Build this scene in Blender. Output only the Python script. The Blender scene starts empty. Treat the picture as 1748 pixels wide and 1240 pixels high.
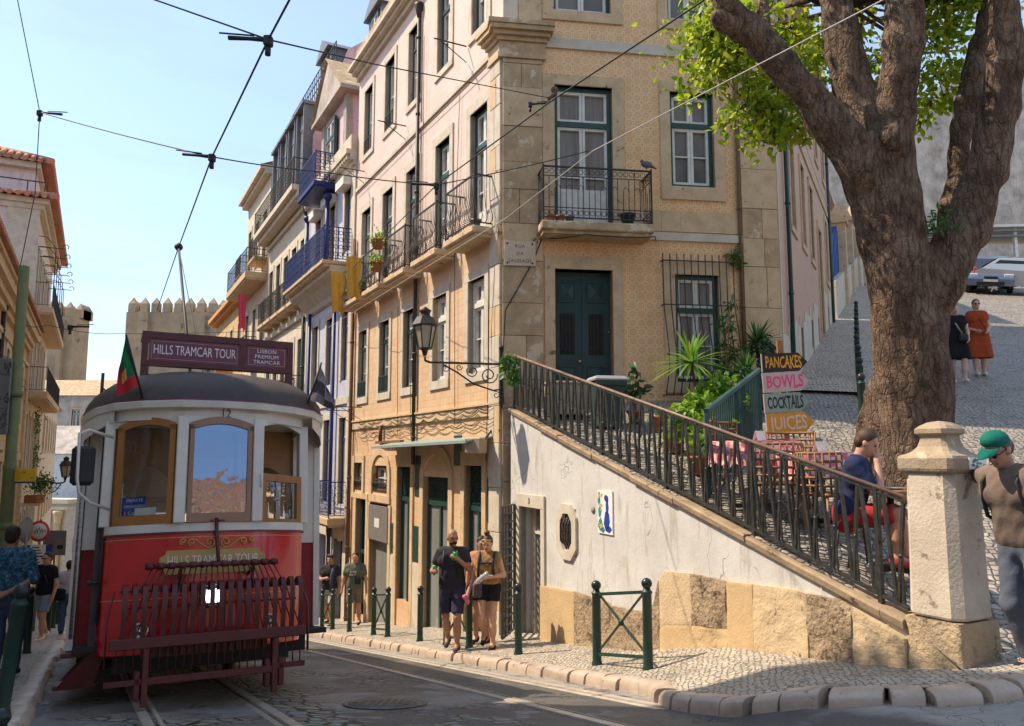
import bpy, math, random
import numpy as np
from mathutils import Vector, Matrix
random.seed(7); RNG = np.random.default_rng(7)
S = bpy.context.scene; COL = S.collection
V = Vector
# ------------------------------------------------------------ camera, light, exposure
FPX = 1360.0; PITCH = math.atan(158/1360)
CP, SP = math.cos(PITCH), math.sin(PITCH)
cam = bpy.data.cameras.new("camera"); camo = bpy.data.objects.new("camera", cam); COL.objects.link(camo)
camo.location = (0, 0, 0); camo.rotation_euler = (math.pi/2+PITCH, 0, 0)
cam.sensor_width = 36; cam.lens = 36*FPX/1748; cam.clip_end = 3000; cam.clip_start = .05
S.camera = camo
SUN_EL = math.radians(51); SUN_AZ = math.radians(-79)      # azimuth clockwise from +Y
W = bpy.data.worlds.new("World"); S.world = W; W.use_nodes = True
wn = W.node_tree.nodes; wl = W.node_tree.links
sky = wn.new("ShaderNodeTexSky"); sky.sky_type = 'NISHITA'; sky.sun_disc = False
sky.sun_elevation = SUN_EL; sky.sun_rotation = SUN_AZ
sky.air_density = 1.0; sky.dust_density = .7; sky.ozone_density = 2.2
wn["Background"].inputs[1].default_value = .14
# faint cirrus: a thin pale veil mixed over the sky by direction
_tc = wn.new("ShaderNodeTexCoord"); _mp = wn.new("ShaderNodeMapping"); _mp.inputs[3].default_value = (1.2, 2.6, 7.); wl.new(_tc.outputs["Generated"], _mp.inputs[0])
_nz = wn.new("ShaderNodeTexNoise"); _nz.inputs["Scale"].default_value = 1.6; _nz.inputs["Detail"].default_value = 7; _nz.inputs["Roughness"].default_value = .62; wl.new(_mp.outputs[0], _nz.inputs["Vector"])
_mr = wn.new("ShaderNodeMapRange"); _mr.inputs[1].default_value = .48; _mr.inputs[2].default_value = .78; _mr.inputs[4].default_value = .30; _mr.inputs[3].default_value = .5; _mr.inputs[4].default_value = .8; wl.new(_nz.outputs[0], _mr.inputs[0])
_mx = wn.new("ShaderNodeMix"); _mx.data_type = 'RGBA'; wl.new(_mr.outputs[0], _mx.inputs[0]); wl.new(sky.outputs[0], _mx.inputs[6]); _mx.inputs[7].default_value = (1.58, 2.0, 2.5, 1)
wl.new(_mx.outputs[2], wn["Background"].inputs[0])
sl = bpy.data.lights.new("sun", 'SUN'); sl.energy = 2.75; sl.angle = math.radians(.53); sl.color = (1, .855, .655)
so = bpy.data.objects.new("sun", sl); COL.objects.link(so)
sdir = V((math.sin(SUN_AZ)*math.cos(SUN_EL), math.cos(SUN_AZ)*math.cos(SUN_EL), math.sin(SUN_EL)))
so.rotation_euler = sdir.to_track_quat('Z', 'Y').to_euler(); so.location = sdir*60
S.view_settings.view_transform = 'Standard'; S.view_settings.look = 'None'
S.view_settings.gamma = 1; S.view_settings.exposure = 1.36
S.cycles.max_bounces = 8; S.cycles.diffuse_bounces = 4; S.cycles.transparent_max_bounces = 16
# ------------------------------------------------------------ geometry of the place
DS = V((-.4617, .887, 0)).normalized(); NV = V((.887, .4617, 0)).normalized(); UP = V((0, 0, 1))
def st(t, n, z=0.): p = DS*t + NV*n; return V((p.x, p.y, z))
def smooth(a, b, x):
    t = min(1, max(0, (x-a)/(b-a))); return t*t*(3-2*t)
def zroad(x, y=None):
    if y is None: y = x
    if y < 5.5:
        y0 = 5.5; k = max(y, 2.5); return -.171*y0-.93 + .171*(y0-k)*(.5 if y > 2.5 else .5)
    if y > 62: return -.171*62-.93-(y-62)*.06
    return -.171*y-.93
def zsau(y): return .28*y-3.1 + max(0, y-18)*.04
def ray(u, v):
    x = (u-874)/FPX; y = (620-v)/FPX
    return V((x, CP-y*SP, SP+y*CP))
def P(u, v, d): return ray(u, v)*d
def onv(u, v, P0, D):
    r = ray(u, v); det = -r.x*D.y + D.x*r.y
    a = (P0.x*(-D.y)+D.x*P0.y)/det
    q = r*a
    return (q.x-P0.x)*D.x+(q.y-P0.y)*D.y, q.z
# ------------------------------------------------------------ mesh builder
class MB:
    def __init__(s, M=None):
        s.v = []; s.f = []; s.mi = []; s.uv = {}; s.M = M; s.m = 0; s.sm = []
    def add(s, vs, fs, uv=None, smooth=False):
        b = len(s.v)
        for p in vs:
            p = V(p); s.v.append(tuple(s.M @ p) if s.M else tuple(p))
        for i, f in enumerate(fs):
            if uv: s.uv[len(s.f)] = uv[i]
            s.f.append(tuple(b+j for j in f)); s.mi.append(s.m); s.sm.append(smooth)
        return s
    def box(s, x0, x1, y0, y1, z0, z1, b=0):
        if x0 > x1: x0, x1 = x1, x0
        if y0 > y1: y0, y1 = y1, y0
        if z0 > z1: z0, z1 = z1, z0
        if b > 0:
            b = min(b, (x1-x0)*.45, (y1-y0)*.45, (z1-z0)*.45)
            vs = []
            for z, i in ((z0, b), (z0+b, 0), (z1-b, 0), (z1, b)):
                e = i
                vs += [(x0+b, y0+e, z), (x1-b, y0+e, z), (x1-e, y0+b, z), (x1-e, y1-b, z), (x1-b, y1-e, z), (x0+b, y1-e, z), (x0+e, y1-b, z), (x0+e, y0+b, z)]
            fs = [tuple(range(7, -1, -1)), tuple(range(24, 32))]
            for k in range(3):
                for i in range(8): j = (i+1) % 8; fs.append((k*8+i, k*8+j, k*8+8+j, k*8+8+i))
            return s.add(vs, fs)
        vs = [(x0, y0, z0), (x1, y0, z0), (x1, y1, z0), (x0, y1, z0), (x0, y0, z1), (x1, y0, z1), (x1, y1, z1), (x0, y1, z1)]
        return s.add(vs, [(3, 2, 1, 0), (4, 5, 6, 7), (0, 1, 5, 4), (1, 2, 6, 5), (2, 3, 7, 6), (3, 0, 4, 7)])
    def bar(s, a, b, w, h=None, up=(0, 0, 1)):
        a, b = V(a), V(b); h = h or w; d = (b-a)
        if d.length < 1e-6: return s
        d.normalize(); u = V(up)
        if abs(d.dot(u)) > .98: u = V((1, 0, 0)) if abs(d.x) < .9 else V((0, 1, 0))
        r = d.cross(u).normalized()*w/2; q = r.cross(d).normalized()*h/2
        vs = [a-r-q, a+r-q, a+r+q, a-r+q, b-r-q, b+r-q, b+r+q, b-r+q]
        return s.add(vs, [(3, 2, 1, 0), (4, 5, 6, 7), (0, 1, 5, 4), (1, 2, 6, 5), (2, 3, 7, 6), (3, 0, 4, 7)])
    def tube(s, pts, r, n=8, cap=True, smooth=True, closed=False):
        pts = [V(p) for p in pts]; m = len(pts)
        rs = r if isinstance(r, (list, tuple)) else [r]*m
        vs = []; prev = None
        for i, p in enumerate(pts):
            if closed: d = pts[(i+1) % m]-pts[i-1]
            else: d = pts[min(i+1, m-1)]-pts[max(i-1, 0)]
            if d.length < 1e-9: d = V((0, 0, 1))
            d.normalize()
            if prev is None:
                u = V((0, 0, 1)) if abs(d.z) < .9 else V((1, 0, 0)); a = d.cross(u).normalized()
            else:
                a = prev-d*prev.dot(d)
                a = a.normalized() if a.length > 1e-6 else d.orthogonal().normalized()
            prev = a; b = d.cross(a)
            for k in range(n):
                t = 2*math.pi*k/n; vs.append(p+(a*math.cos(t)+b*math.sin(t))*rs[i])
        fs = []
        for i in range(m if closed else m-1):
            for k in range(n):
                q = (k+1) % n; i2 = (i+1) % m
                fs.append((i*n+k, i*n+q, i2*n+q, i2*n+k))
        s.add(vs, fs, smooth=smooth)
        if cap and not closed:
            b = len(s.v)-len(vs)
            for ring, rev in ((0, True), (m-1, False)):
                f = [b+ring*n+k for k in range(n)]
                s.f.append(tuple(reversed(f)) if rev else tuple(f)); s.mi.append(s.m); s.sm.append(False)
        return s
    def lathe(s, prof, c=(0, 0, 0), n=16, sx=1, sy=1, smooth=True, axis=None):
        vs = []; fs = []
        A = Matrix.Identity(3)
        if axis is not None: A = V(axis).to_track_quat('Z', 'Y').to_matrix()
        for r, z in prof:
            for k in range(n):
                t = 2*math.pi*k/n; vs.append(V(c)+A @ V((r*math.cos(t)*sx, r*math.sin(t)*sy, z)))
        m = len(prof)
        for i in range(m-1):
            for k in range(n): q = (k+1) % n; fs.append((i*n+k, i*n+q, (i+1)*n+q, (i+1)*n+k))
        s.add(vs, fs, smooth=smooth)
        b = len(s.v)-len(vs)
        for ring, rev in ((0, True), (m-1, False)):
            if prof[ring][0] > 1e-4:
                f = [b+ring*n+k for k in range(n)]
                s.f.append(tuple(reversed(f)) if rev else tuple(f)); s.mi.append(s.m); s.sm.append(False)
        return s
    def ball(s, c, r, n=12, sx=1, sy=1, sz=1):
        return s.lathe([(max(1e-5, r*math.sin(math.pi*i/8)), -r*sz*math.cos(math.pi*i/8)) for i in range(9)], c, n, sx, sy)
    def prism(s, poly, o0, o1, smooth=False):
        """poly in (x,z), extruded along y from o0 to o1"""
        n = len(poly)
        vs = [(x, o0, z) for x, z in poly]+[(x, o1, z) for x, z in poly]
        fs = [tuple(range(n)), tuple(range(2*n-1, n-1, -1))]
        for i in range(n): j = (i+1) % n; fs.append((i, i+n, j+n, j))
        return s.add(vs, fs)
    def grid(s, rows, smooth=True, uv=None, closed=False):
        m = len(rows); n = len(rows[0]); vs = [p for r in rows for p in r]; fs = []
        for i in range(m-1):
            for k in range(n if closed else n-1):
                q = (k+1) % n; fs.append((i*n+k, i*n+q, (i+1)*n+q, (i+1)*n+k))
        us = None
        if uv: us = [[uv(vs[j]) for j in f] for f in fs]
        return s.add(vs, fs, uv=us, smooth=smooth)
    def wall(s, u0, u1, z0, z1, holes=(), o=0., depth=.22, ztop=None):
        """quads at y=o (outward = +y) with rectangular holes and reveals; uv in metres"""
        us = sorted({u0, u1, *[h[0] for h in holes], *[h[1] for h in holes]}); us = [u for u in us if u0 <= u <= u1]
        zs = sorted({z0, z1, *[h[2] for h in holes], *[h[3] for h in holes]}); zs = [z for z in zs if z0 <= z <= z1]
        for i in range(len(us)-1):
            for j in range(len(zs)-1):
                a, b, c, d = us[i], us[i+1], zs[j], zs[j+1]
                if any(h[0]-1e-6 <= a and b <= h[1]+1e-6 and h[2]-1e-6 <= c and d <= h[3]+1e-6 for h in holes): continue
                q = [(a, o, c), (b, o, c), (b, o, d), (a, o, d)]
                s.add(q, [(3, 2, 1, 0)], uv=[[(a, d), (b, d), (b, c), (a, c)]])
        for h in holes:
            a, b, c, d = max(h[0], u0), min(h[1], u1), max(h[2], z0), min(h[3], z1); e = o-depth
            if a >= b or c >= d: continue
            for q in ([(a, o, c), (a, e, c), (a, e, d), (a, o, d)], [(b, o, c), (b, o, d), (b, e, d), (b, e, c)],
                      [(a, o, c), (b, o, c), (b, e, c), (a, e, c)], [(a, o, d), (a, e, d), (b, e, d), (b, o, d)]):
                s.add(q, [(0, 1, 2, 3)], uv=[[(p[0]+p[1], p[2]) for p in q]])
        return s
    def build(s, name, mat, parent=None, world=True):
        me = bpy.data.meshes.new(name)
        vs = s.v
        if parent is not None and world and parent.name in MW:
            I = MW[parent.name].inverted(); vs = [tuple(I @ V(p)) for p in vs]
        me.from_pydata(vs, [], s.f)
        for m in (mat if isinstance(mat, (list, tuple)) else [mat]): me.materials.append(m)
        me.polygons.foreach_set("material_index", s.mi); me.polygons.foreach_set("use_smooth", s.sm)
        if s.uv:
            L = me.uv_layers.new(name="UVMap").data
            for i, p in enumerate(me.polygons):
                if i in s.uv:
                    for k, li in enumerate(p.loop_indices): L[li].uv = s.uv[i][k]
        me.update()
        return link(name, me, parent)
MW = {}
def link(name, data, parent=None):
    o = bpy.data.objects.new(name, data); COL.objects.link(o)
    if parent is not None: o.parent = parent
    MW[o.name] = MW[parent.name].copy() if parent is not None else Matrix.Identity(4)
    return o
def tag(o, label=None, cat=None, group=None, kind=None):
    if label: o["label"] = label
    if cat: o["category"] = cat
    if group: o["group"] = group
    if kind: o["kind"] = kind
    return o
def thing(name, label, cat, loc=(0, 0, 0), rz=0., group=None, M=None):
    o = bpy.data.objects.new(name, None); COL.objects.link(o); o.empty_display_size = .2
    m = M if M is not None else Matrix.Translation(V(loc)) @ Matrix.Rotation(rz, 4, 'Z')
    o.matrix_local = m; MW[o.name] = m.copy()
    return tag(o, label, cat, group)
def dup(root, M, label=None, group=None):
    r = root.copy(); COL.objects.link(r); r.matrix_local = M; MW[r.name] = M.copy()
    if label: r["label"] = label
    if group: r["group"] = group
    def rec(a, b):
        for ch in list(a.children):
            c = ch.copy(); COL.objects.link(c); c.parent = b; rec(ch, c)
    rec(root, r)
    return r
def TR(loc, rz=0., sc=1.): return Matrix.Translation(V(loc)) @ Matrix.Rotation(rz, 4, 'Z') @ Matrix.Scale(sc, 4)
def frame(o, u, w=None):
    """facade frame: x along u, y outward (u x up), z up"""
    u = V(u).normalized(); w = V(w).normalized() if w is not None else u.cross(UP)
    M = Matrix.Identity(4)
    for i in range(3): M[i][0] = u[i]; M[i][1] = w[i]; M[i][2] = UP[i]; M[i][3] = V(o)[i]
    return M
# ------------------------------------------------------------ materials
class G:
    def __init__(s, name):
        s.mat = bpy.data.materials.new(name); s.mat.use_nodes = True; s.t = s.mat.node_tree
        s.b = s.t.nodes["Principled BSDF"]; s.out = s.t.nodes["Material Output"]
    def n(s, typ, ins=None, **kw):
        nd = s.t.nodes.new("ShaderNode"+typ)
        for k, v in kw.items(): setattr(nd, k, v)
        for k, v in (ins or {}).items(): s.set(nd.inputs[k], v)
        return nd
    def set(s, sock, v):
        if isinstance(v, bpy.types.NodeSocket): s.t.links.new(v, sock)
        else:
            if isinstance(v, (tuple, list)) and len(v) == 3 and sock.type == 'RGBA': v = (*v, 1)
            sock.default_value = v
    def m(s, op, a, b=0., c=None):
        nd = s.n("Math", operation=op); s.set(nd.inputs[0], a); s.set(nd.inputs[1], b)
        if c is not None: s.set(nd.inputs[2], c)
        return nd.outputs[0]
    def mix(s, f, a, b, bt='MIX'):
        nd = s.n("Mix", data_type='RGBA', blend_type=bt); s.set(nd.inputs[0], f); s.set(nd.inputs[6], a); s.set(nd.inputs[7], b)
        return nd.outputs[2]
    def obj(s): return s.n("TexCoord").outputs["Object"]
    def uv(s): return s.n("TexCoord").outputs["UV"]
    def mapv(s, v, sc=(1, 1, 1), loc=(0, 0, 0), rot=(0, 0, 0)):
        return s.n("Mapping", {0: v, 1: loc, 2: rot, 3: sc}).outputs[0]
    def noise(s, v, sc, det=5, rough=.6, dist=0.):
        return s.n("TexNoise", {"Vector": v, "Scale": sc, "Detail": det, "Roughness": rough, "Distortion": dist}).outputs[0]
    def vor(s, v, sc, feature='F1', out=0, rnd=1.):
        return s.n("TexVoronoi", {"Vector": v, "Scale": sc, "Randomness": rnd}, feature=feature).outputs[out]
    def ramp(s, f, stops):
        nd = s.n("ValToRGB"); cr = nd.color_ramp
        while len(cr.elements) > 1: cr.elements.remove(cr.elements[-1])
        for i, (p, c) in enumerate(stops):
            e = cr.elements[0] if i == 0 else cr.elements.new(p)
            e.position = p; c = (c, c, c) if not isinstance(c, (tuple, list)) else c; e.color = (*c[:3], 1)
        s.set(nd.inputs[0], f); return nd.outputs[0]
    def step(s, f, a, b): return s.n("MapRange", {0: f, 1: a, 2: b, 3: 0., 4: 1.}, interpolation_type='SMOOTHSTEP').outputs[0]
    def bump(s, h, st=.3, d=.02, prev=None):
        ins = {"Strength": st, "Distance": d, "Height": h}
        if prev is not None: ins["Normal"] = prev
        return s.n("Bump", ins).outputs[0]
    def fin(s, col=None, rough=.8, normal=None, metal=0., spec=.35, **kw):
        if col is not None: s.set(s.b.inputs["Base Color"], col)
        s.set(s.b.inputs["Roughness"], rough); s.set(s.b.inputs["Metallic"], metal); s.set(s.b.inputs["Specular IOR Level"], spec)
        if normal is not None: s.set(s.b.inputs["Normal"], normal)
        for k, v in kw.items(): s.set(s.b.inputs[k], v)
        return s.mat
def pm(name, c1, c2=None, sc=4., rough=.75, bump=.15, bsc=60., metal=0., spec=.35, spot=None, ssc=9., sth=.62, stretch=(1, 1, 1), bd=.01, **kw):
    g = G(name); o = g.mapv(g.obj(), stretch)
    n = g.noise(o, sc, 6, .65)
    c2 = c2 or tuple(x*.75 for x in c1)
    col = g.ramp(n, [(.3, c1), (.7, c2)])
    if spot:
        m = g.step(g.noise(o, ssc, 8, .7, .3), sth, sth+.06); col = g.mix(m, col, spot)
    nb = g.bump(g.noise(o, bsc, 4, .6), bump, bd) if bump else None
    return g.fin(col, g.ramp(n, [(.2, rough*.85), (.8, min(1, rough*1.1))]), nb, metal, spec, **kw)
M = {}
def mk_materials():
    M['iron'] = pm('wrought_iron', (.025, .022, .02), (.06, .045, .035), 8, .55, .2, 90)
    M['green_paint'] = pm('dark_green_paint', (.012, .045, .038), (.02, .06, .05), 6, .4, .1, 60, spec=.5)
    M['bollard'] = pm('bollard_green_paint', (.012, .04, .028), (.03, .06, .045), 9, .38, .12, 80, spot=(.10, .085, .06), ssc=14, sth=.68)
    M['ball'] = pm('bollard_cap_paint', (.015, .02, .025), (.03, .035, .04), 8, .3, .05, 60)
    M['white_paint'] = pm('white_window_paint', (.72, .70, .64), (.55, .52, .45), 7, .55, .1, 60)
    M['blue_paint'] = pm('deep_blue_paint', (.012, .022, .11), (.02, .034, .14), 6, .45, .1, 60)
    M['stone'] = pm('limestone_trim', (.64, .46, .28), (.46, .32, .185), 3.5, .85, .35, 40, spot=(.17, .12, .08), ssc=5, sth=.61)
    M['stone_pale'] = pm('pale_limestone', (.60, .53, .43), (.45, .38, .29), 3, .85, .3, 40, spot=(.24, .19, .14), ssc=6, sth=.64)
    M['stone_dirty'] = pm('weathered_limestone', (.54, .38, .22), (.33, .225, .13), 3, .9, .6, 30, spot=(.60, .48, .33), ssc=2.5, sth=.55, bd=.02)
    M['plaster_white'] = plaster('white_plaster', (.60, .58, .55), (.50, .47, .43))
    M['plaster_yellow'] = plaster('ochre_plaster', (.62, .44, .22), (.52, .36, .18))
    M['plaster_pink'] = plaster('pink_plaster', (.66, .46, .46), (.58, .40, .40))
    M['plaster_cream'] = plaster('cream_plaster', (.66, .58, .46), (.55, .46, .34))
    M['plaster_grey'] = plaster('grey_streaked_plaster', (.56, .48, .42), (.25, .215, .185), .8)
    M['plaster_orange'] = plaster('orange_plaster', (.66, .34, .14), (.58, .30, .13))
    M['zinc'] = pm('zinc_sheet', (.20, .20, .21), (.14, .14, .15), 3, .5, .1, 30, metal=.3)
    g = G('window_glass'); o = g.obj(); n = g.noise(o, .9, 2)
    M['glass'] = g.fin(g.ramp(n, [(.35, (.10, .095, .09)), (.65, (.20, .175, .155))]), .1, g.bump(g.noise(o, 2.5, 1), .05, .02), 0, .35)
    g = G('curtained_glass'); o = g.obj(); n = g.noise(g.mapv(o, (14, 14, .6)), 1., 2)
    M['glass_curtain'] = g.fin(g.ramp(n, [(.3, (.17, .145, .125)), (.7, (.27, .235, .205))]), .22, None, 0, .22)
    M['dark'] = pm('dark_interior', (.015, .013, .012), (.03, .025, .02), 2, .9, 0)
    M['azulejo'] = azulejo()
    M['tile_left_low'] = plaintile('peach_wall_tiles', (.66, .42, .235), (.70, .51, .33), (.44, .27, .155))
    M['tile_left_high'] = plaintile('pale_pink_wall_tiles', (.72, .55, .46), (.68, .49, .385), (.50, .385, .32))
    M['tile_side'] = plaintile('rose_wall_tiles', (.60, .34, .22), (.54, .33, .22), (.44, .27, .18))
    M['tile_blue'] = plaintile('lilac_wall_tiles', (.48, .49, .60), (.56, .55, .62), (.38, .38, .48))
    M['rooftile'] = rooftile()
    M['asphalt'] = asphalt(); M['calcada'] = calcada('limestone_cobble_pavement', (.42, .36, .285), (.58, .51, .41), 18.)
    M['cobble'] = calcada('basalt_cobble_street', (.26, .22, .18), (.43, .37, .305), 12.)
    M['kerb'] = pm('kerb_limestone', (.54, .42, .32), (.38, .29, .22), 5, .38, .35, 30, spec=.5, spot=(.2, .15, .11), ssc=7, sth=.6)
    M['steel'] = pm('polished_rail_steel', (.66, .58, .48), (.46, .38, .30), 9, .38, .1, 60, metal=.35)
    M['rust'] = pm('rusty_iron', (.12, .06, .035), (.2, .1, .055), 12, .8, .3, 60)
    M['wood'] = pm('brown_wood', (.25, .12, .05), (.36, .19, .08), 3, .55, .2, 50, stretch=(1, 1, .15))
    M['black'] = pm('black_cable', (.015, .014, .014), (.03, .028, .026), 8, .6, 0)
    M['terracotta'] = pm('terracotta', (.42, .17, .08), (.34, .13, .06), 7, .8, .2, 50)
    M['rubble'] = pm('castle_stone', (.50, .36, .22), (.31, .22, .14), .35, .9, .5, 2., spot=(.17, .12, .08), ssc=.5, sth=.6)
    M['bark'] = bark()
def plaster(name, c1, c2, sc=1.6):
    g = G(name); o = g.obj()
    n = g.noise(o, sc, 8, .68); n2 = g.noise(g.mapv(o, (3, 3, .5)), 2.2, 6, .7)
    col = g.ramp(n, [(.32, c1), (.68, c2)])
    col = g.mix(g.m('MULTIPLY', g.step(n2, .52, .70), .6), col, (c2[0]*.62, c2[1]*.58, c2[2]*.5)); w = g.n('VectorMath', {0: o, 1: g.n('TexNoise', {'Vector': o, 'Scale': 2.5}).outputs[1]}, operation='ADD').outputs[0]
    ck = g.m('MULTIPLY', g.step(g.vor(w, .8, 'DISTANCE_TO_EDGE'), .010, .0), g.step(g.noise(o, 1.3, 3), .5, .56)); col = g.mix(g.m('MULTIPLY', ck, .7), col, tuple(x*.35 for x in c2))
    pt = g.step(g.noise(o, 1.9, 8, .72), .63, .65); col = g.mix(g.m('MULTIPLY', pt, .5), col, (c1[0]*.72, c1[1]*.66, c1[2]*.56))
    h = g.m('ADD', g.noise(o, 35, 4), g.m('MULTIPLY', g.noise(o, 5, 5), 2.))
    return g.fin(col, .9, g.bump(h, .3, .012), 0, .2)
def azulejo():
    g = G('ring_pattern_azulejo'); uv = g.uv(); T = .168
    sx = g.n("SeparateXYZ", {0: uv}); fx = g.m('FRACT', g.m('DIVIDE', sx.outputs[0], T)); fy = g.m('FRACT', g.m('DIVIDE', sx.outputs[1], T))
    dx = g.m('SUBTRACT', fx, .5); dy = g.m('SUBTRACT', fy, .5)
    r = g.m('SQRT', g.m('ADD', g.m('MULTIPLY', dx, dx), g.m('MULTIPLY', dy, dy)))
    ring = g.m('LESS_THAN', g.m('ABSOLUTE', g.m('SUBTRACT', r, .29)), .035)
    dot = g.m('LESS_THAN', g.m('ABSOLUTE', g.m('SUBTRACT', r, .12)), .035)
    ax = g.m('LESS_THAN', g.m('ABSOLUTE', g.m('SUBTRACT', g.m('ABSOLUTE', dx), g.m('ABSOLUTE', dy))), .03)
    cr = g.m('MULTIPLY', ax, g.m('LESS_THAN', r, .27))
    cor = g.m('MULTIPLY', ax, g.m('GREATER_THAN', r, .5))
    pat = g.m('MAXIMUM', g.m('MAXIMUM', ring, g.m('MULTIPLY', cr, .6)), g.m('MAXIMUM', g.m('MULTIPLY', cor, .55), g.m('MULTIPLY', dot, .4)))
    ex = g.m('MINIMUM', g.m('SUBTRACT', .5, g.m('ABSOLUTE', dx)), g.m('SUBTRACT', .5, g.m('ABSOLUTE', dy)))
    gr = g.m('LESS_THAN', ex, .022)
    cell = g.n("TexWhiteNoise", {0: g.n("VectorMath", {0: g.n("VectorMath", {0: uv, 1: (1/T, 1/T, 1)}, operation='MULTIPLY').outputs[0]}, operation='FLOOR').outputs[0]}).outputs[0]
    base = g.ramp(cell, [(0, (.76, .455, .225)), (.5, (.83, .515, .26)), (1, (.79, .495, .26))])
    base = g.mix(g.step(g.noise(uv, 1.3, 5), .5, .75), base, (.67, .40, .195))
    col = g.mix(g.m('MULTIPLY', pat, .62), base, (.27, .135, .06))
    col = g.mix(g.m('MULTIPLY', gr, .6), col, (.36, .22, .12))
    return g.fin(col, .4, g.bump(g.m('SUBTRACT', g.m('MULTIPLY', cell, .25), gr), .35, .006), 0, .4)
def plaintile(name, c1, c2, cg, T=.15):
    g = G(name); uv = g.uv()
    q = g.n("VectorMath", {0: uv, 1: (1/T, 1/T, 1)}, operation='MULTIPLY').outputs[0]
    sx = g.n("SeparateXYZ", {0: g.n("VectorMath", {0: q}, operation='FRACTION').outputs[0]})
    dx = g.m('ABSOLUTE', g.m('SUBTRACT', sx.outputs[0], .5)); dy = g.m('ABSOLUTE', g.m('SUBTRACT', sx.outputs[1], .5))
    gr = g.m('GREATER_THAN', g.m('MAXIMUM', dx, dy), .472)
    cell = g.n("TexWhiteNoise", {0: g.n("VectorMath", {0: q}, operation='FLOOR').outputs[0]}).outputs[0]
    n = g.noise(uv, .8, 6, .7)
    col = g.mix(g.step(n, .38, .66), c1, c2)
    col = g.mix(g.m('MULTIPLY', cell, .28), col, tuple(x*.7 for x in c1))
    col = g.mix(g.m('MULTIPLY', g.step(g.noise(g.mapv(uv, (2.4, .35, 1)), 1.6, 7, .75), .56, .75), .5), col, tuple(x*.6 for x in c1))
    col = g.mix(g.m('MULTIPLY', gr, .8), col, cg)
    return g.fin(col, .5, g.bump(g.m('SUBTRACT', g.m('MULTIPLY', cell, .3), gr), .4, .006), 0, .35)
def rooftile():
    g = G('terracotta_roof_tiles'); o = g.obj()
    n = g.noise(o, 3, 5); cell = g.vor(o, 4.5, out=1)
    col = g.ramp(n, [(.3, (.39, .17, .10)), (.55, (.47, .23, .15)), (.75, (.31, .15, .105))])
    col = g.mix(.25, col, cell, 'OVERLAY')
    return g.fin(col, .85, g.bump(g.noise(o, 20, 4), .3, .02), 0, .2)
def asphalt():
    g = G('worn_asphalt_and_setts'); o = g.obj()
    big = g.noise(o, .55, 6, .62, .4); fine = g.noise(o, 90, 3, .7); mid = g.noise(o, 5, 6, .7)
    col = g.ramp(mid, [(.3, (.125, .112, .10)), (.7, (.205, .185, .165))])
    col = g.mix(g.m('MULTIPLY', g.step(fine, .55, .8), .4), col, (.22, .21, .2))
    tar = g.step(g.noise(g.mapv(o, (1, .6, 1), (2, 9, 0)), .5, 3, .5), .52, .535); col = g.mix(g.m('MULTIPLY', tar, .75), col, (.065, .062, .06))
    pale = g.step(g.noise(g.mapv(o, (1, 1, 1), (7, 3, 0)), .7, 7, .68, .3), .53, .57)
    col = g.mix(g.m('MULTIPLY', pale, .7), col, g.ramp(mid, [(.3, (.20, .19, .175)), (.7, (.32, .30, .27))]))
    q = g.mapv(o, (1, 1, 1), rot=(0, 0, .48)); ed = g.vor(g.mapv(q, (5.2, 8.5, 0)), 1., 'DISTANCE_TO_EDGE'); sc = g.vor(g.mapv(q, (5.2, 8.5, 0)), 1., 'F1', 1)
    sett = g.mix(.5, (.34, .31, .28), sc, 'MULTIPLY'); sett = g.mix(.35, sett, (.22, .20, .18)); sett = g.mix(g.step(ed, .12, .02), sett, (.035, .033, .03))
    msk = g.step(g.noise(o, .75, 7, .7, .6), .535, .56); col = g.mix(msk, col, sett)
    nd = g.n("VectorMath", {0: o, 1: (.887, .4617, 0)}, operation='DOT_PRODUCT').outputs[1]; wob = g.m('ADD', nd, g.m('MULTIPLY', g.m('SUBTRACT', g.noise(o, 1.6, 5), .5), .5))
    sunlit_dust = g.m('MULTIPLY', g.step(wob, 4.3, 4.6), g.step(g.noise(o, 2.2, 6, .7), .36, .5)); col = g.mix(g.m('MULTIPLY', sunlit_dust, .8), col, g.ramp(mid, [(.3, (.27, .25, .22)), (.7, (.40, .37, .33))]))  # pale kerb-side band: sunlit look of the road put into the colour, with dust
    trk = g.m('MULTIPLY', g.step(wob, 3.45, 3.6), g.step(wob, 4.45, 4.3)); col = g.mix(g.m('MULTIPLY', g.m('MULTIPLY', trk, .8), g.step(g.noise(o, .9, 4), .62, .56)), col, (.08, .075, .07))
    trk2 = g.m('MULTIPLY', g.step(wob, 1.4, 1.5), g.step(wob, 2.0, 1.8)); col = g.mix(trk2, col, sett); msk = g.m('MAXIMUM', msk, trk2)
    crack = g.step(g.vor(g.n("VectorMath", {0: o, 1: g.n("TexNoise", {"Vector": o, "Scale": 3.}).outputs[1]}, operation='ADD').outputs[0], .9, 'DISTANCE_TO_EDGE'), .012, .0)
    col = g.mix(g.m('MULTIPLY', crack, .7), col, (.02, .02, .02))
    h = g.m('ADD', g.m('MULTIPLY', fine, .3), g.m('ADD', g.m('MULTIPLY', mid, .7), g.m('MULTIPLY', g.m('MULTIPLY', msk, g.step(ed, .0, .12)), 1.2)))
    return g.fin(col, g.ramp(big, [(.3, .36), (.7, .6)]), g.bump(h, .8, .03), 0, .45)
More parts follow.
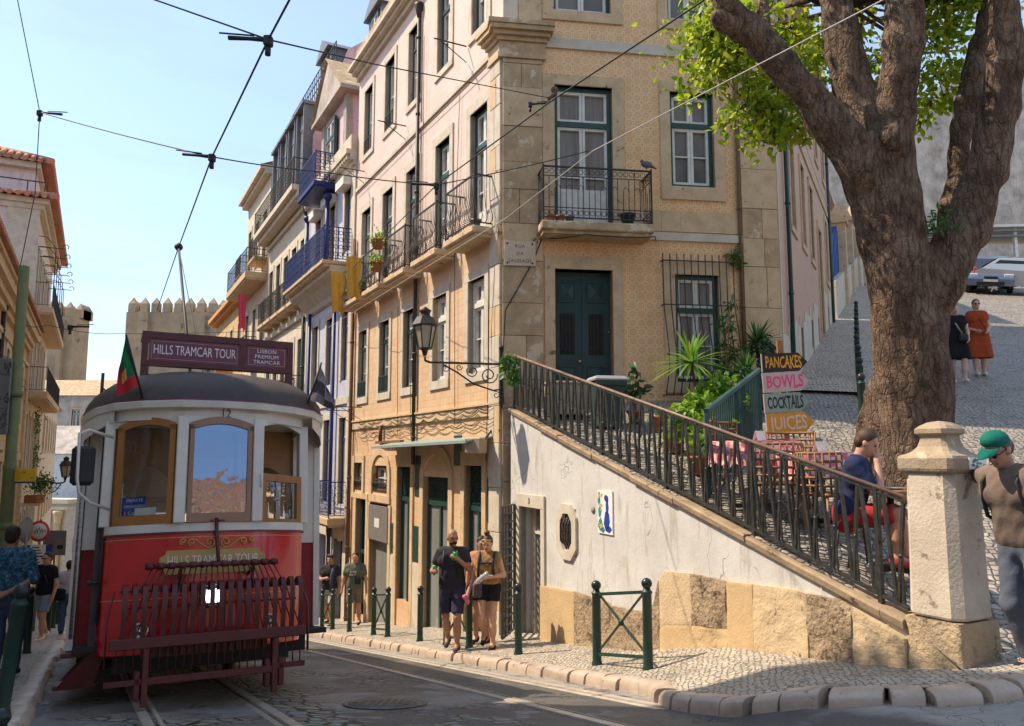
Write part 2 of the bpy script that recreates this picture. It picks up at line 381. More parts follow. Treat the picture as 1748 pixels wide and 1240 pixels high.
def calcada(name, c1, c2, sc):
    g = G(name); o = g.obj()
    w = g.n("VectorMath", {0: o, 1: g.n("VectorMath", {0: g.n("TexNoise", {"Vector": o, "Scale": 1.2}).outputs[1], "Scale": .12}, operation='SCALE').outputs[0]}, operation='ADD').outputs[0]
    q = g.mapv(w, (sc, sc*1.15, 0.), rot=(0, 0, .25))
    ed = g.vor(q, 1., 'DISTANCE_TO_EDGE', rnd=.55); cc = g.vor(q, 1., 'F1', 1, rnd=.55)
    val = g.n("SeparateColor", {0: cc}).outputs[0]
    col = g.ramp(val, [(0, c1), (1, c2)])
    col = g.mix(g.m('MULTIPLY', g.step(g.noise(o, 1.1, 6, .65), .46, .7), .55), col, tuple(x*.6 for x in c1))
    col = g.mix(g.step(ed, .11, .02), col, tuple(x*.28 for x in c1))
    h = g.m('ADD', g.step(ed, 0., .22), g.m('MULTIPLY', val, .45))
    return g.fin(col, g.ramp(val, [(0, .42), (1, .7)]), g.bump(h, .7, .022), 0, .4)
def bark():
    g = G('tree_bark'); o = g.obj()
    n = g.noise(o, 2.2, 8, .7); f = g.noise(g.mapv(o, (1, 1, .35)), 14, 7, .75); ring = g.noise(g.mapv(o, (.6, .6, 7)), 3., 4, .6)
    col = g.ramp(n, [(.28, (.085, .05, .032)), (.45, (.21, .135, .088)), (.6, (.33, .225, .155)), (.72, (.14, .09, .058))])
    col = g.mix(g.m('MULTIPLY', g.step(f, .48, .62), .7), col, (.045, .028, .019))
    col = g.mix(g.m('MULTIPLY', g.step(g.noise(o, 1.1, 6, .7), .60, .70), .5), col, (.26, .22, .18))
    col = g.mix(g.m('MULTIPLY', g.step(g.noise(o, 1.7, 5, .7, .4), .63, .70), .4), col, (.08, .085, .03))
    pv = g.n('VectorMath', {0: g.mapv(o, (15, 15, 3.6)), 1: g.n('VectorMath', {0: g.n('TexNoise', {'Vector': o, 'Scale': 4.}).outputs[1], 'Scale': 2.4}, operation='SCALE').outputs[0]}, operation='ADD').outputs[0]
    pe = g.vor(pv, 1., 'DISTANCE_TO_EDGE'); pc = g.n('SeparateColor', {0: g.vor(pv, 1., 'F1', 1)}).outputs[0]; col = g.mix(g.m('MULTIPLY', g.step(pe, .10, .0), .38), col, (.035, .022, .015)); col = g.mix(.25, col, g.ramp(pc, [(0, (.30, .29, .28)), (1, (1, 1, 1))]), 'MULTIPLY')
    h = g.m('ADD', g.m('MULTIPLY', g.step(pe, 0., .16), .55), g.m('ADD', g.m('MULTIPLY', f, 1.), g.m('ADD', g.m('MULTIPLY', ring, .5), g.noise(o, 45, 3))))
    return g.fin(col, .85, g.bump(h, .95, .06), 0, .25)
mk_materials()
def flat(name, c, rough=.6, metal=0., spec=.4, var=.85, **kw):
    return pm(name, c, tuple(x*var for x in c), 5, rough, .06, 60, metal, spec, **kw)
def cloth(name, c, c2=None, sc=9.):
    return pm(name, c, c2 or tuple(x*.78 for x in c), sc, .92, .5, 16., spec=.1, bd=.012)
def emis(name, c, s):
    g = G(name); g.set(g.b.inputs["Emission Color"], (*c, 1)); g.b.inputs["Emission Strength"].default_value = s
    return g.fin(c, .4)
def leafmat(name, c1, c2, c3=None, trans=.45):
    g = G(name); r = g.n("NewGeometry").outputs["Random Per Island"]
    col = g.ramp(r, [(0, c1), (.5, c2), (1, c3 or c1)])
    tr = g.n("BsdfTranslucent", {0: col}); g.fin(col, .42, None, 0, .4)
    mx = g.n("MixShader", {0: trans}); g.t.links.new(g.b.outputs[0], mx.inputs[1]); g.t.links.new(tr.outputs[0], mx.inputs[2])
    g.t.links.new(mx.outputs[0], g.out.inputs[0]); return g.mat
# ------------------------------------------------------------ writing
def text(name, body, size, mat, parent, M, bold=.0, ext=.004, spacing=1., align='CENTER', line=1.):
    c = bpy.data.curves.new(name, 'FONT'); c.body = body; c.size = size; c.extrude = ext; c.offset = bold
    c.space_character = spacing; c.align_x = align; c.align_y = 'CENTER'; c.space_line = line; c.resolution_u = 3
    o = bpy.data.objects.new(name, c); COL.objects.link(o)
    dg = bpy.context.evaluated_depsgraph_get(); me = bpy.data.meshes.new_from_object(o.evaluated_get(dg))
    bpy.data.objects.remove(o); bpy.data.curves.remove(c)
    W_ = M
    if parent is not None: W_ = MW[parent.name].inverted() @ M
    me.transform(W_); me.materials.clear(); me.materials.append(mat)
    return link(name, me, parent)
def tmat(pos, right, up=(0, 0, 1)):
    r = V(right).normalized(); u = V(up).normalized(); n = r.cross(u); M_ = Matrix.Identity(4)
    for i in range(3): M_[i][0] = r[i]; M_[i][1] = u[i]; M_[i][2] = n[i]; M_[i][3] = V(pos)[i]
    return M_
M['footway'] = calcada('worn_footway_stones', (.46, .36, .26), (.58, .48, .36), 13.)
# ============================================================ the ground
def sheet(name, mat, xs, ys, zf, keep=None):
    mb = MB(); n = len(xs); vs = [(x, y, zf(x, y)) for y in ys for x in xs]; fs = []
    for j in range(len(ys)-1):
        for i in range(n-1):
            f = (j*n+i, j*n+i+1, (j+1)*n+i+1, (j+1)*n+i)
            if keep is None or keep((xs[i]+xs[i+1])/2, (ys[j]+ys[j+1])/2): fs.append(f)
    mb.add(vs, fs, smooth=True); o = mb.build(name, mat); tag(o, kind="structure"); return o
xs = [-900, -300, -120]+[x*2. for x in range(-40, 0)]+[x*.4 for x in range(0, 30)]+[12, 14, 18, 24, 40, 60, 150, 400, 900]
ys = [-600, -200, -60, -30, -15]+[y*1. for y in range(-10, 20)]+[y*2. for y in range(10, 40)]+[90, 120, 180, 300, 600, 1500]
def kraise(x, y): return (.22*smooth(1.3, 2.4, x)+.12*smooth(2.6, 4, x)+max(0, x-4)*.18)*(1-smooth(8, 11, y))
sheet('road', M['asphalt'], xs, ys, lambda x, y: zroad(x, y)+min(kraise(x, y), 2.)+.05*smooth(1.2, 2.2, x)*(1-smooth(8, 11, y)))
KN = 4.98                                                   # kerb line of the right pavement
# corner: kerb path with world points, then the Saudade side
kerb_path = [st(t, KN) for t in (75, 60, 45, 34, 28, 24, 20, 16, 13, 11, 9.4, 8.2, 7.2, 6.4)]
kerb_path += [V((1.40, 7.10, 0)), V((1.58, 6.55, 0)), V((1.84, 6.06, 0)), V((2.2, 5.68, 0)), V((2.6, 5.46, 0)), V((3.1, 5.42, 0)), V((3.7, 5.55, 0)), V((4.6, 5.95, 0)), V((6., 6.7, 0)), V((9., 8.4, 0)), V((14, 11.2, 0))]
def kerbz(p):
    return -.171*p.y-.80 + .22*smooth(1.3, 2.4, p.x)+ .12*smooth(2.6, 4, p.x) + max(0, p.x-4)*.18
def pavez(x, y):
    """level of the right pavement"""
    n = x*NV.x+y*NV.y
    z = -.171*y-.80+.11*max(0, n-KN)*(1-smooth(2, 3.2, x))
    z += (.22*smooth(1.3, 2.4, x)+.12*smooth(2.6, 4, x))*(1-smooth(10, 14, y))
    if x > 3.2: z = z*(1-smooth(3.4, 5, x)) + smooth(3.4, 5, x)*max(z, zsau(y)-.32*(1-smooth(6.5, 9, y)))
    return z
W0 = V((-.02, 13.98, 0)); W1 = V((3.12, 6.46, 0)); WD = (W1-W0).normalized(); WL = (W1-W0).length
WN = V((WD.y, -WD.x, 0))                                    # outward (towards the street)
if WN.x > 0: WN = -WN
C0 = V((-.176, 14.2, 0)); RD = V((.989, .1465, 0)).normalized(); E0 = C0+RD*5.34; SD = V((.4525, .892, 0)).normalized()
# pavement strip between kerb and the house fronts / retaining wall
inner = [st(t, 6.6) for t in (75, 60, 45, 34, 28, 24, 20, 16)]+[st(13.2, 6.55), W0+WD*1.6-WN*.1, W0+WD*3.0-WN*.1, W0+WD*4.2-WN*.1, W0+WD*5.2-WN*.1, W0+WD*6.0-WN*.1, W0+WD*6.7-WN*.1, W0+WD*7.3-WN*.1, W0+WD*7.9-WN*.1, V((3.25, 6.5, 0)), V((3.4, 6.6, 0)), V((3.6, 6.75, 0)), V((3.9, 7.0, 0)), V((4.6, 7.6, 0)), V((5.6, 8.6, 0)), V((8., 10.4, 0)), V((13, 13.4, 0))]
rows = []
for a, b in zip(kerb_path, inner):
    r = []
    for k in range(7):
        q = a.lerp(b, k/6); q.z = pavez(q.x, q.y)+(.0 if k else -.01); r.append(q)
    rows.append(r)
tag(MB().grid(rows).build('pavement', M['calcada']), kind="structure")
# kerb stones: one real stone after another along the path
def kerb(name, path, zf, w, h, step=.55, side=1.):
    mb = MB(); L = [0.]
    for a, b in zip(path, path[1:]): L.append(L[-1]+(b-a).length)
    def at(s):
        for i in range(len(L)-1):
            if s <= L[i+1]: return path[i].lerp(path[i+1], (s-L[i])/(L[i+1]-L[i]))
        return path[-1].copy()
    s = 0.; rr = random.Random(3)
    while s < L[-1]-.1:
        l = min(step*rr.uniform(.7, 1.25), L[-1]-s); a, b = at(s+.012), at(s+l-.012); d = (b-a).normalized(); nn = V((-d.y, d.x, 0))*side
        za, zb = zf(a)+rr.uniform(-.012, .012), zf(b)+rr.uniform(-.012, .012); jw = rr.uniform(-.02, .02)
        prof = [(-.08, -h), (-.08, -.01), (-.02, .004), (.04, .008), (w-.06, .006), (w-.025+jw, -.006), (w-.004+jw, -.035), (w+.004+jw, -.09), (w+.006, -h)]
        rows = []
        for f, sh in ((0, .85), (.05, 1.), (.5, 1.0), (.95, 1.), (1, .85)):
            p = a.lerp(b, f); z = za+(zb-za)*f
            rows.append([p-nn*0+nn*-x+V((0, 0, z+(hh if hh < -.1 else hh-(1-sh)*.05))) for x, hh in prof])
        mb.grid(rows, smooth=True); m_ = len(prof); base = len(mb.v)-5*m_
        mb.f += [tuple(base+i for i in range(m_)), tuple(base+4*m_+i for i in reversed(range(m_)))]; mb.mi += [0, 0]; mb.sm += [False, False]
        s += l
    return tag(mb.build(name, M['kerb']), kind="structure")
kerb('kerb', kerb_path, kerbz, .15, .3, step=.31, side=1.)
# left pavement
LKN = -.5
def leftz(x, y): return -.171*y-.87 if y > 5.5 else zroad(x, y)+.12
rows = []
lk = [st(t, LKN) for t in (-14, -6, 0, 3, 5, 7, 9, 12, 16, 20, 26, 34, 44, 60, 75)]
for a in lk:
    r = []
    for k in range(5): q = a-NV*(k*.6); q.z = leftz(q.x, q.y); r.append(q)
    rows.append(r)
tag(MB().grid(rows).build('pavement', M['calcada']), kind="structure")
kerb('kerb', [q-V((0, 0, 0)) for q in lk], lambda p: leftz(p.x, p.y), .18, .3, side=1.)
# Rua da Saudade: the hill street on the right, one sloped sheet
def sauz(x, y):
    z = zsau(y) if y < 36 else zsau(36)+(y-36)*.12
    if y < 9: z = min(z, zsau(y)) - .30*(1-smooth(6.6, 8.8, y))*smooth(3.0, 3.6, x)
    return z
mb = MB(); rows = []
for k in range(60):
    y = 6.0+k*.5 if k < 40 else 26+(k-40)*2.5
    # left limit: retaining wall, then the side of the house
    if y < W0.y: f = (y-W0.y)/(W1.y-W0.y); xl = W0.x+(W1.x-W0.x)*f+.12 if y > W1.y else 3.2+(6.46-y)*.35
    elif y < E0.y: xl = C0.x+(y-C0.y)*RD.x/RD.y if y > C0.y else 0
    else: xl = E0.x+(y-E0.y)*SD.x/SD.y
    xr = 40.
    r = []
    for q in (0, .5, 1, 1.6, 2.4, 3.4, 4.6, 6, 8, 11, 15, 22, 32):
        x = xl-.1+q; r.append((x, y, sauz(x, y)))
    rows.append(r)
mb.grid(rows); tag(mb.build('sloping_street', M['cobble']), kind="structure")
# pale limestone footway along the house on the hill street
rows = []
for k in range(40):
    y = 15.4+k*.9; xl = E0.x+(y-E0.y)*SD.x/SD.y
    wd = 2.2+.02*k
    rows.append([(xl-.05+q*wd, y-q*.5, sauz(xl, y-q*.5)+.02+.05*(q < 1)) for q in (0, .33, .66, .97, 1.)])
tag(MB().grid(rows).build('footway', M['footway']), kind="structure")
# ============================================================ windows, doors, balconies
def ibar(mb, a, b, w=.02): mb.bar(a, b, w)
def window(F, par, u0, u1, z0, z1, o=0., rec=.14, fm='green_paint', sm='white_paint', glass='glass', trans=.28, mull=True, rail=None, fw=.06, panel=0., name='window'):
    """casement window: outer frame, two leaves and a fanlight, panes behind"""
    mb = MB(F); y = o-rec; t = .05
    mb.box(u0, u0+fw, y-.05, y+.05, z0, z1); mb.box(u1-fw, u1, y-.05, y+.05, z0, z1)
    mb.box(u0+fw, u1-fw, y-.05, y+.05, z1-fw, z1); mb.box(u0+fw, u1-fw, y-.05, y+.05, z0, z0+fw)
    zt = z1-(z1-z0)*trans if trans else z1
    if trans: mb.box(u0+fw, u1-fw, y-.05, y+.06, zt-.05, zt+.05)
    w = mb.build(name, M[fm], par)
    sb = MB(F); uc = (u0+u1)/2; a, b = u0+fw, u1-fw
    def leaf(p, q, c, d, bars=()):
        nonlocal panel
        s = min(.055, (q-p)*.16)
        sb.box(p+.004, p+s, y-.03, y+.025, c, d); sb.box(q-s, q-.004, y-.03, y+.025, c, d)
        sb.box(p+s, q-s, y-.03, y+.025, c, c+s); sb.box(p+s, q-s, y-.03, y+.025, d-s, d)
        for z in bars: sb.box(p+s, q-s, y-.02, y+.02, z-.012, z+.012)
        if panel: sb.box(p+s, q-s, y-.028, y+.012, c+s, c+panel); sb.box(p+s+.03, q-s-.03, y, y+.02, c+s+.06, c+panel-.06)
    lo, hi = z0+fw, (zt-.05 if trans else z1-fw)
    if mull:
        for p, q in ((a, uc), (uc, b)):
            leaf(p, q, lo, hi, [lo+(hi-lo)*.5])
            if trans: _p, panel = panel, 0; leaf(p, q, zt+.05, z1-fw); panel = _p
    else:
        leaf(a, b, lo, hi, [lo+(hi-lo)*.5])
    sb.build('sash', M[sm], w)
    gb = MB(F); gb.box(a, b, y-.045, y-.032, z0+fw, z1-fw); gb.build('pane', M[glass], w)
    return w
def surround(mb, F, u0, u1, z0, z1, w=.22, sill=.2, o=.035, lint=.22, d=.12):
    """stone frame round an opening, butted pieces"""
    mb.box(u0-w, u0, o-d, o, z0, z1); mb.box(u1, u1+w, o-d, o, z0, z1)
    mb.box(u0-w, u1+w, o-d, o+.003, z1, z1+lint)
    if sill: mb.box(u0-w, u1+w, o-d, o+.012, z0-sill, z0)
def scroll(mb, F, c, r, turns=1.4, w=.012, dirn=1, ph=0.):
    n = 18; pts = []
    for i in range(n):
        t = i/(n-1); a = ph+dirn*t*turns*2*math.pi; rr = r*(1-.72*t)
        pts.append((c[0]+rr*math.cos(a), c[1], c[2]+rr*math.sin(a)))
    mb.tube(pts, w/2, 4)
def surrounds(F, par, holes, mat, **k):
    for h in holes: mb = MB(F); surround(mb, F, *h, **k); mb.build('window_surround', M[mat], par)
def balcony(F, par, u0, u1, zs, prot=.5, h=.95, iron='iron', belly=.0, slabm='stone', th=.15, style='scroll', slab=True, spacing=.11, brackets=0, bw=1.):
    b = thing_part('balcony', par)
    if slab:
        mb = MB(F); mb.box(u0-.04, u1+.04, 0., prot+.05, zs-th, zs, .02); mb.box(u0, u1, .002, prot-.02, zs-th-.06, zs-th-.001)
        for k in range(brackets):
            u = u0+.2+(u1-u0-.4)*k/max(1, brackets-1); mb.prism([(u-.09, zs-th-.45), (u+.09, zs-th-.45), (u+.09, zs-th-.06), (u-.09, zs-th-.06)], .002, .16)
        o = mb.build('slab', M[slabm], b)
    mb = MB(F)
    corners = [(u0, .0), (u0, prot), (u1, prot), (u1, .0)]
    for (a, c) in zip(corners, corners[1:]):
        for z in (zs+.07, zs+h): mb.bar((a[0], a[1], z), (c[0], c[1], z), .03 if z > zs+.5 else .022)
        L = math.hypot(c[0]-a[0], c[1]-a[1]); n = max(2, int(L/spacing))
        ox = 0 if abs(c[1]-a[1]) < .01 else (-1 if a[0] == u0 and c[0] == u0 else 1)
        if style == 'scroll':
            mb.bar((a[0], a[1], zs+h-.17), (c[0], c[1], zs+h-.17), .014); mb.bar((a[0], a[1], zs+.25), (c[0], c[1], zs+.25), .014)
        for k in range(n+1):
            f = k/n; x = a[0]+(c[0]-a[0])*f; y = a[1]+(c[1]-a[1])*f
            bx = ox*belly; by = belly if ox == 0 else 0
            if belly:
                prof = [(0, h), (.04, h*.62), (.35, h*.36), (.95, h*.2), (.8, h*.1), (.1, .07)]
                mb.tube([(x+bx*p, y+by*p, zs+z) for p, z in prof], .008, 4)
            elif style == 'scroll':
                top = zs+h-.17 if k % 2 else zs+h*.58
                mb.bar((x, y, zs+.07), (x, y, zs+h if k % 4 == 0 else top), .012*bw)
            else: mb.bar((x, y, zs+.07), (x, y, zs+h), .014*bw)
            if k < n and style in ('scroll', 'dense'):
                f2 = (k+.5)/n; xm = a[0]+(c[0]-a[0])*f2; ym = a[1]+(c[1]-a[1])*f2; r = L/n*.42
                for zz in ((zs+h-.085, zs+.16) if style == 'scroll' else (zs+.2, zs+.42, zs+.64, zs+.84)):
                    rr = min(r, .075)
                    mb.tube([(xm+(c[0]-a[0])/L*rr*math.cos(t*math.pi/4), ym+(c[1]-a[1])/L*rr*math.cos(t*math.pi/4), zz+rr*math.sin(t*math.pi/4)) for t in range(8)], .006*bw, 4, closed=True)
                if style == 'scroll' and k % 2 == 0 and k+2 <= n:
                    pa = [a[0]+(c[0]-a[0])*(k+.0)/n, a[1]+(c[1]-a[1])*k/n]; pb = [a[0]+(c[0]-a[0])*(k+1)/n, a[1]+(c[1]-a[1])*(k+1)/n]
                    mb.tube([(pa[0]+(pb[0]-pa[0])*(.5-.5*math.cos(t*math.pi/6)), pa[1]+(pb[1]-pa[1])*(.5-.5*math.cos(t*math.pi/6)), zs+h*.58+.09*math.sin(t*math.pi/6)) for t in range(7)], .006, 4)
    for (u, y) in ((u0, prot), (u1, prot)): mb.bar((u, y, zs), (u, y, zs+h+.04), .03)
    mb.build('railing', M[iron], b)
    return b
def thing_part(name, par):
    o = bpy.data.objects.new(name, None); COL.objects.link(o); o.empty_display_size = .1; o.parent = par; MW[o.name] = MW[par.name].copy(); return o
def downpipe(F, par, u, z0, z1, o=.07, r=.045, mat='iron', hopper=True):
    mb = MB(F); mb.tube([(u, o, z0), (u, o, z1)], r, 8)
    z = z0+.6
    while z < z1: mb.tube([(u, o, z-.03), (u, o, z+.03)], r+.012, 8); z += 1.9
    if hopper: mb.lathe([(r, -.02), (r*2.2, .22), (r*2.6, .3), (r*2.6, .36)], (u, o, z1), 8)
    return mb.build('downpipe', M[mat], par)
def cable(mb, F, pts, r=.008, sag=.0, n=8):
    out = []
    for a, b in zip(pts, pts[1:]):
        a, b = V(a), V(b)
        for k in range(n): q = a.lerp(b, k/n); q.z -= sag*4*(k/n)*(1-k/n); out.append(q)
    out.append(V(pts[-1])); mb.tube(out, r, 5)
# ============================================================ the corner building
FL = frame(C0, DS, -NV); FR = frame(C0, RD); FS = frame(E0, SD, V((SD.y, -SD.x, 0)))
def corner_building():
    b = thing('corner_house', 'tall corner house with patterned tile front, weathered stone corner pillars and iron balconies', 'house', (C0.x, C0.y, -3.2))
    # ---- street front (left facade), x = distance from the corner
    cen = [1.0, 2.86, 4.75, 6.55, 8.4]
    h3 = [(c-.37, c+.37, 8.5, 10.42) for c in cen]; h2 = [(c-.4, c+.4, 4.22, 6.83) for c in cen]
    h1 = [(c+.08-.38, c+.08+.38, 1.58, 3.41) for c in cen]
    hg = [(.77, 1.56, -3.6, -.19), (2.35, 3.75, -3.7, -.45), (4.54, 5.45, -3.3, -.26), (6.15, 7.4, -.88, -.25), (8.25, 9.0, -.88, -.19), (7.85, 8.75, -4.2, -1.14), (6.05, 7.5, -4.2, -1.2)]
    LT = 9.42
    mb = MB(FL); mb.wall(0, LT, 4.0, 11.1, h3+h2); mb.wall(0, .001, 0, 0); mb.build('wall', M['tile_left_high'], b)
    mb = MB(FL); mb.wall(0, LT, -5.2, 4.0, h1+hg); mb.build('wall', M['tile_left_low'], b)
    mb = MB(FL)
    surrounds(FL, b, h3, 'stone_pale', w=.15, sill=.14, lint=.15, o=.03); surrounds(FL, b, h2, 'stone_pale', w=.17, sill=0, lint=.2, o=.03); surrounds(FL, b, h1, 'stone_pale', w=.16, sill=.18, lint=.17, o=.03)
    for i, h in enumerate(h3): window(FL, b, *h, glass='glass', trans=.0 if i > 2 else .25)
    for h in h2: window(FL, b, *h, panel=.5, glass='glass')
    for i, h in enumerate(h1): window(FL, b, *h, fm='white_paint' if i < 2 else 'green_paint', trans=.27, glass='glass_curtain' if i < 3 else 'glass')
    for k in (3, 4):                                        # little green guard rails on two windows
        h = h1[k]; mb = MB(FL); mb.bar((h[0], .02, h[2]+.42), (h[1], .02, h[2]+.42), .03); mb.bar((h[0], .02, h[2]+.03), (h[1], .02, h[2]+.03), .03)
        for q in range(9): u = h[0]+(h[1]-h[0])*q/8; mb.bar((u, .02, h[2]), (u, .02, h[2]+.42), .022)
        mb.build('window_guard', M['green_paint'], b)
    for k in (3, 4):
        h = h3[k]; mb = MB(FL)
        for z in (.05, .42): mb.bar((h[0], .02, h[2]+z), (h[1], .02, h[2]+z), .022)
        for q in range(7): u = h[0]+(h[1]-h[0])*q/6; mb.bar((u, .02, h[2]), (u, .02, h[2]+.42), .015)
        mb.build('window_guard', M['iron'], b)
    for c in cen[:4]: balcony(FL, b, c-.68, c+.68, 4.22, prot=.42, h=.98, belly=.13, th=.13, spacing=.085, style='plain')
    balcony(FL, b, cen[4]-.75, cen[4]+.75, 4.22, prot=.42, h=.9, belly=.10, th=.13, style='plain')
    # string courses and cornice
    mb = MB(FL); mb.box(0, LT, -.1, .05, 7.62, 7.72); mb.build('string_course', M['stone_pale'], b)
    mb = MB(FL); mb.box(.0, LT, -.1, .045, .72, .92); mb.box(0, LT, -.1, .075, .921, .96); mb.build('string_course', M['stone'], b)
    mb = MB(FL)
    mb.prism([(0, 0)]*3, 0, 0) if False else None
    for (o0, z0, z1) in ((.10, 11.02, 11.16), (.24, 11.16, 11.26), (.36, 11.26, 11.36)): mb.box(.05, LT+.05, -.2, o0, z0, z1-.002)
    mb.build('cornice', M['stone_pale'], b)
    mb = MB(FL); mb.box(-.0, LT+.02, -.3, .12, 11.36, 11.95); mb.build('parapet', M['stone_dirty'], b)
    # ground floor: stone door frames, arches, shop doors with expanded-metal fanlights
    mb = MB(FL)
    for (a, c, z) in ((.77, 1.56, -.19), (4.54, 5.45, -.26)):
        mb.box(a-.17, a, -.2, .04, -4, z); mb.box(c, c+.17, -.2, .04, -4, z); mb.box(a-.17, c+.17, -.2, .043, z, z+.27)
    mb.box(2.15, 2.35, -.2, .04, -4, -.45); mb.box(3.75, 3.95, -.2, .04, -4, -.45)
    def arch(u0, u1, zs, zt, w, n=12, o=.042, dep=.22):
        uc = (u0+u1)/2; R = (u1-u0)/2; hgt = zt-zs
        inn = [(uc-R*math.cos(math.pi*i/n), zs+hgt*math.sin(math.pi*i/n)) for i in range(n+1)]
        out = [(uc-(R+w)*math.cos(math.pi*i/n), zs+(hgt+w)*math.sin(math.pi*i/n)) for i in range(n+1)]
        for i in range(n): mb.prism([inn[i], inn[i+1], out[i+1], out[i]], o-dep, o)
        return inn
    arch(2.35, 3.75, -.45, .02, .2); 
    mb.box(6.15-.17, 6.15, -.2, .04, -.98, -.45); mb.box(7.4, 7.57, -.2, .04, -.98, -.45); arch(6.15, 7.4, -.45, .02, .17)
    mb.box(5.95, 7.6, -.15, .05, -1.16, -.98)
    mb.box(8.1, 8.25, -.2, .04, -1.0, .0); mb.box(9.0, 9.15, -.2, .04, -1., .0); mb.box(8.25, 9.0, -.2, .04, -.19, .0)
    mb.box(7.7, 7.85, -.2, .04, -4.6, -1.14); mb.box(8.75, 8.95, -.2, .04, -4.6, -1.14); mb.box(7.7, 9.15, -.2, .045, -1.14, -1.0)
    mb.box(5.88, 6.05, -.2, .04, -4.4, -1.2); mb.box(7.5, 7.66, -.2, .04, -4.5, -1.2)
    mb.build('door_surrounds', M['stone'], b)
    mb = MB(FL)                                             # limestone plinth between the doors
    for (a, c) in ((.05, .6), (1.73, 2.15), (3.95, 4.37), (5.62, 5.88)): mb.box(a, c, -.1, .03, -4.6, -2.35)
    mb.build('plinth', M['stone_pale'], b)
    for (a, c, z0, z1) in ((1.75, 2.13, -.2, .4), (3.97, 4.3, -.9, .0), (3.97, 4.35, -2.33, -1.55), (5.63, 5.86, -2.3, -1.6), (.2, .58, -1.2, -.4)): mb = MB(FL); mb.box(a, c, -.05, .012, z0, z1); mb.build('green_tile_panel', M['green_paint'], b)
    for (a, c, zt, zl, arched) in ((.77, 1.56, -.19, -.95, 0), (2.35, 3.75, -.45, -.95, 1), (4.54, 5.45, -.26, -.95, 0)):
        mb = MB(FL)
        mb.box(a, c, -.18, -.08, zl-.1, zl); mb.box(a, a+.06, -.18, -.08, -4, zl-.1); mb.box(c-.06, c, -.18, -.08, -4, zl-.1)
        mb.box((a+c)/2-.04, (a+c)/2+.04, -.17, -.09, -4, zl-.1)
        top = (lambda u: zt) if not arched else (lambda u: -.45+.44*math.sqrt(max(0, 1-((u-(a+c)/2)/((c-a)/2))**2)))
        nn = max(6, int((c-a)/.085))
        for k in range(nn):                                 # expanded metal lattice
            for dz in range(14):
                u0 = a+(c-a)*k/nn; u1 = a+(c-a)*(k+1)/nn; um = (u0+u1)/2; z = zl+.02+dz*.09
                if z+.09 > top(um): continue
                mb.bar((u0, -.1, z+.045), (um, -.1, z), .014); mb.bar((um, -.1, z), (u1, -.1, z+.045), .014)
                mb.bar((u0, -.1, z+.045), (um, -.1, z+.09), .014); mb.bar((um, -.1, z+.09), (u1, -.1, z+.045), .014)
        d = mb.build('door', M['green_paint'], b)
        mb = MB(FL); mb.box(a+.06, c-.06, -.16, -.13, -4, zl-.1); mb.build('pane', M['shop_glass'], d)
        mb = MB(FL); mb.box(a, c, -.3, -.2, -4, .0); mb.build('backing', M['dark'], d)
        mb = MB(FL); mb.box(a-.05, c+.05, -.2, .12, -4.4, -3.28-.19*a+.02); mb.build('doorstep', M['stone_pale'], d)
    window(FL, b, 8.25, 9.0, -.88, -.19, trans=0, sm='white_paint', fm='rust')
    window(FL, b, 6.15, 7.4, -.88, -.25, trans=0, fm='rust')
    for (a, c) in ((6.15, 7.4), (8.25, 9.)):
        mb = MB(FL); mb.box(a, c, .0, .02, -.9, -.86); mb.box(a, c, .0, .02, -.62, -.59)
        for k in range(12): u = a+(c-a)*(k+.5)/12; mb.tube([(u+.03*math.cos(t*math.pi/3), .01, -.74+.1*math.sin(t*math.pi/3)) for t in range(6)], .008, 4, closed=True)
        mb.build('window_guard', M['iron'], b)
    mb = MB(FL); mb.box(7.85, 8.75, -.3, -.18, -4.6, -1.14); d = mb.build('door', M['dark'], b)
    mb = MB(FL); mb.box(7.9, 7.98, -.17, -.1, -4.5, -1.2); mb.box(8.6, 8.7, -.17, -.1, -4.5, -1.2); mb.box(7.98, 8.6, -.17, -.1, -2.6, -2.5); mb.build('door_frame', M['green_paint'], d)
    mb = MB(FL); mb.box(6.05, 7.5, -.3, -.12, -4.4, -2.1); d = mb.build('shop_window', M['shop_glass'], b)
    mb = MB(FL); mb.box(6.02, 7.52, -.1, .06, -2.1, -1.25); sg = mb.build('shop_sign', M['sign_grey'], b)
    mb = MB(FL); mb.box(6.62, 7.0, .061, .068, -1.78, -1.56); mb.build('paper_label', M['white_paint'], sg)
    downpipe(FL, b, 4.29, -.2, 10.4, mat='iron'); downpipe(FL, b, 9.3, -5, 6.2, mat='rust', hopper=False, r=.055, o=.08)
    # zinc awning over the shop
    mb = MB(FL); q = [(.25, .02, .36), (5.7, .02, .32), (5.7, .58, .20), (.25, .58, .26)]
    mb.add(q+[(x, y, z-.03) for x, y, z in q], [(0, 1, 2, 3), (7, 6, 5, 4), (0, 4, 5, 1), (1, 5, 6, 2), (2, 6, 7, 3), (3, 7, 4, 0)])
    mb.bar((.25, .58, .245), (5.7, .58, .185), .04, .05); mb.build('awning', M['awning'], b)
    mb = MB(FL)                                             # cables along the front
    rr = random.Random(5)
    for k in range(5):
        z = .55+.09*k; pts = [(.2+i*.7, .06, z+rr.uniform(-.05, .05)) for i in range(13)]; cable(mb, FL, pts, .007, .07)
    for (u, za, zb) in ((.3, .6, 4.0), (.55, -.1, 2.9), (4.5, .4, 3.8), (5.4, .5, 3.6), (9.2, 1.0, 4.), (8.9, -1., .7), (2., .6, 7.5), (3.9, 4.3, 9.8)):
        cable(mb, FL, [(u, .05, za), (u+rr.uniform(-.1, .1), .06, (za+zb)/2), (u+rr.uniform(-.15, .15), .05, zb)], .007, 0)
